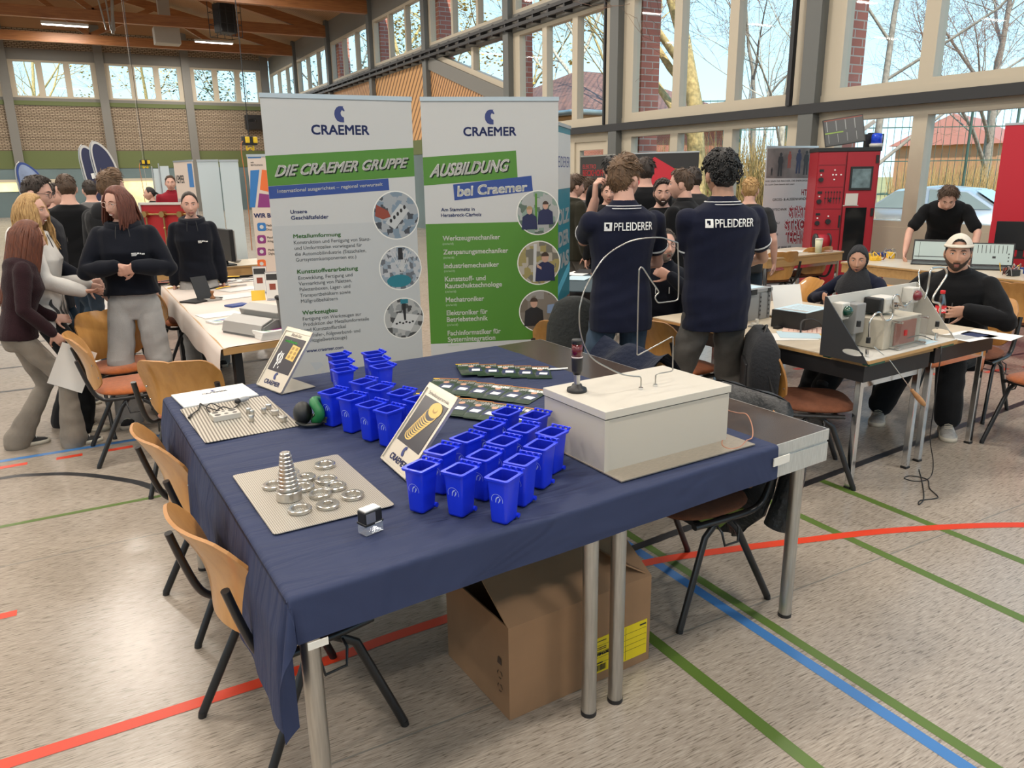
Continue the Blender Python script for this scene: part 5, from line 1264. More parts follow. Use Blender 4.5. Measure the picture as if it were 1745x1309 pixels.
        fs = [(j*nu+i, j*nu+i+1, (j+1)*nu+i+1, (j+1)*nu+i) for j in range(nv) for i in range(nu-1) if mk[j*nu+i] or mk[j*nu+i+1] or mk[(j+1)*nu+i] or mk[(j+1)*nu+i+1]]
        bm.add(vs, fs, True); bm.build('beard', parent)
    return h
def add_hand(mb, w, d, pn, side, curl=.5, s=1., spread=.12, thumb=.6):
    """palm, four fingers of unequal length and a thumb from the side of the palm; pn = the way the palm faces"""
    d = d.normalized(); pn = (pn-d*pn.dot(d)).normalized(); sd = d.cross(pn)*side   # towards the thumb
    pl = .092*s
    rg = []
    for t, hw, ht in ((-.01, .024, .019), (.02, .032, .017), (.06, .040, .015), (.092, .041, .012), (.1, .036, .008)): rg.append(ring3(w+d*(t*s), sd, pn, hw*s, ht*s, 14, 2.6))
    mb.loft(rg)
    for k, (off, L, r) in enumerate(((.030, .072, .0086), (.010, .080, .0089), (-.011, .074, .0085), (-.030, .058, .0076))):
        p = w+d*(pl*(.98-.02*k))+sd*(off*s); fd = (d+sd*(spread*(1.2-k*.8))).normalized(); pts = [p-fd*.012*s, p]; a = 0
        for seg, fr in enumerate((.45, .32, .23)):
            a += curl*(.75, 1.0, .7)[seg]*(1+.12*k)*.9; q = fd*cos(a)+pn*sin(a); p = p+q*(L*fr*s); pts.append(p)
        limb(mb, pts, [r*s, r*s, r*.95*s, r*.88*s, r*.72*s], 8)
    p = w+d*(.022*s)+sd*(.026*s); td = (d*.62+sd*.75+pn*.25*thumb).normalized(); pts = [p]
    for fr, b in ((.042, 0), (.032, .35), (.026, .35)):
        td = (td+d*b*.55+pn*b*thumb*.9-sd*b*.35).normalized(); p = p+td*(fr*s); pts.append(p)
    limb(mb, pts, [.0135*s, .0115*s, .0098*s, .0075*s], 8)
TORSO_M = [(d*(1.09 if d > 0 else 1), a, b, c) for d, a, b, c in [(-.13, .120, .098, 0), (-.04, .163, .115, -.005), (.05, .160, .110, 0), (.14, .148, .100, .005), (.25, .156, .108, .006), (.36, .174, .116, .002), (.43, .178, .110, -.006), (.475, .166, .096, -.012), (.505, .118, .080, -.015), (.525, .082, .070, -.016), (.55, .062, .062, -.014), (.61, .056, .060, .002)]]
TORSO_F = [(d*(1.09 if d > 0 else 1), a, b, c) for d, a, b, c in [(-.13, .122, .100, 0), (-.04, .166, .116, -.008), (.05, .152, .104, 0), (.14, .122, .086, .005), (.25, .134, .100, .012), (.33, .148, .118, .018), (.42, .150, .098, -.004), (.475, .138, .084, -.012), (.505, .098, .070, -.015), (.525, .070, .060, -.015), (.55, .052, .054, -.012), (.61, .047, .051, .002)]]
PERSONS = []
def person(label, x, y, face, o, group=None):
    """o: build and pose.  Local axes: +Y is where the person faces, +X their right-hand side"""
    Hh = o.get('H', 1.75); s = Hh/1.75; fem = o.get('fem', 0); vox = o.get('vox', .011); seed = len(PERSONS)+1
    t = thing('person', label, 'person', (x, y, o.get('z', 0)), radians(face-90), group); PERSONS.append(t)
    skin = SKIN[o.get('skin', 'fair')]; sit = o.get('sit', 0)
    hip = V(*o.get('hip', (0, 0, (.49 if sit else .925*s)))); lean = radians(o.get('lean', 0)); side = radians(o.get('side', 0)); tw = radians(o.get('twist', 0))
    def spine(d):  # point and axes along the back
        f = max(0, min(1, d/(.3*s))); a = lean*(.35+.65*f) if d > 0 else lean*.2
        upv = V(sin(side), sin(a), cos(a)).normalized(); c = hip+V(sin(side)*d, (sin(lean*.5)*min(d, .2*s)+sin(lean)*max(0, d-.2*s)) if d > 0 else 0, (cos(lean*.5)*min(d, .2*s)+cos(lean)*max(0, d-.2*s)) if d > 0 else d)
        ax = V(cos(tw*f), sin(tw*f), -sin(side)); ay = upv.cross(ax).normalized(); ax = ay.cross(upv).normalized(); return c, ax, ay, upv
    prof = TORSO_F if fem else TORSO_M; bw = o.get('bulk', 1.)
    def torso(mb, e, d0=-9, d1=9, flare=0., skirt=0):
        rg = []
        for d, rx, ry, yo in prof:
            d *= s; rx, ry = (.166, .116) if (skirt and d < -.03*s) else (rx, ry)
            if d0*s-1e-6 <= d <= d1*s+1e-6:
                c, ax, ay, upv = spine(d); ee = e*(1 if d < .535*s else .35); k = bw if .0 < d < .50*s else 1
                rg.append(ring3(c+ay*yo, ax, ay, rx*s*k+ee+(flare if d <= .0 else 0), ry*s*k+ee+(flare if d <= 0 else 0), 22, 2.35))
        mb.loft(rg)
    cS, axS, ayS, upS = spine(.488*s); shw = (.160 if fem else .186)*s*(bw*.5+.5)
    sh = {k: cS+axS*(sg*shw)+upS*(-.010)+ayS*(-.008) for k, sg in (('R', 1), ('L', -1))}
    ua, fa = .285*s, .255*s; arms = {}
    for k, sg in (('R', 1), ('L', -1)):
        a = o.get('arm'+k, {}); tg = V(*a.get('to', (sg*.245, .05, .80*s))); pole = V(*a.get('pole', (sg*.5, -1, -.2)))
        if not a.get('abs', 1): pass
        el, wr = ik(sh[k], tg, ua, fa, pole); fd = V(*a['dir']) if 'dir' in a else (wr-el).normalized(); pn = V(*a.get('palm', (-sg, .2, 0)))
        arms[k] = (sh[k], el, wr, fd, pn, a)
    legs = {}; tl, cl_ = .435*s, .43*s
    for k, sg in (('R', 1), ('L', -1)):
        hj = hip+V(sg*.088*s, 0, -.03*s); ft = V(*o.get('foot'+k, (sg*.11, .0, 0))); an = ft+V(0, 0, .085*s)
        kn, an = ik(hj, an, tl, cl_, V(*o.get('knee'+k, (sg*.12, 1, 0)))); legs[k] = (hj, kn, an, o.get('toe'+k, sg*-8))
    # ---- body: one continuous skin surface
    mb = MB(); torso(mb, -.016); slv = o.get('sleeve', .58 if o.get('top', 'tee') in ('tee', 'polo') else 2.)
    for k, sg in (('R', 1), ('L', -1)):
        a, el, wr, fd, pn, ao = arms[k]; th = .88 if fem else 1.
        c_ = .78 if slv > 1 else 1.; limb(mb, [a, a*.5+el*.5, el, el*.6+wr*.4, wr], [.044*s*th, .042*s*th*min(1, c_+.1), .038*s*th*c_, .038*s*th*c_, .026*s*th], 14)
        add_hand(mb, wr, fd, pn, -sg if True else sg, ao.get('curl', .45), s*(.92 if fem else 1.), ao.get('spread', .1), ao.get('thumb', .6))
        hj, kn, an, ta = legs[k]; limb(mb, [hj, hj*.5+kn*.5, kn, kn*.6+an*.4, an], [.062*s, .054*s, .042*s, .042*s, .034*s], 14)
    # neck and head
    nbp, axn, ayn, upn = spine(.582*s); hy, hp, hr = [radians(q) for q in o.get('head', (0, 0, 0))]
    RH = Matrix.Rotation(hy, 4, 'Z') @ Matrix.Rotation(-hp, 4, 'X') @ Matrix.Rotation(hr, 4, 'Y')
    fwdd = (RH @ V(0, 1, 0)); hs = o.get('hs', 1.0)*(.97 if fem else 1.02)*(.35+.65*s)
    hc = nbp+upn*(.038*s)+V(0, .014, .082*s)+V(fwdd.x, fwdd.y, 0)*.012+V(*o.get('headoff', (0, 0, 0)))
    limb(mb, [nbp-upn*.02, nbp+upn*.03, hc+V(0, -.012, -.035)-V(fwdd.x, fwdd.y, 0)*.012], [.056*s if not fem else .047*s, .054*s if not fem else .046*s, .050*s if not fem else .044*s], 14)
    me = remesh(mb, vox, 2); hb = MB(); MH = Matrix.Translation(hc) @ RH @ Matrix.Scale(hs, 4)
    hm = o.get('hairm', H_brown)
    build_head(hb, MH, skin, o, hm)
    n0 = len(me.vertices); vs = [tuple(v.co) for v in me.vertices]; fs = [tuple(p.vertices) for p in me.polygons]
    allb = MB(); allb.use(skin).add(vs, fs, True); k0 = len(allb.v); allb.v += hb.v
    for f, mi, sm in zip(hb.f, hb.fm, hb.fs):
        allb.use(hb.mats[mi]); allb.f.append([i+k0 for i in f]); allb.fm.append(allb.mi); allb.fs.append(True)
    bpy.data.meshes.remove(me); body = allb.build('body', t)
    # ---- trousers
    if not o.get('nolegs'):
        e = o.get('legfit', .012); mb = MB(); torso(mb, .001, -.13, .16); st = o.get('trousers', 'straight')
        for k, sg in (('R', 1), ('L', -1)):
            hj, kn, an, ta = legs[k]; hem = an+(kn-an).normalized()*((-.045 if st in ('wide', 'flare') else -.02)*s+o.get('hemup', 0))
            r = {'straight': (.086, .079, .066, .058, .056), 'slim': (.083, .073, .058, .050, .046), 'wide': (.094, .092, .092, .095, .100), 'flare': (.084, .074, .062, .076, .098)}[st]
            limb(mb, [hj, hj*.5+kn*.5, kn, kn*.45+an*.55, hem], [q*s+e-.012 for q in r], 16)
        bot = remesh(mb, max(vox*1.15, .009), 2, .0042 if not o.get('smooth') else .002, seed)
        ob = bpy.data.objects.new('trousers', bot); COL.objects.link(ob); ob.parent = t; bot.materials.append(o.get('bottom', D_blue))
        for k, sg in (('R', 1), ('L', -1)):
            hj, kn, an, ta = legs[k]; ft = an-V(0, 0, .085*s); R = Matrix.Translation(ft) @ Matrix.Rotation(radians(ta), 4, 'Z') @ Matrix.Rotation(radians(o.get('pitch'+k, 0)), 4, 'X')
            sb = nb(o.get('shoem', M_shoek), R); q = s*o.get('big', 1)
            prof_ = [(-.075, .028, .055), (-.06, .036, .075), (-.02, .038, .085), (.03, .037, .080), (.08, .042, .060), (.13, .046, .045), (.165, .040, .036), (.185, .022, .026)]
            sb.loft([[V(px_, yy*q, max(.022, pz)) for px_, pz in [(w*cos(2*pi*i/16)*q, .022+(hh_-.022)*max(0, sin(2*pi*i/16))*q) for i in range(16)]] for yy, w, hh_ in prof_])
            so = sb.build('shoe', t); sl = nb(o.get('solem', M_sole), R); sl.loft([[V(w*1.06*cos(2*pi*i/16)*q, yy*1.03*q, zz) for i in range(16)] for yy, w, hh_ in prof_ for zz in ()] or [[V(px_*1.07*q, py_*1.03*q, zz) for px_, py_ in [(.028, -.078), (.040, -.05), (.038, .03), (.046, .12), (.040, .165), (.018, .190), (-.018, .190), (-.040, .165), (-.046, .12), (-.038, .03), (-.040, -.05), (-.028, -.078)]] for zz in (0, .026)])
            sl.build('sole', so)
            lc = nb(o.get('lacem', M_sole), R)
            for i in range(4): lc.tube([V(-.022*q, (.05+.018*i)*q, (.074-.006*i)*q), V(0, (.052+.018*i)*q, (.083-.007*i)*q), V(.022*q, (.05+.018*i)*q, (.074-.006*i)*q)], .003, 5)
            lc.build('laces', so)
    # ---- top
    kind = o.get('top', 'tee'); e = {'tee': .014, 'polo': .014, 'hoodie': .034, 'sweater': .020, 'jacket': .030, 'fitted': .018}[kind]+o.get('loose', 0); mb = MB()
    d0 = o.get('hem', -.13); torso(mb, e, d0, .575, o.get('hemflare', .0), 1)
    sl = o.get('sleeve', .58 if kind in ('tee', 'polo') else 2.)
    for k in 'RL':
        a, el, wr, fd, pn, ao = arms[k]; ae = e*.55+.004; th = .88 if fem else 1.
        if sl <= 1: limb(mb, [a, a*.5+el*.5 if sl > .5 else a*.8+el*.2, a+(el-a)*sl*1.0], [.056*s*th+ae*.7, .054*s*th+ae, .052*s*th+ae*1.1], 16)
        else: limb(mb, [a, a*.5+el*.5, el, el*.5+wr*.5, wr+(el-wr)*.04], [.056*s*th+ae*.7, .050*s*th+ae, .044*s*th+ae, .042*s*th+ae, .034*s*th+ae*.75], 16)
    top = remesh(mb, max(vox*1.1, .009), 3, o.get('wrinkle', .0034), seed+3); tm = o.get('topm', F_black)
    to = bpy.data.objects.new({'polo': 'polo_shirt', 'tee': 't_shirt', 'hoodie': 'hoodie', 'sweater': 'sweater', 'jacket': 'jacket', 'fitted': 'sweater'}[kind], top); COL.objects.link(to); to.parent = t; top.materials.append(tm)
    c, ax, ay, upv = spine(.565*s)
    if kind in ('polo', 'jacket'):
        def cr(h, ex, gap=0): c2 = c+upv*h; return [c2+ax*((.082*(1 if not fem else .85)*s+ex)*sin(a))+ay*((.074*s+ex)*cos(a)-.012) for a in [2*pi*i/28 for i in range(28)]]
        cb_ = nb(tm); cb_.loft([cr(-.025, .020), cr(.0, .010), cr(.030, -.012), cr(.036, -.016), cr(.030, -.020), cr(-.02, -.006)], False); col_ = cb_.build('collar', to if False else t)
        if o.get('tips', 0):
            rb_ = nb(M_rib)
            for h in (.004, -.010): rb_.tube(cr(h, .0150+(.004-h)*.75), .0030, 5, closed=True)
            rb_.build('collar_stripe', col_)
            for k in 'RL':
                a, el, wr, fd, pn, ao = arms[k]; dn = (el-a).normalized(); x_, y_ = basis(dn); r = .052*s+(e*.55+.004)*1.1-.0005
                cu = nb(M_rib)
                for q in (.985, .945): cu.tube([a+(el-a)*(sl*q+.045)+(x_*cos(2*pi*i/24)+y_*sin(2*pi*i/24))*(r*(1.0 if q < .97 else .97)) for i in range(24)], .0032, 5, closed=True)
                cu.build('sleeve_stripe', t)
    if kind == 'hoodie':
        hb_ = nb(tm); hd_ = o.get('hood', 1.); c2 = c-ay*.03
        # hood lying on the back and round the neck
        def hr_(i, r2, h): a = 2*pi*i/26; return c+upv*(h-.03+.03*-cos(a)*-1*.6)+ax*((.098*s+r2)*sin(a))+ay*(-(.092*s+r2)*cos(a)*(1.18 if cos(a) > 0 else .92))
        hb_.loft([[hr_(i, .012, -.045) for i in range(26)], [hr_(i, .030, -.01) for i in range(26)], [hr_(i, .022, .035) for i in range(26)], [hr_(i, .0, .045) for i in range(26)], [hr_(i, -.018, .02) for i in range(26)], [hr_(i, -.02, -.03) for i in range(26)]], False)
        hb_.ball(c-ay*.115*s-upv*.055, (.10*s, .045, .085), 18, 12, Matrix((ax, ay, upv)).transposed()); hb_.build('hood', t)
        co_ = nb(o.get('cordm', M_inkk))
        for sg in (-1, 1): co_.tube(smooth([c+ax*(sg*.035)+ay*(.095*s)-upv*.01, c+ax*(sg*.045)+ay*(.125*s)-upv*.09, c+ax*(sg*.042)+ay*(.138*s)-upv*.16], 4), .0028, 5)
        co_.build('drawstring', t)
    # ---- hair, spectacles
    if o.get('hair') != 'none': build_hair(MH, o, hm, 'hair', t, seed)
    if o.get('specs'):
        sp = nb(o['specs'], MH); y0 = .1005
        for sg in (-1, 1):
            sp.tube([V(sg*.032+.023*cos(2*pi*i/20), y0-.35*abs(.023*cos(2*pi*i/20)*sg+.032-.02)*.25, .008+.019*sin(2*pi*i/20)) for i in range(20)], .0016, 5, closed=True)
            sp.tube([V(sg*.055, y0-.006, .014), V(sg*.074, .06, .014), V(sg*.080, .0, .010), V(sg*.080, -.015, .0)], .0016, 5)
        sp.tube([V(-.010, y0, .012), V(0, y0+.002, .015), V(.010, y0, .012)], .0016, 5); sp.build('spectacles', t)
    if o.get('lanyard'):
        pass
    t['_'] = 0; del t['_']
    return dict(t=t, top=to, spine=spine, arms=arms, legs=legs, MH=MH, s=s, hc=hc, skin=skin, c=c, ax=ax, ay=ay, up=upv)
def print_on(P, s, d, w, h, m, front=True, x0=0., name='lettering', bold=.02, extra=None, cloth=None):
    """lettering laid on the cloth: every point is dropped onto the garment's own surface"""
    c, ax, ay, up = P['spine'](d*P['s']); sgn = 1 if front else -1
    rt = ax*(-1) if front else ax          # reading direction as seen by a viewer facing that side
    rt = rt if front else ax
    me = (cloth or P['top']).data; bv = BVHTree.FromPolygons([v.co for v in me.vertices], [tuple(p.vertices) for p in me.polygons])
    mb = nb(m); tmp = MB(); tmp.use(m)
    if s: text_into(tmp, s, (-w/2, -h/2, w/2, h/2), None, bold=bold, fit='b')
    if extra: extra(tmp)
    out = []
    for p in tmp.v:
        q = c+rt*(x0+p[0])+up*p[1]; hit = bv.ray_cast(q+ay*(sgn*.5), ay*(-sgn))
        b = hit[0] if hit[0] is not None else q+ay*(sgn*.12); out.append(b+ay*(sgn*.0065))
    mb.v = [tuple(v) for v in out]; mb.f = tmp.f; mb.fm = [0]*len(tmp.f); mb.fs = [False]*len(tmp.f)
    return mb.build(name, P['t'])

# ---- two men in navy polo shirts, seen from behind
pf_hex = lambda w, h: (lambda tmp: (tmp.add([V(x, y, 0) for x, y in ((-w/2, -h/2), (w/2, -h/2), (w/2, h/2), (-w/2, h/2))], [(0, 1, 2, 3)])))
def pf_print(P):
    print_on(P, 'PFLEIDERER', .462, .235, .045, M_whitep, False, .018, bold=.004)
    def sq(t): 
        for x0, x1, y0, y1 in ((-.02, .02, -.024, -.010), (-.02, -.012, -.010, .024), (-.012, .02, .016, .024), (.006, .02, -.010, .016), (-.012, -.004, -.01, 0)): t.add([V(x0, y0, 0), V(x1, y0, 0), V(x1, y1, 0), V(x0, y1, 0)], [(0, 1, 2, 3)])
    print_on(P, None, .462, 0, 0, M_whitep, False, -.130, 'emblem', extra=sq)
P = person('tall person in a navy polo shirt, hand raised to the ear, back lettering pfleiderer', 2.765, 3.68, 74, dict(H=1.82, vox=.0065, skin='fair', hair='quiff', hairm=H_lbrown, locks=520, top='polo', topm=F_navy, tips=1, bottom=D_blue, trousers='straight', head=(-52, 2, 0), bulk=1.0, hem=-.13, loose=.004,
    armL=dict(to=(-.12, .15, 1.58), pole=(.05, 1, -.9), dir=(.0, -.05, 1), palm=(1, -.2, 0), curl=.9), armR=dict(to=(.04, .23, 1.16), pole=(1, .0, -.6), dir=(-1, .1, .1), palm=(0, -1, 0)), footR=(.14, .02, 0), footL=(-.14, -.02, 0)))
pf_print(P)
P = person('broad person with curly black hair in a navy polo shirt with white lettering, arms folded', 3.22, 3.36, 72, dict(H=1.84, vox=.0065, skin='olive', hair='curly', hairm=H_black, locks=260, top='polo', topm=F_navy, tips=1, bottom=D_grey, trousers='straight', head=(-6, 4, 0), bulk=1.12, loose=.004, legfit=.02,
    armL=dict(to=(.09, .25, 1.16), pole=(-.6, -.2, -1), dir=(1, .1, .1), palm=(0, -1, 0)), armR=dict(to=(.10, .21, 1.15), pole=(1, .0, -.40), dir=(-1, .1, .0), palm=(0, -1, 0)), footR=(.20, -.05, 0), footL=(-.12, .05, 0)))
pf_print(P)

# ---- group at the left
P = person('person with waist length auburn hair and flared beige grey jeans holding a sheet of paper', -.43, 5.84, 6, dict(H=1.53, fem=1, vox=.007, hair='long', hairm=H_aub, hairlen=.56, nlocks=200, part=35, top='fitted', topm=F_burg, bottom=D_beige, trousers='flare', lean=15, hem=-.04, head=(-8, 12, 0),
    armR=dict(to=(.17, .16, .79), pole=(.5, -1, 0), dir=(-.1, .5, -.8), curl=.7), armL=dict(to=(-.16, .20, .84), pole=(-.4, -1, -.3), dir=(.2, 1, -.2), palm=(1, 0, .2), curl=.6), footR=(.10, .18, 0), footL=(-.09, -.12, 0), hip=(0, -.02, .79), toeR=0, toeL=6, lacem=M_whitep))
E_ = P['arms']['R'][2]
sh_ = nb(M_paper); sh_.grid(lambda u, v: V(u*.21-.02, .004*sin(u*5), -v*.29), 6, 6)
o = sh_.build('paper_sheet'); o.matrix_world = P['t'].matrix_basis @ Matrix.Translation(E_+V(.02, .06, -.07)) @ T(rz=radians(78), ry=radians(26)); tag(o, 'white paper sheet held by the person with auburn hair', 'paper')
P = person('person with long wavy blond hair in a white sweatshirt with dark flame print', -.30, 6.20, -8, dict(H=1.66, fem=1, vox=.0075, hair='long', hairm=H_blond, hairlen=.36, wave=.012, nlocks=170, part=48, front=1, top='hoodie', topm=F_white, bottom=D_black, trousers='wide', smile=.7, head=(-12, 2, 0), shoem=M_shoec,
    armR=dict(to=(.14, .27, 1.0), pole=(1, -.8, -.3), dir=(.25, 1, .05), palm=(-.3, -.1, 1), curl=.18, spread=.2), armL=dict(to=(-.20, .26, 1.0), pole=(-.6, -1, -.3)), footR=(.12, .12, 0), footL=(-.1, .0, 0)))
def chest_mark(t):
    for x0, x1, y0, y1 in ((-.042, -.012, .004, .010), (-.042, -.006, -.004, .001), (-.042, -.012, -.011, -.007), (-.008, .006, .0, .010), (.009, .018, -.002, .008), (.021, .040, -.006, .004)): t.add([V(x0, y0, 0), V(x1, y0, 0), V(x1, y1, 0), V(x0, y1, 0)], [(0, 1, 2, 3)])
def flames(t):
    for k, (x, w, h) in enumerate(((-.15, .03, .16), (-.10, .035, .12), (-.05, .03, .20), (.0, .035, .14), (.05, .03, .18), (.10, .035, .13), (.15, .03, .17))):
        n = 10; pts = [V(x-w/2*(1-i/n)+.012*sin(i*.8+k), -.14+h*i/n, 0) for i in range(n+1)]+[V(x+w/2*(1-i/n)*.9+.012*sin(i*.8+k), -.14+h*i/n, 0) for i in range(n-1, -1, -1)]
        t.add(pts, [(i, i+1, len(pts)-2-i, len(pts)-1-i) for i in range(n-1)]+[(n-1, n, n+1)])
print_on(P, None, .10, 0, 0, mat('dark flame print', (.03, .032, .035), .8), True, 0, 'flame_print', extra=flames)
P = person('person with dark hair, spectacles and a navy jacket behind the blond person', -.27, 6.72, -12, dict(H=1.77, vox=.009, hair='short', hairm=H_dark, specs=M_specs, top='jacket', topm=F_navyh, bottom=D_dark, head=(-8, 12, 0), bulk=1.08, armR=dict(to=(.24, .30, 1.0), pole=(1, -1, 0), dir=(-.4, 1, 0), curl=.8)))
print_on(P, 'f', .36, .03, .05, M_whitep, True, .09, 'emblem')
person('person with short brown hair in a black sweater and blue jeans, back turned', -.06, 8.0, 97, dict(H=1.79, hair='crop', hairm=H_brown, top='sweater', topm=F_black, bottom=D_blue, trousers='slim', footR=(.12, .18, 0), footL=(-.12, -.12, 0)))
person('person with swept brown hair in a charcoal hoodie turning away', .24, 7.12, 48, dict(H=1.80, vox=.009, hair='quiff', hairm=H_lbrown, top='hoodie', topm=F_char, bottom=D_dark, head=(-22, -4, 0), bulk=1.05))
P = person('smiling person with straight red brown hair, round spectacles and a black hoodie', .26, 6.12, -98, dict(H=1.70, fem=1, vox=.0065, hair='long', hairm=H_red, hairlen=.15, nlocks=170, part=48, front=.6, top='hoodie', topm=F_navyh, bottom=D_lgrey, trousers='wide', specs=M_specl, smile=.8, head=(-42, 10, -4), loose=.006, hem=.03,
    armR=dict(to=(.060, .25, 1.17), pole=(1, -.3, -.7), dir=(-.9, .35, -.25), palm=(-.2, -.9, .4), curl=.75), armL=dict(to=(-.065, .25, 1.16), pole=(-1, -.3, -.7), dir=(.9, .35, -.3), palm=(.1, -.9, .4), curl=.75), footR=(.13, .02, 0), footL=(-.13, 0, 0)))
print_on(P, None, .35, 0, 0, M_whitep, True, .085, 'chest_print', extra=chest_mark)
P = person('person with centre parted dark hair in a navy black hoodie behind the paper covered table', .90, 7.72, -99, dict(H=1.62, fem=1, vox=.008, skin='fair', hair='tied', hairm=H_dark, top='hoodie', topm=F_navyh, bottom=D_lgrey, trousers='wide', hem=-.05, head=(4, 6, 0), armR=dict(to=(.22, .02, .74), pole=(.6, -1, 0)), armL=dict(to=(-.22, .02, .74), pole=(-.6, -1, 0))))
print_on(P, None, .35, 0, 0, M_whitep, True, .080, 'chest_print', extra=chest_mark)
person('person in a red polo shirt behind the red panel', 1.40, 14.2, -97, dict(H=1.78, vox=.014, hair='crop', hairm=H_brown, top='polo', topm=F_redp, smile=.3, bottom=D_dark))
person('person with a dark ponytail in black, seen from the side near the lit doors', 1.12, 14.6, 172, dict(H=1.60, fem=1, vox=.014, hair='tied', tail=1, hairm=H_black, top='sweater', topm=F_black, bottom=D_dark))
person('person with short dark hair in a grey shirt far down the hall', .16, 10.7, 96, dict(H=1.73, vox=.013, hair='crop', hairm=H_dark, top='tee', topm=F_grey, bottom=D_dark))
person('person in dark clothes far behind the spectacled person', -.20, 9.0, 30, dict(H=1.70, vox=.013, hair='short', hairm=H_dark, top='sweater', topm=F_black, bottom=D_dark, head=(-60, 0, 0)))

# ---- people at the stands on the right
P = person('seated person with grey beard and spectacles gesturing between the two navy polo shirts', 3.86, 4.62, -128, dict(H=1.78, vox=.0075, sit=1, skin='fair', hair='crop', hairm=H_grey, specs=M_specs, beard=.003, beardm=B_grey, top='polo', topm=F_navyh, tips=0, bottom=D_black, lean=8, head=(22, -6, 0), sleeve=2., open=1, bulk=1.08,
    armL=dict(to=(-.05, .28, 1.00), pole=(-1, 0, -.8), dir=(.9, .1, .35), palm=(.0, -1, .1), curl=1.1), armR=dict(to=(.25, .30, .80), pole=(1, -.3, -.5)), footR=(.14, .42, 0), footL=(-.14, .45, 0)))
print_on(P, None, .40, 0, 0, M_whitep, True, 0, 'collar_mark', extra=lambda t: [t.add([V(x-.003, -.02, 0), V(x+.003, -.02, 0), V(x+.003, .03, 0), V(x-.003, .03, 0)], [(0, 1, 2, 3)]) for x in (-.05, .05)])
person('smiling person with short dark beard and receding hair facing the camera', 4.58, 5.52, -128, dict(H=1.67, vox=.009, hair='short', hairm=H_dark, beard=.0025, beardm=B_dark, smile=.8, top='sweater', topm=F_black, bottom=D_dark, head=(3, 4, 0), skin='fair'))
person('person with neat brown hair in a black polo shirt turned away to the left', 4.46, 5.10, 112, dict(H=1.75, vox=.009, hair='short', hairm=H_brown, top='polo', topm=F_black, bottom=D_dark, head=(20, 2, 0), bulk=1.1))
person('tall person with tousled dark hair in a black sweater, back turned', 5.05, 6.36, 66, dict(H=1.86, vox=.010, hair='mop', hairm=H_dark, top='sweater', topm=F_black, bottom=D_dark, bulk=1.12))
person('person with curly brown hair in an olive hoodie seen from the side', 4.90, 7.45, -6, dict(H=1.70, vox=.010, hair='mop', hairm=H_brown, top='hoodie', topm=F_olive, bottom=D_grey, head=(-4, 4, 0)))
person('person with brown fringe in a grey sweater beyond the olive hoodie', 5.34, 7.86, -14, dict(H=1.66, vox=.011, hair='mop', hairm=H_brown, top='sweater', topm=F_grey, bottom=D_dark, head=(0, 14, 0)))
person('person looking past the raised hand of the navy polo person', 5.12, 7.08, -122, dict(H=1.63, vox=.010, hair='short', hairm=H_brown, top='sweater', topm=F_black, bottom=D_dark))
person('tall person with black hair and black hoodie in front of the dark banner', 5.42, 7.46, 62, dict(H=1.90, vox=.010, hair='mop', hairm=H_black, top='hoodie', topm=F_black, bottom=D_dark))
person('person in a dark grey T shirt behind the black polo shirt', 5.55, 6.2, 74, dict(H=1.77, vox=.011, hair='short', hairm=H_dark, top='tee', topm=F_dgrey, bottom=D_dark))
person('person in a charcoal T shirt partly hidden beyond the curly black hair', 5.75, 5.62, 40, dict(H=1.66, vox=.011, hair='short', hairm=H_blond, top='tee', topm=F_dgrey, bottom=D_dark, armR=dict(to=(.27, .05, .85))))
person('person with dark hair half hidden behind the olive hoodie', 5.05, 8.15, -20, dict(H=1.68, vox=.012, hair='short', hairm=H_black, top='sweater', topm=F_redp, bottom=D_dark))
# seated person with headscarf
P = person('seated person in a grey headscarf and navy polo shirt', 5.34, 3.94, 195, dict(H=1.52, fem=1, vox=.0075, sit=1, hair='none', skin='tan', top='polo', topm=F_navy, tips=0, bottom=D_black, trousers='wide', lean=22, sleeve=2., open=1, hairm=H_dark, head=(18, 8, 0), hip=(0, 0, .49),
    armR=dict(to=(.16, .36, .80), pole=(1, -.2, -.6), dir=(-.4, 1, 0)), armL=dict(to=(-.12, .38, .80), pole=(-1, -.2, -.6), dir=(.4, 1, 0)), footR=(.16, .46, 0), footL=(-.05, .66, .12), pitchL=38, shoem=M_shoek, solem=M_shoek))
F_scarf = fabric('grey headscarf', (.030, .031, .035), .25, 90)
hb = nb(F_scarf, P['MH']); vs, keep = [], []
nu, nv = 64, 44
for j in range(nv+1):
    for i in range(nu):
        th = thmap(i/nu-.5); ph = -pi/2+pi*j/nv; p = headpt(th, ph, 0, 0); a = abs(math.degrees(th)); p = V(p.x, min(p.y, .098*cos(ph)*max(cos(th), -1)) if cos(th) > 0 else p.y, p.z)
        n = V(p.x/.075**2, p.y/.094**2, p.z/.117**2).normalized(); inface = (th/1.16)**2+((p.z+.014)/.094)**2 < 1
        vs.append(p+n*(-.006 if inface else .011+.0015*sin(9*th+30*p.z))); keep.append(not inface)
hb.add(vs, [(j*nu+i, j*nu+(i+1) % nu, (j+1)*nu+(i+1) % nu, (j+1)*nu+i) for j in range(nv) for i in range(nu) if keep[j*nu+i] or keep[j*nu+(i+1) % nu] or keep[(j+1)*nu+i] or keep[(j+1)*nu+(i+1) % nu]], True)
def drape(i, k):
    a = 2*pi*i/30; r0, r1 = ((.070, .072), (.082, .088), (.115, .11), (.150, .125), (.165, .13))[k]; z = (-.075, -.115, -.155, -.20, -.27)[k]
    return V(r0*sin(a)*(1+.05*sin(7*a+k)), r1*cos(a)*(1+.05*sin(5*a+k))-.012, z-.04*max(0, -cos(a))*(k > 2)-.05*max(0, cos(a))*(k > 2))
hb.loft([[drape(i, k) for i in range(30)] for k in range(5)], False)
hb.build('headscarf', P['t'])
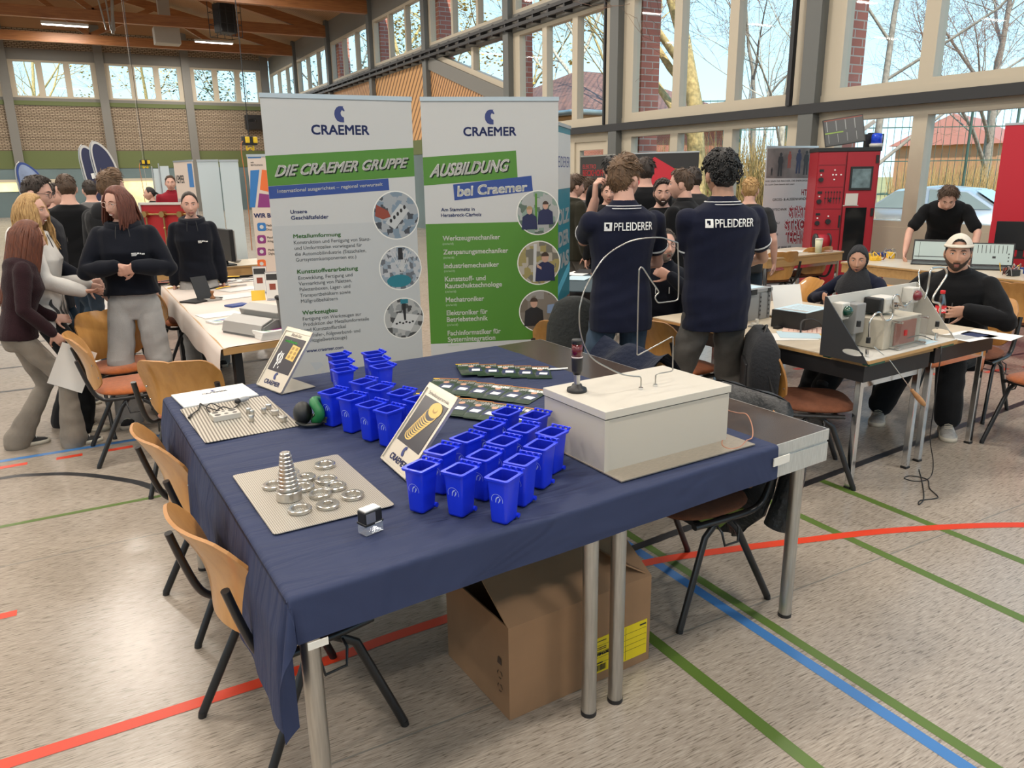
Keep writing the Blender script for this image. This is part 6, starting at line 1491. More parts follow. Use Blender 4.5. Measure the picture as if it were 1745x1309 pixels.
print_on(P, None, .40, 0, 0, M_whitep, True, -.07, 'collar_stripe', extra=lambda t: [t.add([V(x-.003, -.05, 0), V(x+.003, -.05, 0), V(x+.03, .03, 0), V(x+.024, .03, 0)], [(0, 1, 2, 3)]) for x in (-.02, -.005)])
# seated person with the white cap
P = person('seated person with a short beard and a backwards white cap in a black jacket', 5.40, 3.20, 192, dict(H=1.76, vox=.007, sit=1, hair='crop', locks=0, hairm=H_black, skin='tan', beard=.003, beardm=B_dark, top='jacket', topm=F_black, bottom=D_black, trousers='straight', lean=19, loose=.006, bulk=1.08, head=(20, 2, 0), shoem=M_shoes, legfit=.042, big=1.12, hemup=.05,
    armR=dict(to=(.20, .34, .80), pole=(1, -.3, -.6), dir=(-.5, 1, -.1)), armL=dict(to=(-.16, .36, .82), pole=(-1, -.3, -.6), dir=(.5, 1, -.1)), footR=(.26, .52, 0), footL=(-.19, .50, 0), toeR=20, toeL=25))
hb = nb(mat('white cap cotton', (.62, .57, .49), .9, bump=.2, bscale=200), P['MH']); vs, fs = [], []
nu, nv = 140, 44
def capz(th): return .052-.030*max(0, -cos(th))
for j in range(nv+1):
    for i in range(nu):
        th = 2*pi*i/nu-pi; z0 = capz(th); ph0 = math.asin(z0/.117); ph = ph0+(pi/2-ph0)*j/nv; p = V(.0745*cos(ph)*sin(th), .094*cos(ph)*cos(th)*(1.03 if cos(th) < 0 else 1), .117*sin(ph)); n = V(p.x/.0745**2, p.y/.094**2, p.z/.117**2).normalized(); vs.append(p+n*.017)
def hole(j, i): th = 2*pi*(i+.5)/nu-pi; return abs(th) < .55 and 4 <= j < 18 and (th/.55)**2+((j-4)/14)**2 < 1
hb.add(vs, [(j*nu+i, j*nu+(i+1) % nu, (j+1)*nu+(i+1) % nu, (j+1)*nu+i) for j in range(nv) for i in range(nu) if not hole(j, i)], True)
hb.tube([V((.0745+.018)*cos(.45)*sin(th), (.094+.018)*cos(.45)*cos(th), capz(th)+.004) for th in [2*pi*i/40-pi for i in range(40)]], .0045, 6, closed=True, sq=2.)
hb.grid(lambda u, v: V((u-.5)*.145, -.105-.062*v*(1-(2*u-1)**2*.55), .022-.022*v-.014*(2*u-1)**2), 12, 6); hb.grid(lambda u, v: V((u-.5)*.145, -.105-.062*v*(1-(2*u-1)**2*.55), .018-.022*v-.014*(2*u-1)**2), 12, 6)
hb.build('cap', P['t'])
print_on(P, None, .30, 0, 0, mat('silver zip', (.25, .25, .25), .4, .8), True, -.02, 'zipper', extra=lambda t: t.add([V(-.004, -.3, 0), V(.004, -.3, 0), V(.06, .12, 0), V(.052, .12, 0)], [(0, 1, 2, 3)]))
# bending person at the back table
person('person in a black T shirt bending over the back table by the window', 8.45, 5.32, 212, dict(H=1.80, vox=.009, hair='mop', hairm=H_brown, top='tee', topm=F_black, bottom=D_dark, lean=52, head=(6, 36, 0), headoff=(0, .06, -.04), hip=(0, -.12, .92), armR=dict(to=(.34, .46, .84), pole=(1, -.3, .2), dir=(0, .6, -.5)), armL=dict(to=(-.30, .46, .84), pole=(-1, -.3, .2), dir=(0, .6, -.5)), sleeve=.75))

# ================================================================ STANDS ON THE RIGHT
M_tbl = wood_mat('pale table top', (.62, .54, .42), (.56, .48, .36), .35, (1, 6, 6)); M_edge = wood_mat('beech edge', (.50, .30, .12), (.42, .24, .09), .45, (1, 10, 10)); M_apron = mat('black apron', (.014, .014, .016), .5)
M_box = mat('grey plastic box', (.25, .25, .245), .5); M_scr = mat('screen pale', (.33, .40, .38), .3, emit=.25); M_scrk = mat('screen dark', (.015, .016, .018), .25); M_cred = mat('cabinet red', (.34, .012, .022), .4); M_pink = mat('pale pink paper', (.62, .45, .38), .7); M_cyan = mat('pale blue paper', (.45, .60, .68), .7); M_yelp = mat('yellow envelope', (.80, .50, .04), .6)
RZ = 3.2
def table(name, label, x, y, w, d, h, rz, top=None, legm=None, apron=None, edge=None, group=None, nolegs=False):
    t = thing(name, label, 'table', (x, y, 0), radians(rz), group)
    nb(top or M_tbl).b2((0, 0, h-.022), (w, d, h)).build('table_top', t)
    nb(edge or M_edge).b2((-.001, -.001, h-.022), (w+.001, d+.001, h-.006)).build('edge_band', t)
    a = nb(apron or M_apron)
    for lo, hi in (((.01, .01), (w-.01, .03)), ((.01, d-.03), (w-.01, d-.01)), ((.01, .03), (.03, d-.03)), ((w-.03, .03), (w-.01, d-.03))): a.b2((lo[0], lo[1], h-.115), (hi[0], hi[1], h-.023))
    a.build('apron', t)
    if not nolegs:
        for lx in (.045, w-.045):
            for ly in (.05, d-.05):
                l = nb(legm or M_chrome).box((lx, ly, (h-.03)/2+.006), (.034, .034, h-.042), None, .003).build('leg', t); nb(M_black).box((lx, ly, .006), (.038, .038, .012)).build('foot_cap', l)
        for ly in (.05, d-.05): nb(legm or M_chrome).box((w/2, ly, h-.14), (w-.12, .022, .034)).build('cross_rail', t)
    return t
TT = .745
table('exhibit_table', 'pale topped table with black apron and chrome legs under the triangular wire game', 3.55, 2.565, .635, 1.66, TT, RZ, group='chrome legged tables')
table('exhibit_table', 'pale topped table with black apron where the seated white cap person leans', 4.262, 2.63, .665, 1.60, TT, RZ, group='chrome legged tables')
# ---- triangular wire game
MX = Matrix.Translation((3.472, 2.492, TT+.001)) @ Matrix.Rotation(radians(5.0), 4, 'Z'); MW, MD, MH_ = .88, .285, .335
t = thing('wire_game_console', 'triangular sided demonstration console with lamps, clear box and bent tube', 'console', MX.translation, radians(5.0))
M_dk = mat('anthracite sheet metal', (.030, .030, .032), .45); M_wh = mat('white laminate panel', (.60, .58, .53), .4); M_beige = mat('beige enclosure', (.46, .42, .34), .5); M_gfoot = mat('green foot', (.01, .10, .06), .4)
nb(M_wh).b2((0, 0, .014), (MW, MD, .034)).build('base_board', t); nb(M_edge).b2((-.001, -.001, .014), (MW+.001, MD+.001, .031)).build('board_edge', t)
for x in (.02, MW-.16):
    for y in (.0, MD-.05): nb(M_gfoot).b2((x, y+.005, 0), (x+.14, y+.045, .014)).build('rubber_foot', t)
def side(x, m):
    b = nb(m); th = .006
    # triangle with an oval grip hole, built as a ring of quads round the hole
    tri = [V(0, .014, 0), V(MD, .014, 0), V(MD, MH_, 0), V(MD-.012, MH_, 0)]; hole = [V(.094+.060*cos(a), .062+.017*sin(a), 0) for a in [2*pi*k/28 for k in range(28)]]
    P_ = tri+hole; n = len(P_); T_ = tessellate_polygon([tri, hole]); vs = [V(xx, p.x, p.y) for xx in (x, x+th) for p in P_]
    fs = [tuple(f) for f in T_]+[tuple(i+n for i in f[::-1]) for f in T_]+[(i, (i+1) % 4, n+(i+1) % 4, n+i) for i in range(4)]+[(4+i, n+4+i, n+4+(i+1) % 28, 4+(i+1) % 28) for i in range(28)]
    b.add(vs, fs); return b
side(-.006, M_dk).build('side_panel', t); side(MW, mat('pale side panel', (.42, .39, .34), .4)).build('side_panel', t)
nb(M_wh).b2((0, MD-.008, .034), (MW, MD, MH_)).build('back_panel', t)
b = nb(M_beige); b.b2((.27, .09, .036), (.63, MD-.01, .20), .004); b.build('enclosure', t)
b = nb(glass_mat('clear cover', (.92, .93, .92), .12, .03, .10, (.6, .6, .58))); b.b2((.33, .035, .038), (.60, .088, .195)); b.build('clear_cover', t)
b = nb(M_pred); b.b2((.36, .083, .05), (.57, .088, .18)); b.build('inner_board', t)
b = nb(M_chrome)
for x in (.335, .595):
    for z in (.045, .188): b.cyl((x, .03, z), (x, .09, z), .007, n=10)
b.build('cover_screw', t)
nb(mat('red tag', (.45, .01, .015), .4)).b2((.365, .028, .115), (.388, .034, .145)).build('tag', t)
def beacon(x, z, m, nm):
    b = nb(M_wh); b.b2((x-.035, MD-.075, z-.045), (x+.035, MD-.008, z+.045), .006); o = b.build('lamp_box', t); nb(m).lathe([(.030, 0), (.032, .008), (.026, .026), (.012, .036), (0, .038)], n=20, M=Matrix.Rotation(radians(90), 4, 'X').to_3x3(), c=(x, MD-.073, z)).build(nm, o)
beacon(.085, .255, mat('green lens', (.004, .045, .025), .15, coat=.5), 'green_lens'); beacon(.765, .275, mat('crimson lens', (.16, .004, .012), .15, coat=.5), 'red_lens')
nb(M_box).b2((.165, MD-.085, .12), (.255, MD-.008, .285), .006).b2((.175, MD-.07, .04), (.205, MD-.02, .12)).build('junction_box', t)
b = nb(M_black); b.b2((.345, MD-.11, .215), (.385, MD-.008, .30), .008); o = b.build('motor_rear', t); b = nb(M_wh); b.b2((.385, MD-.115, .212), (.50, MD-.01, .302), .012); b.use(M_chrome).cyl((.455, MD-.115, .255), (.455, MD-.15, .255), .02, n=18); b.cyl((.455, MD-.15, .255), (.47, MD-.19, .25), .008, n=10); b.build('motor', t)
PM = MX @ V(0, .075, 0); NM = (MX.to_3x3() @ V(0, 1, 0)); MXi = MX.inverted()
def onM(px, py, yy=.075): return MXi @ onplane(px, py, MX @ V(0, yy, 0), NM)
c6 = lambda X, Y: (1380+X/6.463, 440+Y/6.463)
M_tube2 = mat('bright bent tube', (.60, .58, .54), .25, 1.)
b = nb(M_tube2); b.tube(smooth([onM(*c6(*q)) for q in ((650, 905), (655, 760), (670, 680), (720, 615), (770, 600), (800, 650), (830, 690), (890, 670), (918, 590), (915, 470), (935, 415), (975, 410), (1000, 480), (1035, 530), (1080, 500), (1120, 468))], 6), .0055, 8); b.build('bent_tube', t)
b = nb(M_tube2); b.tube(smooth([onM(*c6(*q), .20) for q in ((1262, 450), (1300, 330), (1330, 140), (1395, 105), (1490, 118), (1505, 190), (1430, 310), (1362, 420), (1362, 480), (1425, 500), (1440, 560), (1420, 680), (1400, 780))], 6), .006, 8); b.build('bent_tube', t)
b = nb(M_tube2); b.tube([onM(*c6(*q), .22) for q in ((1195, 350), (1215, 340), (1197, 150), (1215, 130))], .004, 6); b.build('bent_tube', t)
b = nb(M_black)
for X, Y in ((640, 935), (1400, 755), (535, 755)): p = onM(*c6(X, Y), .06); b.cyl(p, p+V(0, 0, .03), .011, n=14)
b.build('grommet', t)
b = nb(M_chrome)
for X in (640, 1400): p = onM(*c6(X, 950 if X < 900 else 800), .06); b.cyl((p.x, p.y, .036), (p.x, p.y, .075), .010, n=14)
b.build('socket_post', t)
nb(M_cyan).b2((.60, .03, .0345), (.73, .13, .0355)).build('sticker', t)
# rod with wooden handle, thin black lead
t = thing('rod_with_handle', 'thin steel rod with a turned wooden handle hanging over the table edge', 'tool')
p0 = onplane(1489, 591, V(3.7, 2.56, 0), V(0, 1, 0)); p1 = wally(1516, 614, 2.515); p2 = wally(1553, 664, 2.49); p3 = wally(1576, 691, 2.48)
nb(M_tube2).tube([p0, p1, p2], .0026, 6).build('rod', t)
d = (p3-p2); b = nb(wood_mat('turned wood', (.55, .30, .13), (.45, .22, .09), .45)); b.tube([p2+d*q for q in (0, .06, .12, .35, .6, .85, .97, 1)], [.007, .011, .009, .014, .0155, .014, .009, .003], 14); b.build('handle', t)
pts = [onplane(a, b_, V(4.0, 2.62, 0), V(0, 1, 0)) for a, b_ in ((1545, 565), (1570, 572), (1598, 585))]+[wally(a, b_, 2.50) for a, b_ in ((1604, 598), (1598, 640), (1592, 690), (1585, 745), (1590, 785))]+[at(a, b_, .004) for a, b_ in ((1588, 808), (1578, 818), (1558, 820), (1541, 815), (1552, 811), (1580, 817), (1584, 832), (1598, 846), (1592, 850), (1568, 853), (1566, 860), (1574, 850), (1572, 825), (1566, 800))]
pts[0].z = pts[1].z = max(pts[1].z, TT+.04); 
tag(nb(M_black).tube(smooth(pts, 5), .003, 6).build('black_lead'), 'thin black lead hanging from the wire game down to the floor', 'cable')
# ---- bottle
p = V(4.80, 2.97, TT)
t = thing('cola_bottle', 'cola bottle with red cap and red white label on the pale table', 'bottle', p)
nb(glass_mat('bottle plastic', (.85, .88, .88), .14, .02)).lathe([(0, .002), (.026, .0), (.031, .008), (.032, .07), (.030, .085), (.032, .10), (.032, .125), (.027, .155), (.018, .185), (.013, .205), (.0125, .216), (0, .216)], n=28).build('bottle', t)
nb(mat('cola', (.012, .004, .003), .15)).lathe([(0, .004), (.025, .004), (.0295, .010), (.030, .07), (.028, .085), (.030, .10), (0, .102)], n=28).build('drink', t)
nb(mat('cap red', (.55, .01, .015), .4)).lathe([(0, .210), (.0150, .210), (.0150, .229), (.013, .231), (0, .231)], n=24).build('cap', t)
nb(mat('label red', (.60, .012, .02), .45)).lathe([(.0326, .088), (.0328, .090), (.0328, .131), (.0326, .133)], n=28, cap=False).build('label', t)
b = nb(M_whitep); ca = atan2(-p.y, -p.x)
for k, a0 in enumerate((ca+.55, ca-1.6)): text_into(b, 'Coca-Cola', (-.030, .098, .030, .122), None, bold=.02, shear=.3, fit='b', warp=lambda v: V(.0334*cos(a0+v.x/.0334), .0334*sin(a0+v.x/.0334), v.y))
b.build('lettering', t)
# ---- crates and papers on the tables
TMx = Matrix.Rotation(radians(RZ), 4, 'Z')
t = thing('euro_crate', 'grey lidded plastic crate at the far end of the pale table', 'crate', (3.72, 3.72, TT), radians(RZ+3))
b = nb(M_box); b.b2((0, 0, 0), (.40, .30, .19), .004); b.build('crate_body', t)
b = nb(M_box); b.b2((-.006, -.006, .19), (.406, .306, .215), .004); o = b.build('lid', t); b = nb(M_cyan); b.b2((.04, .03, .2155), (.36, .27, .217)); b.build('lid_paper', o)
M_rib2 = mat('crate rib', (.16, .16, .16), .5)
for x in (.03, .12, .28, .37):
    b = nb(M_rib2); b.b2((x-.008, -.005, .01), (x+.008, 0, .185)); b.use(M_black)
    for z in (.03, .06, .09, .12, .15): b.b2((x-.004, -.007, z), (x+.006, -.004, z+.012))
    b.build('rib', t)
for y in (.04, .15, .26): nb(M_rib2).b2((.40, y-.008, .01), (.405, y+.008, .185)).build('rib', t)
nb(M_black).b2((.17, -.012, .18), (.23, -.004, .215)).b2((.35, -.01, .185), (.38, -.004, .212)).build('latch', t)
t = thing('electronics_case', 'black electronics case with printed sheets on top behind the wire game', 'case', (3.93, 3.30, TT), radians(RZ+8))
nb(M_black).b2((0, 0, 0), (.30, .24, .115), .003).build('housing', t); nb(M_cyan).b2((.01, .0, .115), (.30, .23, .118)).build('sheet', t)
b = nb(M_inkg)
for i in range(8): b.b2((.10+.01*(i % 2), .03+.022*i, .1182), (.27, .036+.022*i, .1186))
b.b2((.03, .02, .1182), (.08, .2, .1186)); b.build('printed_line', t)
nb(M_black).tube(smooth([(-.08, -.02, .01), (-.04, .0, .07), (.02, -.03, .08), (.10, -.04, .05), (.14, -.05, .01)], 5), .006, 6).build('cable_loop', t)
o = nb(M_paper).grid(lambda u, v: V(u*.22, .08*v, .02+.20*v), 2, 2).build('leaning_sheet', None, (4.12, 3.72, TT), radians(-18)); tag(o, 'white sheet leaning against the grey crate', 'paper')
def flat(name, lab, m, px, py, w, d, rz, z=TT+.001, cat='paper', grp=None, th=.0015, extra=None):
    p = at(px, py, z); b = nb(m); b.box((0, 0, th/2), (w, d, th)); 
    if extra: extra(b)
    return tag(b.build(name, None, (p.x, p.y, z), radians(rz)), lab, cat, grp)
flat('paper_sheet', 'white sheet lying nearest the table edge beside the console', M_paper, 1345, 574, .21, .297, 60); flat('paper_sheet', 'pale blue sheet under the handwritten one beside the console', M_cyan, 1362, 571, .20, .25, 50, TT+.003)
flat('paper_sheet', 'pinkish sheet with red handwriting beside the console', M_pink, 1372, 562, .21, .27, 40, TT+.005, extra=lambda b: [b.use(M_pred).b2((-.08, -.1+.028*i, .0016), (.04+.05*((i*7) % 3)/2, -.096+.028*i, .002)) for i in range(8)])
flat('envelope', 'yellow envelope sticking out behind the console', M_yelp, 1394, 573, .16, .22, 30, TT+.002, 'envelope')
flat('small_module', 'little black module lying alone on the pale table', M_black, 1325, 560, .05, .035, 10, TT+.001, 'module', th=.015)
t = thing('relay_board', 'small circuit board with white relay at the edge of the pale table', 'circuit board', at(1287, 556, TT+.001), radians(20)); nb(M_box).box((0, 0, .004), (.10, .06, .008)).build('board', t); nb(M_wh).cyl((.02, 0, .008), (.02, 0, .045), .012).box((-.025, .0, .016), (.03, .03, .018)).build('relay', t)
flat('flyer', 'printed flyer with dark photographs at the right end of the pale tables', M_paper, 1648, 573, .30, .21, 0, extra=lambda b: (b.use(M_inkg).b2((-.12, -.06, .0016), (-.0, .05, .002)), b.use(M_pnavy).b2((.01, -.06, .0016), (.12, .05, .002))))
flat('paper_sheet', 'blank white sheet beside the flyer on the pale table', M_paper, 1690, 571, .21, .28, 10)
# ---- chairs here
chair(3.56, 2.92, -40, 'dark chair with a backpack on its back pushed under the pale table', 'brown', 'brown stacking chairs')
t = thing('backpack', 'dark grey backpack hanging on the chair at the pale table', 'backpack', (3.345, 3.10, .44), radians(-40))
b = nb(fabric('backpack nylon', (.022, .023, .026), .4, 60)); b.loft([[V(x, y, z) for x, y in rrect(w, d, .04, 4)] for w, d, z in ((.11, .36, 0), (.16, .47, .03), (.17, .49, .22), (.15, .48, .34), (.08, .36, .41))]); b.build('bag', t); nb(M_black).tube(smooth([(.0, -.05, .40), (.02, 0, .44), (0, .05, .40)], 5), .008, 6).build('handle_loop', t)
nb(M_char if 'M_char' in globals() else M_dk).b2((-.10, -.12, .05), (-.08, .12, .24), .008).build('front_pocket', t)
chair(3.44, 3.92, 2, 'oak backed chair between the two navy polo shirts', 'orange', 'brown stacking chairs')
chair(5.42, 4.00, 195, 'chair of the seated person with the headscarf', 'brown', 'brown stacking chairs')
chair(5.52, 3.18, 192, 'chair of the seated person with the white cap', 'brown', 'brown stacking chairs')
chair(5.16, 2.40, 174, 'orange chair cut off by the right edge of the picture', 'orange', 'brown stacking chairs')
chair(5.30, 4.72, 150, 'oak backed chair between the headscarf and the white cap', 'brown', 'brown stacking chairs')
chair(3.92, 4.72, -128, 'chair under the seated person with the grey beard', 'brown', 'brown stacking chairs')
p = at(1310, 474, .47); chair(p.x, p.y, 75, 'brown chair at the long back table, left of two', 'brown', 'brown stacking chairs')
p = at(1368, 464, .47); chair(p.x, p.y, 80, 'brown chair at the long back table, right of two', 'brown', 'brown stacking chairs')
p = dep(1730, 500, 6.6); chair(p.x, p.y, 20, 'dark chair below the laptops at the right picture edge', 'brown', 'brown stacking chairs')
chair(2.74, 3.14, 2, 'chair with a navy jacket behind the bare deck strip', 'brown', 'brown stacking chairs')
t = thing('navy_jacket', 'navy jacket thrown over the chair behind the bare deck strip', 'jacket', (2.445, 3.13, -.0), radians(2))
jm = fabric('navy jacket cloth', (.012, .016, .032), .6, 30); b = nb(jm)
b.grid(lambda u, v: V((.10 if v > .5 else -.12)*min(1, abs(v-.5)*5)+.015*sin(9*u), (u-.5)*.52, .86-.33*abs(v-.5)**1.3*2.2+.02*sin(11*u+5*v)), 24, 20); b.grid(lambda u, v: V((.09 if v > .5 else -.11)*min(1, abs(v-.5)*5)+.015*sin(9*u), (u-.5)*.50, .845-.33*abs(v-.5)**1.3*2.2+.02*sin(11*u+5*v)), 24, 20); b.build('shell', t)
# ---- long back tables, cabinet, banners
TB = .75
table('trade_table', 'long light wood table in front of the lettered roll-up and the red cabinet', 6.85, 6.36, 1.40, .70, TB, 3.0, group='long back tables', apron=M_edge)
table('trade_table', 'long light wood table with laptops in front of the big window', 7.36, 3.1, .72, 2.6, TB, 2.0, group='long back tables', apron=M_edge)
D_ = 10.0
q0 = dep(1396, 251, D_); q1 = dep(1503.5, 243, D_*.985); rz = atan2(q1.y-q0.y, q1.x-q0.x)
t = thing('control_cabinet', 'tall red control cabinet with switches, a touch screen and a dark window', 'cabinet', (q0.x, q0.y, 0), rz)
CW, CD, CZ = (Vector((q1.x, q1.y))-Vector((q0.x, q0.y))).length, .62, 2.0
nb(M_cred).b2((0, .02, .06), (CW, CD, CZ-.04)).build('carcass', t); nb(M_black).b2((-.01, 0, CZ-.05), (CW+.01, CD+.01, CZ), .004).b2((.01, .03, 0), (CW-.01, CD, .06)).build('plinth_and_top', t)
nb(M_railalu).b2((CW-.005, .01, CZ-.05), (CW+.012, .06, CZ+.004)).b2((CW-.005, CD-.03, CZ-.05), (CW+.012, CD+.012, CZ+.004)).build('corner_piece', t)
fx = lambda X: (X-660)/(1130-660)*CW; fz = lambda Y: CZ-(Y-300)/(1040-300)*1.33
nb(M_cred).b2((.01, 0, .10), (CW*.46, .02, CZ-.06)).b2((CW*.475, -.005, .10), (CW-.02, .02, CZ-.06)).build('door', t)
MC = Matrix(((1, 0, 0, 0), (0, 0, -1, 0), (0, 1, 0, 0), (0, 0, 0, 1)))
def cb_(m, items, nm, d=.012):
    b = nb(m, MC)
    for x0, z0, x1, z1 in items: b.b2((x0, z0, 0), (x1, z1, d))
    b.build(nm, t)
L_ = CW*.46
cb_(mat('panel joint', (.12, .006, .01), .5), [(.015, z, L_-.01, z+.006) for z in (1.78, 1.50, 1.22, .95)]+[(L_-.006, .12, L_+.004, 1.9)], 'panel_joint', .003)
[cb_(M_black, [(.03, z, .085, z+.03)], 'display_strip') for z in (1.70, 1.42, 1.14)]; cb_(M_black, [(L_-.03, .98, L_-.01, 1.14)], 'handle'); 
b = nb(M_black, MC)
for z in (1.60, 1.32, 1.04): b.cyl((.055, z, 0), (.055, z, .03), .030, n=16)
b.cyl((.19, 1.06, 0), (.19, 1.06, .03), .034, n=16); b.cyl((.19, 1.33, 0), (.19, 1.33, .02), .018, n=12); b.build('rotary_switch', t)
b = nb(M_whitep, MC)
for x, z in ((.22, 1.72), (.20, 1.66), (.24, 1.66), (.22, 1.60), (.055, 1.66), (.055, 1.385), (.055, 1.105), (.19, 1.13), (.30, 1.66)): b.cyl((x, z, 0), (x, z, .012), .010, n=10)
b.build('pilot_light', t)
b = nb(M_black, MC)
for i in range(6): b.cyl((.13+.036*i, 1.44, 0), (.13+.036*i, 1.44, .012), .009, n=8); b.cyl((.13+.036*i, 1.36, 0), (.13+.036*i, 1.36, .012), .011, n=8); b.b2((.128+.036*i, 1.29, 0), (.132+.036*i, 1.44, .004))
b.build('lever_switch', t)
x0, x1 = CW*.54, CW*.90
b = nb(M_black, MC); b.b2((x0, 1.46, 0), (x1, 1.76, .02), .004); o = b.build('screen_frame', t); nb(mat('panel screen', (.10, .14, .15), .2, emit=.25, noise=.6, nscale=9), MC).b2((x0+.025, 1.49, .02), (x1-.025, 1.73, .022)).build('screen', o)
cb_(M_wh, [(CW*.50, 1.26, CW*.70, 1.42), (CW*.47, 1.26, CW*.72, 1.27)], 'printed_note'); cb_(mat('smoked window', (.010, .011, .012), .1), [(CW*.52, .55, CW*.86, 1.24)], 'smoked_window')
cb_(M_black, [(CW-.055, 1.80, CW-.02, 1.90), (CW-.055, 1.13, CW-.02, 1.23)], 'hinge', .02)
TC = lambda x, y, z=CZ: Matrix.Translation((q0.x, q0.y, 0)) @ Matrix.Rotation(rz, 4, 'Z') @ V(x, y, z)
# on the cabinet
t = thing('tilted_monitor', 'flat screen with lists standing tilted on the red cabinet', 'monitor', TC(.10, .12), rz+radians(2))
Mm = Matrix.Rotation(radians(-8), 4, 'Y') @ Matrix.Rotation(radians(78), 4, 'X'); nb(M_black, Mm).b2((0, .01, -.02), (.50, .36, 0)).build('housing', t); nb(mat('list screen', (.055, .058, .06), .3, emit=.1), Mm).b2((.012, .022, 0), (.488, .348, .002)).build('screen', t)
b = nb(M_inkg, Mm)
for i in range(4): b.b2((.04+.115*i, .20, .002), (.05+.115*i, .33, .003)); b.b2((.05+.115*i, .05, .002), (.056+.115*i, .16, .003))
b.use(mat('green list row', (.25, .40, .05), .4)).b2((.012, .17, .002), (.24, .185, .003)); b.use(M_pred).b2((.012, .335, .002), (.488, .348, .003)); b.build('screen_row', t)
t = thing('network_unit', 'white slanted device with a black box on the red cabinet', 'device', TC(.62, .25), rz); nb(M_black).b2((0, 0, 0), (.22, .12, .17)).build('black_box', t); nb(M_wh).box((-.02, .05, .24), (.05, .06, .30), Matrix.Rotation(radians(52), 3, 'Y'), .006).build('slanted_arm', t)
t = thing('rotating_beacon', 'blue rotating beacon on the red cabinet', 'beacon', TC(CW-.04, .12), rz); nb(M_wh).lathe([(0, 0), (.08, 0), (.085, .03), (.075, .045), (0, .045)], n=24).build('base', t); nb(mat('blue lens', (.006, .05, .55), .15, coat=.5, emit=.15)).lathe([(0, .045), (.068, .045), (.066, .14), (.058, .165), (.03, .172), (0, .174)], n=24).build('blue_dome', t)
t = thing('small_speaker', 'small black loudspeaker at the rear corner of the red cabinet', 'speaker', TC(CW-.02, .46), rz); nb(M_black).b2((-.05, -.05, 0), (.05, .05, .19), .005).build('housing', t); nb(M_pskin).cyl((0, -.05, .13), (0, -.055, .13), .022, n=14).build('cone', t)
# lettered roll-up
P4, t4 = rollup((8.66, 8.20, 2.06), (9.62, 8.12, 2.06), 'white roll-up with a photo of six people and red graffiti lettering beside the red cabinet')
f4 = lambda X, Y: (1240+X/4.365, 180+Y/4.365)
b = nb(mat('smoky photo', (.16, .14, .13), .5, noise=.6, nscale=2.5), P4.M); poly_into(b, clampx(P4, [P4.q(*f4(*c)) for c in ((285, 540), (700, 540), (700, 315), (297, 320))]), .0008); b.build('photo', t4)
b = nb(M_pblack, P4.M)
def fig(mb, cx, zb, h, m):
    mb.use(m); w = h*.16; poly_into(mb, [(cx-w*.8, zb), (cx-w*.2, zb), (cx, zb+h*.45), (cx+w*.2, zb), (cx+w*.8, zb), (cx+w*.7, zb+h*.5), (cx+w, zb+h*.62), (cx+w*.7, zb+h*.84), (cx-w*.7, zb+h*.84), (cx-w, zb+h*.62), (cx-w*.7, zb+h*.5)], .0016); poly_into(mb, ell(cx, zb+h*.92, h*.075, h*.085, 12), .002)
for X, Y, hh_, m in ((385, 525, 175, M_pblack), (455, 465, 125, M_pred), (520, 505, 180, M_pnavy), (575, 515, 180, M_pblack), (635, 500, 185, M_pnavy), (325, 520, 60, M_pblack)):
    a = P4.q(*f4(X, Y)); c = P4.q(*f4(X, Y-hh_)); fig(b, a[0], a[1], c[1]-a[1], m)
b.build('photo_figure', t4)
lines(P4, t4, [('WIR SIND DIE MACHER, DIE ENERGIEGELADEN SIND', 278, 570, 690, 566, 13), ('Du auch? Dann bewirb dich jetzt!', 278, 594, 495, 590, 11), ('GROSS- & AUSSENHANDEL', 333, 710, 600, 710, 20), ('ELEKTROTECHNIK', 250, 787, 440, 787, 18), ('METALLBAU', 262, 887, 385, 885, 18), ('INFORMATIK', 268, 972, 375, 970, 18), ('TECHNISCHE BERUFE', 255, 1074, 470, 1070, 18)], f4, M_inkk, 'lettering', .01)
b = nb(mat('graffiti red', (.40, .02, .03), .5), P4.M); text_quad(b, 'HTEAM', clampx(P4, [P4.q(*f4(*c)) for c in ((548, 665), (690, 680), (690, 625), (550, 622))]), .02)
for s, q in (('STATT', ((455, 840), (615, 835), (610, 745), (452, 745))), ('STROM', ((425, 930), (640, 925), (640, 835), (420, 850))), ('TECHNIK', ((430, 1025), (640, 1030), (640, 925), (430, 930)))):
    text_quad(b, s, clampx(P4, [P4.q(*f4(*c)) for c in q]), .10); b.use(M_bw); text_quad(b, s, clampx(P4, [P4.q(*f4(*c)) for c in q]), -.005, z=.0016); b.use(MATS['graffiti red'])
b.build('graffiti', t4)
# big plain red banner by the window
D_ = 8.7; a0 = dep(1714, 210, D_); P5, t5 = rollup((a0.x, a0.y, a0.z), (a0.x+.16, a0.y-.98, a0.z), 'large plain red banner at the right picture edge', sheet=mat('banner red', (.46, .012, .028), .5))
b = nb(M_whitep, P5.M); text_into(b, 'www.beckhoff.com', (.06, .20, P5.w-.06, .29), None, fit='b', bold=.01, z=.001); b.build('lettering', t5)
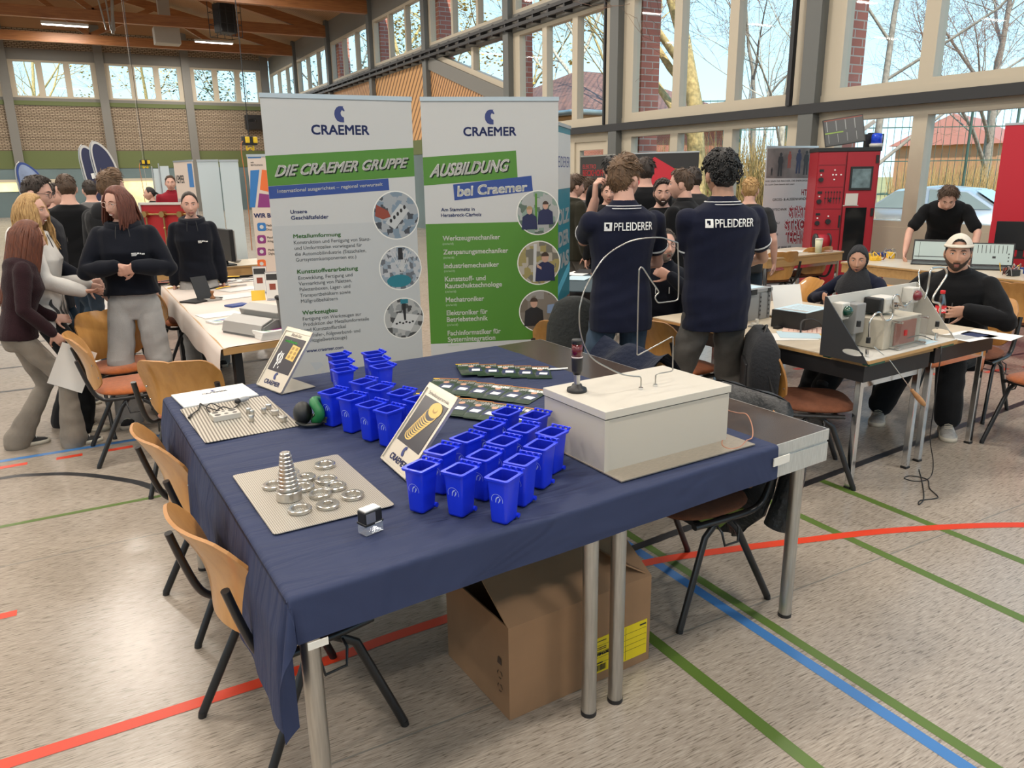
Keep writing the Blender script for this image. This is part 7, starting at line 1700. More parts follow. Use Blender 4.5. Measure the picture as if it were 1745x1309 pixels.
# dark banners of the stand by the door
P6, t6 = rollup((8.98, 13.40, 2.05), (8.77, 11.95, 2.05), 'black roll-up with red lettering behind the standing group', sheet=M_pblack)
b = nb(mat('banner red print', (.45, .02, .03), .5), P6.M); text_into(b, 'ELEKTRO', (.12, 1.80, .70, 1.88), None, fit='b', z=.001, bold=.0); text_into(b, 'BECKHOFF', (.12, 1.66, 1.05, 1.78), None, fit='b', z=.001, bold=.03); b.build('lettering', t6)
b = nb(mat('grey machine photo', (.25, .22, .22), .5, noise=.8, nscale=6), P6.M); b.b2((.1, .9, 0), (P6.w-.05, 1.58, .001)); b.use(M_pred); b.prism(ell(.45, 1.35, .12, .10, 14), .001, .002); b.prism(ell(1.1, 1.2, .15, .2, 14), .001, .002); b.build('photo', t6)
P7, t7 = rollup((8.86, 11.55, 2.06), (9.36, 10.36, 2.06), 'black roll-up with red and yellow shapes behind the standing group', sheet=M_pblack)
b = nb(MATS['banner red'], P7.M); b.prism([(.0, 1.7), (.45, 1.98), (.95, 1.72), (.75, 1.2), (.1, 1.1)], 0, .001); b.use(M_yelp); b.prism([(.85, 1.78), (1.2, 1.62), (1.15, 1.35), (.88, 1.5)], .001, .002); b.build('shape', t7)
# laptops and clutter on the long tables
def laptop(label, px, py, rz, m, w=.36, open_=105, bars=False):
    p = at(px, py, TB+.001); t = thing('laptop', label, 'laptop', p, radians(rz), 'laptops on the long table')
    nb(M_scrk).b2((-w/2, 0, 0), (w/2, w*.66, .014), .003).build('base', t); nb(mat('keyboard grey', (.05, .055, .06), .5)).b2((-w/2+.02, w*.30, .014), (w/2-.02, w*.60, .0155)).build('keyboard', t)
    Ms = Matrix.Translation((0, w*.66, .012)) @ Matrix.Rotation(radians(open_), 4, 'X') @ Matrix.Scale(-1, 4, (0, 1, 0)) if False else Matrix.Translation((0, w*.66, .012)) @ Matrix.Rotation(radians(180-open_), 4, 'X')
    nb(M_scrk, Ms).b2((-w/2, 0, -.008), (w/2, w*.64, 0)).build('lid', t); o = nb(m, Ms).b2((-w/2+.012, .02, 0), (w/2-.012, w*.64-.012, .0015)).build('screen', t)
    b = nb(M_inkk, Ms)
    if bars:
        for i in range(8): b.b2((-w/2+.05+.036*i, w*.36, .0015), (-w/2+.055+.036*i, w*.58, .002))
        b.b2((0, w*.22, .0015), (.03, w*.28, .002)); [b.b2((w/2-.05, .05+.035*i, .0015), (w/2-.04, .065+.035*i, .002)) for i in range(3)]
    else: b.b2((-w/2+.012, w*.58, .0015), (w/2-.012, w*.64-.012, .002)); b.b2((-w/2+.06, .04, .0015), (-w/2+.063, w*.56, .002)); b.b2((-w/2+.02, .05, .0015), (w/2-.02, .058, .002))
    b.build('screen_content', o); return t
laptop('open laptop with a pale drawing on its screen, left of the white cap', 1585, 452, -58, M_scr, .37)
laptop('open laptop with dark vertical bars on its screen, right of the white cap', 1692, 461, -56, M_scr, .37, bars=True)
for px, py, lab in ((1738, 432, 'dark monitor at the right picture edge behind the laptops'),):
    p = dep(px, py, 8.5); t = thing('monitor', lab, 'monitor', (p.x, p.y, TB), radians(-62), 'monitors on the long table'); nb(M_scrk).b2((-.26, -.012, .09), (.26, .012, .40), .004).build('screen', t); nb(M_black).b2((-.03, .0, 0), (.03, .02, .2)).b2((-.11, -.06, 0), (.11, .08, .012)).build('stand', t)
random.seed(21)
cols = [M_pred, M_black, M_inkg, M_yelp, M_wh, M_bblue, M_box]
for k, (px, py, n, lab) in enumerate(((1500, 440, 16, 'small module with coloured wires left of the laptops'), (1738, 468, 14, 'small module with red and blue wires right of the laptops'))):
    for i in range(4):
        p = at(px-20+(13 if px < 1600 else 9)*i+random.uniform(-3, 3), py+random.uniform(-6, 5), TB+.001); t = thing('wired_module', lab+', '+('first', 'second', 'third', 'fourth')[i]+' from the left', 'module', p, random.uniform(0, 3), 'wired modules on the long table')
        nb(random.choice(cols)).b2((-.05, -.03, 0), (.05, .03, random.uniform(.03, .07)), .003).build('housing', t)
        b = MB()
        for j in range(6):
            b.use(random.choice(cols)); c = [V(random.uniform(-.09, .09), random.uniform(-.07, .07), .01)]; c += [c[0]+V(random.uniform(-.05, .05), random.uniform(-.05, .05), random.uniform(.03, .09)), V(random.uniform(-.09, .09), random.uniform(-.07, .07), .01)]; b.tube(smooth(c, 4), .004, 5)
        b.build('wires', t)
p = at(1399, 425, TB); t = thing('cable_reel', 'red cable drum on the long back table', 'cable reel', p, radians(60)); Mr = Matrix.Rotation(radians(90), 4, 'X')
nb(M_black).lathe([(.02, -.09), (.10, -.09), (.10, -.075), (.02, -.075)], n=24, M=Mr.to_3x3(), c=(0, 0, .10)).lathe([(.02, .09), (.10, .09), (.10, .075), (.02, .075)], n=24, M=Mr.to_3x3(), c=(0, 0, .10)).build('flange', t); nb(mat('red cable', (.35, .01, .02), .5)).lathe([(.02, -.074), (.085, -.074), (.088, 0), (.085, .074), (.02, .074)], n=24, M=Mr.to_3x3(), c=(0, 0, .10)).build('cable', t)
p = at(1394, 431, TB); t = thing('paper_cup', 'tall pale green cup on the long back table', 'cup', p); nb(mat('pale green card', (.55, .54, .38), .6)).lathe([(0, 0), (.036, 0), (.045, .16), (0, .16)], n=24).build('cup', t); nb(M_wh).lathe([(0, .16), (.047, .16), (.047, .168), (.04, .175), (0, .175)], n=24).build('lid', t)
for k, (px, py, m) in enumerate(((1325, 436, M_bblue), (1345, 432, M_inkg), (1362, 429, M_paper), (1330, 430, M_paper))):
    p = at(px, py, TB); tag(nb(m).box((0, 0, .003), (.21, .15, .005)).build('brochure', None, (p.x, p.y, TB+.001), .5*k), ('blue brochure on the long back table, nearest the polo sleeve', 'grey brochure in the middle of the long back table', 'white brochure beside the green cup', 'white brochure behind the blue one on the back table')[k], 'brochure', 'brochures on the back table')
tag(nb(M_pskin).box((0, 0, .012), (.11, .08, .022), None, .005).build('snack_tray', None, at(1411, 429, TB), .3), 'small orange tray next to the green cup', 'tray')
# stand behind the teal banner
table('cloth_table', 'dark blue covered table with papers behind the ausbildung banner', 3.72, 5.35, 1.1, .7, .76, 40, top=mat('dark teal cloth', (.03, .055, .07), .8), apron=M_pblack, edge=M_pblack)
for i, (px, py, m) in enumerate(((985, 466, M_paper), (985, 474, M_cyan), (1000, 462, M_dk))):
    p = at(px, py, .762+.003*i); tag(nb(m).box((0, 0, .001), (.30, .21, .002)).build('paper_sheet', None, p, .6+.1*i), ('white sheet on the dark blue covered table', 'pale blue folder on the dark blue covered table', 'dark folder on the dark blue covered table')[i], 'paper', 'papers on the dark covered table')
p = dep(978, 560, 5.0); t = thing('hanging_coat', 'dark grey coat hanging over a chair back behind the red signal lamp', 'coat', (p.x, p.y, 0), radians(-30)); b = nb(fabric('dark grey coat', (.035, .037, .036), .5, 40))
b.loft([[V(w*cos(a)*(1+.06*sin(5*a)), d*sin(a), z) for a in [2*pi*k/24 for k in range(24)]] for w, d, z in ((.20, .09, .12), (.19, .09, .5), (.17, .085, .8), (.12, .07, .93), (.05, .04, .97))]); b.build('coat', t)
chair(p.x+.12, p.y+.28, 60, 'chair carrying the dark grey coat behind the signal lamp', 'orange', 'brown stacking chairs')

# ================================================================ STANDS ON THE LEFT
M_tpap = mat('table paper', (.66, .58, .52), .7); M_grm = mat('grey machine enamel', (.17, .17, .165), .45); M_lgrm = mat('light grey enamel', (.33, .32, .30), .45)
A = at(380, 594, .745); B = at(272, 482, .745); C = at(478, 587, .745)
ax_ = (C-A); ax_.z = 0; ax_.normalize(); LEN = 2.7; rz = atan2(ax_.y, ax_.x); ay_ = V(-ax_.y, ax_.x, 0)
rz = radians(12)
t = thing('paper_table', 'long table covered in white paper with brochures and a binding machine', 'table', (A.x, A.y, 0), rz)
PW, PL = 1.25, 3.2; sk = (B-A); skx = (sk.x*cos(rz)+sk.y*sin(rz))/max(.1, (-sk.x*sin(rz)+sk.y*cos(rz)))
nb(M_edge).add([V(x+skx*y, y, z) for z in (.70, .742) for x, y in ((0, 0), (PW, 0), (PW, PL), (0, PL))], [(3, 2, 1, 0), (4, 5, 6, 7), (0, 1, 5, 4), (1, 2, 6, 5), (2, 3, 7, 6), (3, 0, 4, 7)]).build('table_top', t)
b = nb(M_tpap)
def pp(u, v):
    y = v*PL*1.0; a = u
    if a < .16: s_ = a/.16; h = (1-s_)*(.19+.018*sin(v*24)); return V(skx*y-.012-.02*sin((1-s_)*2)-.008*sin(v*17)*(1-s_), y, .7465-h)
    return V(skx*y+(a-.16)/.84*PW-.008, y, .7465+.0008*sin(v*30+a*9))
b.grid(pp, 26, 48); b.build('paper_cover', t)
for x in (.10, PW-.1):
    for y in (.12, PL/2, PL-.12): nb(M_black).box((x+skx*y, y, .35), (.05, .05, .70)).build('leg', t)
nb(M_black).box((PW/2+skx*.12, .12, .10), (PW-.2, .04, .04)).build('stretcher', t)
ZP = .748
def onP(px, py): return at(px, py, ZP)
p = onP(440, 566); t = thing('binding_machine', 'grey comb binding machine with a lever on the paper covered table', 'machine', p, radians(-64))
nb(M_grm).add([V(x, y, z) for x in (-.20, .22) for y, z in ((-.13, 0), (.17, 0), (.17, .09), (-.02, .105), (-.11, .07))], [(4, 3, 2, 1, 0), (5, 6, 7, 8, 9), (0, 1, 6, 5), (1, 2, 7, 6), (2, 3, 8, 7), (3, 4, 9, 8), (4, 0, 5, 9)]).build('body', t); nb(M_lgrm).add([V(x, y, z) for x in (-.20, .20) for y, z in ((-.128, .012), (-.105, .075), (-.02, .109), (-.03, .114), (-.115, .08), (-.136, .014))], [(0, 1, 2, 3, 4, 5), (11, 10, 9, 8, 7, 6), (0, 6, 7, 1), (1, 7, 8, 2), (2, 8, 9, 3), (3, 9, 10, 4), (4, 10, 11, 5)]).build('front_flap', t)
nb(M_lgrm).box((-.02, .08, .13), (.40, .10, .05), Matrix.Rotation(radians(18), 3, 'X'), .005).build('punch_bar', t); lv = nb(M_grm).tube([(.225, .02, .06), (.235, .0, .24)], .011, 8).build('lever', t); nb(M_black).ball((.237, -.003, .25), (.022, .016, .016), 12, 8).build('grip', lv)
M_bpu = mat('booklet purple', (.22, .03, .16), .5); M_bbl = mat('booklet blue', (.03, .16, .42), .5); M_bgr = mat('booklet green', (.05, .30, .10), .5); M_bor = mat('booklet orange', (.70, .14, .03), .5)
def booklet(px, py, z, rzz, label, grp, n=0):
    p = at(px, py, z); b = nb(M_paper); b.b2((-.105, -.075, 0), (.105, .075, .012)); b.use(M_bbl).prism([(-.08, .03), (.10, .06), (.10, .03), (-.05, .01)], .012, .0125); b.use(M_bpu).prism([(-.03, .005), (.10, .02), (.06, -.04), (-.01, -.03)], .012, .0125); b.use(M_bgr).prism([(-.09, .02), (-.06, .0), (-.03, -.05), (-.05, -.05)], .012, .0125)
    return tag(b.build('booklet', None, p, rzz), label, 'booklet', grp)
q = onP(466, 574)
for i in range(4):
    o = booklet(466, 574, ZP, rz+.05*i-.1, ('bottom booklet', 'second booklet from below', 'third booklet from below', 'top booklet')[i]+' of the stack beside the binding machine', 'booklets in the stack'); o.location = (q.x, q.y, ZP+.0125*i)
booklet(383, 548, ZP, rz+.1, 'single booklet with coloured stripes left of the binding machine', 'loose booklets')
for i, (px, py, w, d, lab) in enumerate(((375, 536, .30, .21, 'blank white sheet behind the single booklet'), (402, 505, .35, .24, 'large cream sheet behind the wooden stamp'), (410, 493, .34, .2, 'large cream sheet nearest the pens'))):
    tag(nb(M_paper).box((0, 0, .001), (w, d, .002)).build('paper_sheet', None, onP(px, py)+V(0, 0, .001*i), rz+.1*i), lab, 'paper', 'sheets on the paper covered table')
p = onP(345, 512); t = thing('tablet_stand', 'black tablet leaning on a black stand on the paper covered table', 'tablet', p, rz+radians(25)); nb(M_black).b2((-.16, -.09, 0), (.14, .09, .012)).build('base', t); nb(M_black, Matrix.Translation((.02, -.02, .012)) @ Matrix.Rotation(radians(-12), 4, 'Z') @ Matrix.Rotation(radians(65), 4, 'X')).b2((-.07, 0, -.008), (.07, .20, 0)).build('tablet', t)
p = onP(363, 512); t = thing('wooden_stamp', 'wooden handled stamp on its grey plate', 'stamp', p, rz); nb(M_lgrm).b2((-.06, -.05, 0), (.06, .05, .014)).build('plate', t); nb(wood_mat('stamp wood', (.36, .17, .07), (.28, .12, .05), .4)).lathe([(0, .014), (.022, .014), (.02, .026), (.009, .04), (.008, .055), (.016, .068), (.014, .08), (0, .083)], n=18).build('handle', t)
tag(nb(M_bblue).box((0, 0, .006), (.16, .11, .012)).build('blue_card_case', None, onP(404, 521), rz+.2), 'blue and white card case left of the binding machine', 'case')
for i, (px, py) in enumerate(((446, 500), (468, 512))):
    p = onP(px, py); t = thing('brochure_holder', ('clear stand with an upright leaflet behind the yellow note', 'clear stand with an upright leaflet behind the machine lever')[i], 'holder', p, rz+radians(-30), 'clear leaflet stands'); nb(MATS['clear plastic']).b2((-.06, 0, 0), (.06, .004, .24)).b2((-.06, 0, 0), (.06, .09, .004)).build('stand', t); b = nb(M_paper); b.b2((-.055, -.003, .02), (.055, -.001, .23)); b.use(M_dk).b2((-.05, -.0045, .17), (.05, -.003, .22)); b.use(M_pred).b2((-.03, -.0045, .09), (.02, -.003, .14)); b.build('leaflet', t)
tag(nb(M_yelp, Matrix.Rotation(radians(70), 4, 'X')).b2((-.055, 0, -.001), (.055, .085, .001)).build('yellow_note', None, onP(441, 512), rz-.4), 'yellow note card standing in front of the clear leaflet stands', 'card')
random.seed(4); nm = ['leftmost', 'second from the left', 'third from the left', 'fourth from the left', 'fifth from the left', 'sixth from the left', 'seventh from the left', 'eighth from the left', 'ninth from the left', 'tenth from the left', 'eleventh from the left', 'twelfth from the left']
for i in range(24):
    p = onP(286+12.5*(i % 12), 487-.6*(i % 12)+random.uniform(-9, 9)); m = [M_pred, M_black, M_yelp, M_inkg, M_paper, M_dk][i % 6]; a = random.uniform(-.5, .6)
    c = [V(-.13, 0, .004), V(-.05, .02*random.uniform(-1, 1), .006), V(.04, .03*random.uniform(-1, 1), .006), V(.13, 0, .004)]
    tag(nb(m).tube(smooth(c, 4), .015, 6, sq=.3).build('lanyard', None, p+V(0, 0, .002), a+rz), '%s lanyard, far end of the paper table, %s%s' % ({0: 'red', 1: 'black', 2: 'yellow', 3: 'grey', 4: 'white', 5: 'dark'}[i % 6], nm[i % 12], ' in the front row' if i < 12 else ' in the back row'), 'lanyard', 'lanyards on the paper covered table')
for i in range(6):
    p = onP(312+19*i, 481+random.uniform(-2, 4)); tag(nb([M_yelp, M_pred, M_paper][i % 3]).box((0, 0, .003), (.13, .05, .006)).build('giveaway_bag', None, p, rz+.2*i), 'small %s bag at the far table end, %s of six' % (('yellow', 'red', 'white')[i % 3], nm[i]), 'bag', 'giveaway bags')
p = at(308, 545, .46); chair(p.x, p.y, 10, 'orange chair pushed under the paper covered table', 'orange')
# table with the monitor behind
p = at(345, 458, .75); t = table('monitor_table', 'light wood table carrying the black monitor', p.x-.55, p.y-.0, 1.6, .7, .75, 4, apron=M_edge, legm=M_black)
p = at(384, 452, .75); t = thing('desk_monitor', 'black monitor seen almost edge on behind the dark haired person', 'monitor', (p.x, p.y, .75), radians(-78)); nb(M_black).b2((-.27, -.02, .06), (.27, .03, .42), .006).build('screen', t); nb(M_lgrm).b2((-.26, .03, .07), (.26, .05, .41), .006).build('back_shell', t); nb(M_black).b2((-.03, .0, 0), (.03, .03, .08)).b2((-.13, -.09, 0), (.13, .09, .015)).build('foot', t)
tag(nb(M_lgrm).ball((0, 0, .02), (.06, .035, .02), 14, 8).build('computer_mouse', None, at(404, 447, .752), .5), 'grey mouse beside the black monitor', 'mouse')
# coloured roll-up WIR BILDEN AUS
a0 = at(420, 263, 1.96); P8, t8 = rollup((a0.x, a0.y, 1.96), (a0.x+.80, a0.y-.28, 1.96), 'roll-up with blue, orange and purple blocks headed wir bild behind the company overview', sheet=mat('warm white banner', (.60, .50, .43), .5))
f8 = lambda X, Y: (260+X/6.546, 260+Y/6.546)
def b8(m, q, z=.0008):
    b = nb(m, P8.M); b.prism([P8.q(*f8(*c)) for c in q], 0, z); return b
b8(M_bbl, ((1085, 612), (1145, 612), (1192, 192), (1090, 200))).build('blue_block', t8); b8(M_bor, ((1197, 415), (1300, 440), (1290, 200), (1220, 190))).build('orange_block', t8); b8(M_bpu, ((1172, 612), (1325, 612), (1310, 470), (1190, 455))).build('purple_block', t8); b8(M_bbl, ((1065, 65), (1210, 62), (1210, 35), (1060, 38))).build('blue_bar', t8)
lines(P8, t8, [('WIR BILDEN AUS', 1132, 728, 1640, 700, 50), ], f8, M_ink, 'headline', .04); lines(P8, t8, [('Medien', 1270, 825, 1350, 820, 26), ('Druck', 1270, 870, 1350, 866, 26), ('Maschinen', 1278, 960, 1400, 955, 26), ('Anlagen', 1280, 1002, 1375, 998, 26), ('Medien', 1290, 1098, 1380, 1094, 26), ('Digital', 1295, 1140, 1375, 1136, 26), ('seit', 1095, 118, 1130, 118, 20), ('BERTELSMANN', 1097, 150, 1230, 146, 20)], f8, M_inkk, 'lettering', .01)
for k, (Y, m) in enumerate(((830, M_bbl), (968, M_bpu), (1105, M_bpu), (1240, M_bor))):
    c = P8.q(*f8(1217, Y)); b = nb(m, P8.M); b.prism([(c[0]+x, c[1]+y) for x, y in rrect(.085, .085, .02)], 0, .001); b.use(M_bw).prism(ell(c[0], c[1], .02, .02, 12), .001, .0016); b.build('icon', t8)
# pale backs of two roll-ups and the banners beyond
M_pale = mat('pale silver banner back', (.50, .57, .60), .3)
f9 = lambda X, Y: (260+X/6.546, 260+Y/6.546)
for (X0, X1, D, lab) in ((492, 728, 9.6, 'pale silver banner back, left of two'), (742, 950, 9.4, 'pale silver banner back, right of two')):
    a0 = dep(*f9(X0, 80), D); a1 = dep(*f9(X1, 80), D); rollup((a0.x, a0.y, a0.z), (a1.x, a1.y, a0.z), lab, sheet=M_pale, group='pale banner backs')
a0 = dep(*f9(228, 92), 12.2); a1 = dep(*f9(440, 70), 11.6); P9, t9 = rollup((a0.x, a0.y, a0.z), (a1.x, a1.y, a0.z), 'cream roll-up with a grey machine photo and blue corner at the left', sheet=mat('warm white banner', (.6, .5, .43), .5))
b = nb(mat('grey machine photo', (.25, .22, .22), .5, noise=.8, nscale=6), P9.M); b.b2((.0, .6, 0), (P9.w, 1.42, .001)); b.use(M_bbl).b2((P9.w*.72, 1.6, 0), (P9.w*.95, 1.95, .001)); b.use(M_bbl).prism([(P9.w*.5, .1), (P9.w, .1), (P9.w, 1.1)], .001, .002); b.build('photo', t9)
b = nb(M_inkk, P9.M); text_into(b, 'KEMPER', (.04, 1.66, .40, 1.78), None, fit='b', z=.001, bold=.02); b.build('lettering', t9)
for X, lab in ((40, 'narrow pale flag pole banner, left of two'), (115, 'narrow pale flag pole banner, right of two')):
    a0 = dep(*f9(X, 180 if X < 60 else 150), 15); t = thing('pole_banner', lab, 'banner', (a0.x, a0.y, 0), radians(-20), 'narrow pole banners'); nb(M_pale).b2((-.06, 0, .1), (.10, .01, a0.z)).build('strip', t); nb(M_railalu).cyl((-.08, 0, 0), (-.08, 0, a0.z+.05), .012, n=8).build('pole', t)
# red panel with valves
a0 = dep(243, 349, 10.2); a1 = dep(330, 346, 10.0); P10 = Panel((a0.x, a0.y, a0.z), (a1.x, a1.y, a0.z)); t = thing('valve_panel', 'red demonstration panel with brass valves and pipes in a pale frame', 'panel', (P10.o.x, P10.o.y, 0), P10.rz)
w = P10.w; h = P10.h; nb(mat('panel red', (.42, .012, .015), .5), P10.M).b2((0, h-.85, 0), (w, h, .03)).build('board', t); nb(M_wh, P10.M).b2((-.03, h-.9, 0), (0, h+.02, .05)).b2((w, h-.9, 0), (w+.03, h+.02, .05)).b2((-.03, h, 0), (w+.03, h+.03, .05)).build('frame', t)
b = nb(M_black); b.box((.05, .02, .35), (.05, .05, .70)).box((w-.05, .02, .35), (.05, .05, .70)).box((.05, .02, .02), (.05, .5, .04)).box((w-.05, .02, .02), (.05, .5, .04)).build('stand', t)
b = nb(mat('brass', (.45, .30, .12), .35, .9), P10.M)
for i in range(3):
    x = .08+.27*i
    b.cyl((x, h-.12, .03), (x, h-.12, .10), .04, n=14); b.cyl((x, h-.12, .06), (x, h-.75, .06), .012, n=8); b.ball((x, h-.3, .06), .022, 10, 8); b.cyl((x, h-.12, .06), (min(w, x+.27), h-.12, .06), .013, n=8)
b.build('valve', t)
# beach flags
def flag(px, py, D, hh_, wd, m, label, edge, lean, txt):
    a0 = dep(px, py, D); t = thing('beach_flag', label, 'flag', (a0.x, a0.y, 0), radians(-12+lean), 'beach flags'); H_ = a0.z; Mf = Matrix(((1, 0, 0, 0), (0, 0, -1, 0), (0, 1, 0, 0), (0, 0, 0, 1)))
    out = [(-.02*wd, .25), (.55*wd, .35), (.92*wd, H_-1.1), (1.0*wd, H_-.55), (.85*wd, H_-.22), (.55*wd, H_-.04), (.28*wd, H_), (.08*wd, H_-.14), (0, H_-.5)]
    sm_ = [(p.x, p.y) for p in smooth([(a, b_) for a, b_ in out[1:]], 5)]+[(-.02*wd, .25)]
    b = nb(edge, Mf); b.prism(sm_, 0, .01); b.build('edge', t); b = nb(m, Mf); cx, cy = .5*wd, H_*.55; b.prism([(cx+(x-cx)*.86, cy+(y-cy)*.955) for x, y in sm_], .010, .014); b.prism([(cx+(x-cx)*.86, cy+(y-cy)*.955) for x, y in sm_], -.004, 0); b.build('cloth', t)
    nb(M_railalu).tube(smooth([(-.02, 0, 0), (-.025, 0, H_-.6), (.06*wd, 0, H_-.12), (.3*wd, 0, H_+.02)], 5), .012, 6).build('pole', t); nb(M_black).b2((-.2, -.2, 0), (.2, .2, .02)).build('foot', t)
    b = nb(M_whitep, Mf)
    for k, (f0, f1_) in enumerate(() if txt else ((.30, .80), (.36, .72), (.28, .62))): b.b2((f0*wd, H_-.62-.26*k, .0145), (f1_*wd, H_-.52-.26*k, .0155))
    for k, s in enumerate(txt): text_into(b, s, (.20*wd, H_-.62-.30*k, .80*wd, H_-.46-.30*k), None, fit='b', z=.0145, bold=.02, shear=0)
    b.build('lettering', t); t.rotation_euler = (0, radians(-lean_), radians(-12+lean)); t.location.x += sin(radians(lean_))*H_*.9
lean_ = 9
flag(131, 247, 14.5, 2, .38, M_pnavy, 'navy beach flag with white edge, left of the pair', M_bw, 0, ())
flag(150, 240, 14.2, 2, .38, M_pnavy, 'navy beach flag with white edge, right of the pair', M_bw, 0, ())
flag(22, 277, 13.0, 2, .42, mat('sky print flag', (.22, .28, .42), .6, noise=.8, nscale=1.6), 'pale beach flag with a sky picture at the left edge', M_bblue, 4, ('II', 'II'))
# things hung from the roof
for px, py, D, lab in ((425, 240, 10.4, 'yellow and black power distributor hanging on a cable beside the overview banner'), (247, 277, 17, 'small yellow power distributor hanging far down the hall')):
    p = dep(px, py, D); t = thing('power_distributor', lab, 'power distributor', p, .4, 'hanging power distributors'); b = nb(M_black); b.box((0, 0, 0), (.20, .08, .12), None, .01); b.build('housing', t); y_ = nb(mat('signal yellow', (.75, .50, .02), .5)); y_.box((-.06, -.045, .01), (.06, .03, .08), None, .008).box((.06, -.045, .01), (.06, .03, .08), None, .008).tube(smooth([(-.05, 0, -.06), (-.05, 0, -.12), (0, 0, -.09), (.05, 0, -.12), (.05, 0, -.06)], 4), .012, 6); y_.build('socket', t)
    nb(M_black).tube([(0, 0, .06), (.0, 0, hz(6.3)-p.z)], .006, 6).build('suspension_cable', t); b = nb(mat('orange cable', (.45, .16, .05), .5)); b.tube(smooth([(-.09, 0, 0), (-.14, 0, -.1), (-.12, 0, -.6), (-.10, .05, -p.z+.75)], 5), .006, 6); b.build('supply_cable', t)
p = dep(383, 32, 27); t = thing('hanging_loudspeaker', 'black loudspeaker in a wire cage under the roof beams', 'loudspeaker', p, radians(20)); nb(M_black).box((0, 0, 0), (.62, .5, .95), None, .03).build('housing', t); b = nb(M_rail)
for x in (-.42, -.14, .14, .42):
    for y in (-.36, .36): b.cyl((x, y, -.6), (x, y, .6), .012, n=6)
for z in (-.6, -.2, .2, .6): b.tube([(-.42, -.36, z), (.42, -.36, z), (.42, .36, z), (-.42, .36, z)], .012, 6, closed=True)
b.cyl((0, 0, .6), (0, 0, 1.2), .03, n=8); b.build('cage', t)
p = dep(284, 62, 30.5); t = thing('unit_heater', 'cream box shaped air heater mounted between the roof beams', 'heater', p, radians(0)); nb(M_wall).box((0, 0, 0), (.95, .7, .62), None, .03).build('housing', t); nb(M_wall).b2((-.21, -.21, .3), (.21, .21, hz(roofz(p.x/HK))-p.z+.02)).build('duct', t)
p = wally(434, 209, YE-.2); t = thing('scoreboard', 'small black scoreboard on the brick end wall', 'scoreboard', (p.x, YE-.22, p.z), 0); nb(M_black).box((0, 0, 0), (1.0, .2, .75), None, .02).build('housing', t); b = nb(M_inkg, T(rx=radians(90))); text_into(b, 'HEIM', (-.4, .02, .1, .18), None, fit='b', z=.102); b.build('lettering', t)
b = nb(M_rail); p = dep(182, 20, 27)
t = thing('folded_basket_frame', 'grey folded steel frame hanging between the roof beams', 'frame', p, radians(15)); b = nb(M_lgrm)
for dx in (-.3, .0, .25): b.tube([(dx, 0, .9), (dx*.5+.05, 0, -.6)], .03, 6)
b.tube([(.3, 0, 1.0), (.1, 0, -.7)], .055, 6); b.build('strut', t)
p = dep(215, 60, 24); tag(nb(M_lgrm).tube([(p.x, p.y, hz(6.3)), (p.x+.0, p.y, .9)], .006, 5).build('climbing_cord'), 'thin pale cord hanging from the roof in front of the end wall', 'cord')

# ================================================================ OUTSIDE
M_ground = mat('paved yard', (.30, .22, .17), .9, noise=.25, nscale=.8); M_tartan = mat('red sports ground', (.42, .16, .10), .9, noise=.15, nscale=.5); M_lawn = mat('dry meadow', (.30, .26, .10), .95, noise=.3, nscale=.6)
structure(nb(M_ground).b2((XW+.35, -40, -.3), (30, 120, -.12)).build('ground')); structure(nb(M_lawn).b2((-80, YE+.4, -.3), (XW+.35, 140, -.12)).b2((30, -60, -.3), (140, 140, -.13)).build('lawn')); structure(nb(M_tartan).b2((22, -30, -.12), (60, 14, -.10)).build('track'))
# brick piers outside the glazing
for y in [7.31, 11.35, 15.6, 19.6, 23.9, 28.1]:
    o = nb(M_brick).b2((8.62*HK, (y-.30)*HK, -.12), (9.0*HK, (y+.02)*HK, hz(6.6))).build('pillar_%d' % int(y)); structure(o)
structure(nb(M_glulam).b2((XW+.3, YB, hz(6.55)), (XW+.5, YE, hz(6.65))).build('eaves'))
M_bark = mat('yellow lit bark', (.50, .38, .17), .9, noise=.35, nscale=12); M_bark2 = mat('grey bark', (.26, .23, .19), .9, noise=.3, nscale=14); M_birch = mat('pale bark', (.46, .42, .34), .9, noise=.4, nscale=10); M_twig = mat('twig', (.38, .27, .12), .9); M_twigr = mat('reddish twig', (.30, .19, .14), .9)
M_leafy = mat('yellow green leaves', (.55, .40, .09), .8, noise=.5, nscale=3); M_leafg = mat('dark green needles', (.05, .09, .03), .8, noise=.5, nscale=3)
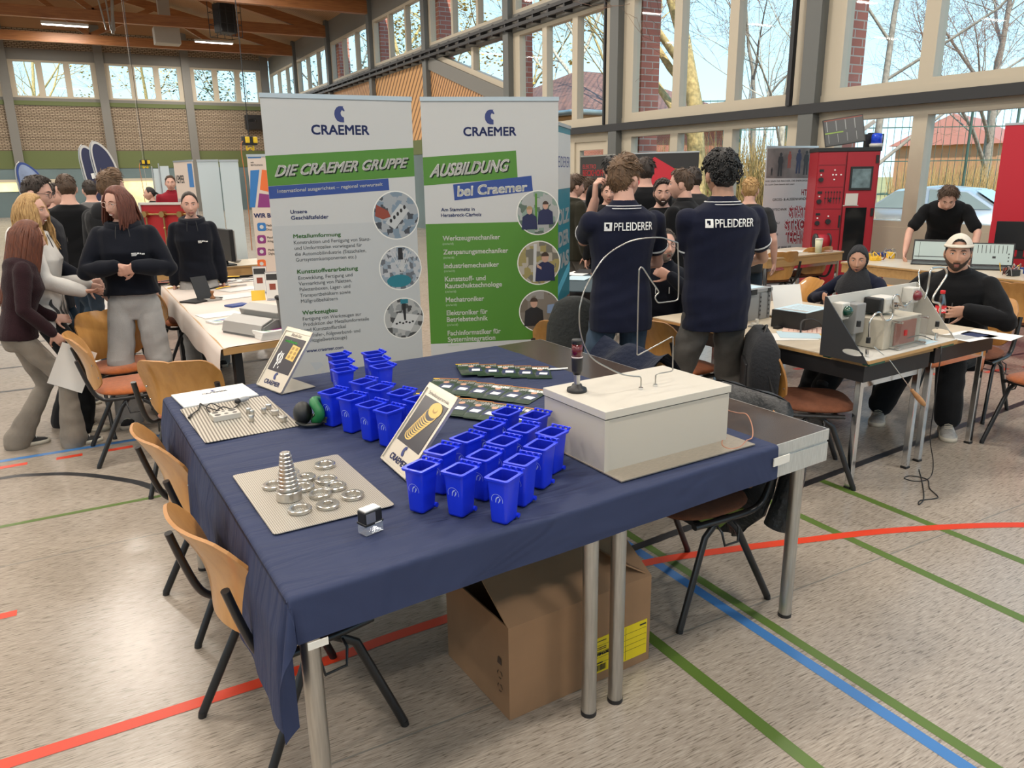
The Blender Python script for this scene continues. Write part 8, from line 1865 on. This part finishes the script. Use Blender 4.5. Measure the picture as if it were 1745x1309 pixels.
def tree(label, x, y, h, seed, bark, twig, leaf=None, spread=.5, trunk=.2, lean=(0, 0), depth=5, first=.25, kids=3, leafn=0, z0=-.12, group=None):
    rnd = random.Random(seed); t = thing('tree', label, 'tree', (x, y, z0), 0, group); tr = nb(bark); tw = nb(twig); lf = nb(leaf) if leaf else None; tips = []
    def grow(p, d, L, r, lv):
        n = 4 if lv < 2 else 3; pts = [p]; q = p; dd = d
        for i in range(n):
            dd = (dd+V(rnd.uniform(-1, 1), rnd.uniform(-1, 1), rnd.uniform(-.4, .8))*(.13 if lv == 0 else .20)).normalized(); q = q+dd*(L/n); pts.append(q)
        (tr if lv < 3 else tw).tube(pts, [r*(1-.55*i/n) for i in range(n+1)], 7 if lv < 2 else (5 if lv < 3 else 3), cap=False)
        if lv >= depth-1: tips.append(q); 
        if lv >= depth: return
        m = kids+(2 if lv == 0 else 0)+(1 if lv > 2 else 0)
        for k in range(m):
            f = first+(1-first)*(k+rnd.random())/m if lv == 0 else .35+.65*(k+rnd.random())/m; i = min(n-1, int(f*n)); b0 = pts[i]+(pts[i+1]-pts[i])*(f*n-i)
            s_ = basis(dd); a = rnd.uniform(0, 6.28); sd = s_[0]*cos(a)+s_[1]*sin(a); nd = (dd*(1-spread)+sd*spread*1.25+V(0, 0, .15)).normalized()
            grow(b0, nd, L*rnd.uniform(.50, .72), max(r*.42*(1.1-.4*f), .005), lv+1)
        if lv < 3: grow(q, dd, L*.62, r*.45, lv+1)
    grow(V(0, 0, 0), V(lean[0], lean[1], 1).normalized(), h*.5, trunk, 0)
    tr.build('trunk', t); o = tw.build('twigs', t); o['kind'] = 'stuff'
    if leaf:
        for q in tips:
            for k in range(leafn):
                c = q+V(rnd.gauss(0, .35), rnd.gauss(0, .35), rnd.gauss(0, .3)); a = rnd.uniform(0, 6.28); e1 = V(cos(a), sin(a), rnd.uniform(-.6, .6)).normalized()*.13; e2 = V(-sin(a), cos(a), rnd.uniform(-.6, .6)).normalized()*.09
                lf.add([c-e1, c+e2, c+e1, c-e2], [(0, 1, 2, 3)])
        o = lf.build('foliage', t); o['kind'] = 'stuff'
    return t
def put(px, py, D): p = dep(px, py, D); return p.x, p.y
for lab, px, D, h, sd, bk, tg, lf, kw in (
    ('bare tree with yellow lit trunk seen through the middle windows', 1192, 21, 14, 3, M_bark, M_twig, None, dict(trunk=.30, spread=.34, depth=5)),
    ('bare forked tree behind the tiled roof', 985, 33, 15, 5, M_birch, M_twig, None, dict(trunk=.26, spread=.42, depth=5, z0=0)),
    ('slim pale tree with long drooping branches beside the middle pier', 1345, 19, 13, 8, M_birch, M_twigr, None, dict(trunk=.10, spread=.50, depth=5)),
    ('broad bare tree with reddish twigs above the parked car', 1680, 30, 13, 11, M_bark2, M_twigr, None, dict(trunk=.22, spread=.5, depth=5, kids=4)),
    ('bare tree whose branches cross the right brick pier', 1500, 17, 14, 14, M_bark2, M_twigr, None, dict(trunk=.10, spread=.55, depth=5, lean=(.15, .1))),
    ('thin bare tree between the curly black hair and the lettered roll-up', 1290, 30, 11, 17, M_bark2, M_twig, None, dict(trunk=.16, spread=.5, depth=5)),
    ('bare tree with twigs against the sky at the right picture edge', 1760, 18, 15, 19, M_bark2, M_twigr, None, dict(trunk=.10, spread=.5, depth=5)),
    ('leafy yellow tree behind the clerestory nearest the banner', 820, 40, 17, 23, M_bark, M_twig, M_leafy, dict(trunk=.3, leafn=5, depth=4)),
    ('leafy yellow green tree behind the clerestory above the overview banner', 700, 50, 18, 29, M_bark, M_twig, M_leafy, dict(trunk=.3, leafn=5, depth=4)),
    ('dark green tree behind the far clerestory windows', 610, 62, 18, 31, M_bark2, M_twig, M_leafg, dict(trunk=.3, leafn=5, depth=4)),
    ('tree with autumn leaves beyond the end wall, middle window', 250, 62, 15, 37, M_bark, M_twig, M_leafy, dict(trunk=.3, leafn=2, depth=4)),
    ('bare tree beyond the end wall, left window', 70, 60, 16, 41, M_bark, M_twig, None, dict(trunk=.3, depth=5)),
    ('dark leafy tree beyond the end wall, right window', 440, 64, 15, 43, M_bark2, M_twig, M_leafg, dict(trunk=.3, leafn=4, depth=4)),
    ('bare tree filling the gap beside the middle brick pier', 1110, 27, 14, 47, M_bark, M_twig, None, dict(trunk=.2, depth=5, spread=.4))):
    x, y = put(px, 300, D); tree(lab, x, y, h, sd, bk, tg, lf, **kw)
# tan shrubs along the fence
def shrub(label, x, y, w, h, m, seed, n=260):
    rnd = random.Random(seed); t = thing('shrub', label, 'shrub', (x, y, -.12), 0, 'shrubs outside'); b = nb(m)
    for i in range(n):
        a = rnd.uniform(0, 6.28); r = w*sqrt(rnd.random())*.5; p = V(r*cos(a), r*sin(a), 0); d = V(rnd.uniform(-.35, .35), rnd.uniform(-.35, .35), 1); L = h*rnd.uniform(.5, 1.1); b.tube([p, p+d*L*.5+V(rnd.uniform(-.1, .1), rnd.uniform(-.1, .1), 0), p+d*L], [.014, .010, .003], 3, cap=False)
    o = b.build('stems', t); o['kind'] = 'stuff'
M_reed = mat('tan reeds', (.46, .32, .13), .9, noise=.3, nscale=3); M_reed2 = mat('olive reeds', (.30, .27, .10), .9, noise=.3, nscale=3)
for i, (px, D, w, h, m, lab) in enumerate(((1100, 24, 2.2, 2.6, M_reed2, 'olive shrub left of the curly black hair'), (1215, 22, 2.6, 2.6, M_reed2, 'olive shrub behind the dark banners'), (1290, 22, 2.8, 2.8, M_reed, 'tan shrub right of the curly black hair'), (1330, 21, 2.4, 2.6, M_reed, 'tan shrub beside the lettered roll-up'), (1600, 27, 3, 2.0, M_reed, 'tan shrub behind the parked car, left part'), (1670, 27, 3, 2.0, M_reed, 'tan shrub behind the parked car, right part'))):
    x, y = put(px, 300, D); shrub(lab, x, y, w, h, m, 50+i, 420)
# ball fence
x0, y0 = put(1180, 300, 24); x1, y1 = put(1720, 300, 24)
t = thing('mesh_fence', 'tall green wire fence of the sports ground outside', 'fence', (x0, y0, -.1), atan2(y1-y0, x1-x0)); Lf = hypot(x1-x0, y1-y0); M_fence = mat('green fence steel', (.06, .12, .09), .6)
for i in range(8): nb(M_fence).cyl((Lf*i/7, 0, 0), (Lf*i/7, 0, 3.9), .04, n=6).build('post', t)
b = nb(M_fence)
for i in range(int(Lf/.22)): b.b2((i*.22, -.005, .05), (i*.22+.012, .005, 3.9))
for z in (.1, 1.0, 2.0, 3.0, 3.85): b.b2((0, -.008, z), (Lf, .008, z+.03))
b.build('mesh_panel', t)
# brick building with tiled roof
M_tile = brick_mat('roof tiles', (.36, .17, .12), (.26, .12, .09), (.08, .05, .04), 2.2, .6, .25, .05)
x, y = put(985, 200, 27); hb_ = thing('brick_annexe', 'low brick building with a tiled roof outside the left windows', 'building', (x, y, -.12), radians(8))
eh = dep(985, 186, 27).z; nb(M_brick2).b2((0, 0, 0), (9, 8, eh-.2)).build('wall', hb_); nb(mat('orange fascia', (.50, .26, .10), .6)).b2((-.4, -.45, eh-.35), (9.4, -.38, eh-.1)).b2((-.45, -.45, eh-.35), (-.38, 8.4, eh-.1)).build('fascia', hb_); nb(mat('zinc gutter', (.30, .36, .36), .4, .5)).cyl((-.4, -.5, eh-.02), (9.4, -.5, eh-.02), .10, n=10).cyl((-.5, -.4, eh-.02), (-.5, 8.4, eh-.02), .10, n=10).build('gutter', hb_)
nb(M_tile).add([V(-.5, -.5, eh), V(9.5, -.5, eh), V(9.5, 8.5, eh), V(-.5, 8.5, eh), V(3.5, 4, eh+2.0), V(6, 4, eh+2.0)], [(0, 1, 5, 4), (1, 2, 5), (2, 3, 4, 5), (3, 0, 4), (3, 2, 1, 0)]).build('roof', hb_)
x, y = put(1640, 300, 55); f = thing('far_house', 'orange brick house far beyond the fence', 'building', (x, y, -.1), radians(20)); nb(mat('orange brick', (.45, .22, .12), .8)).b2((-6, -3, 0), (6, 3, 3.2)).build('wall', f); nb(mat('red roof', (.36, .14, .10), .8)).add([V(-6.4, -3.4, 3.2), V(6.4, -3.4, 3.2), V(6.4, 3.4, 3.2), V(-6.4, 3.4, 3.2), V(-5, 0, 5.2), V(5, 0, 5.2)], [(0, 1, 5, 4), (1, 2, 5), (2, 3, 4, 5), (3, 0, 4), (3, 2, 1, 0)]).build('roof', f)
b = nb(M_dk)
for xx in (-4, -1, 2): b.b2((xx, -3.03, 1), (xx+1.2, -3, 2.2))
b.build('window', f)
# parked car
x, y = put(1618, 360, 17); c = thing('car', 'silver parked car outside the window behind the bending person', 'car', (x, y, -.12), radians(-72)); M_car = mat('silver car paint', (.42, .45, .46), .25, .5, coat=.4); M_cgl = mat('car window', (.28, .36, .38), .08)
prof_ = [(-2.15, .35), (-2.2, .75), (-2.05, .98), (-1.5, 1.02), (-.95, 1.40), (-.2, 1.47), (.55, 1.40), (1.15, 1.02), (1.95, .88), (2.18, .65), (2.15, .35)]
b = nb(M_car); rg = [[V(px_, yy, (pz if pz < 1.03 else 1.02+(pz-1.02)*1)) for px_, pz in [(a*(1-.03*(abs(s)**3)), bz-.05*abs(s)**3*(bz > .9)) for a, bz in prof_]] for s, yy in [(s, .86*s*(1)) for s in (-1, -.93, -.6, 0, .6, .93, 1)]]
b.loft(rg, True, True); b.build('body', c); b = nb(M_cgl)
for s in (-1, 1):
    for q in ([(-1.35, 1.0), (-.92, 1.34), (-.30, 1.40), (-.30, 1.0)], [(-.22, 1.0), (-.22, 1.40), (.50, 1.34), (1.0, 1.0)]): b.add([V(a, s*.868, bz) for a, bz in q], [(0, 1, 2, 3)])
b.add([V(1.12, -.7, 1.05), V(1.12, .7, 1.05), V(.62, .62, 1.37), V(.62, -.62, 1.37)], [(0, 1, 2, 3)]); b.build('window', c)
for sx in (-1.35, 1.35):
    for s in (-.80, .80):
        w = nb(M_black).cyl((sx, s-.1, .32), (sx, s+.1, .32), .32, n=28).build('wheel', c); nb(M_alu).cyl((sx, s+(.101 if s > 0 else -.101), .32), (sx, s+(.106 if s > 0 else -.106), .32), .21, n=20).build('rim', w)
for s in (-.6, .6): nb(M_wh).ball((2.1, s, .72), (.1, .16, .08), 12, 8).build('headlight', c)
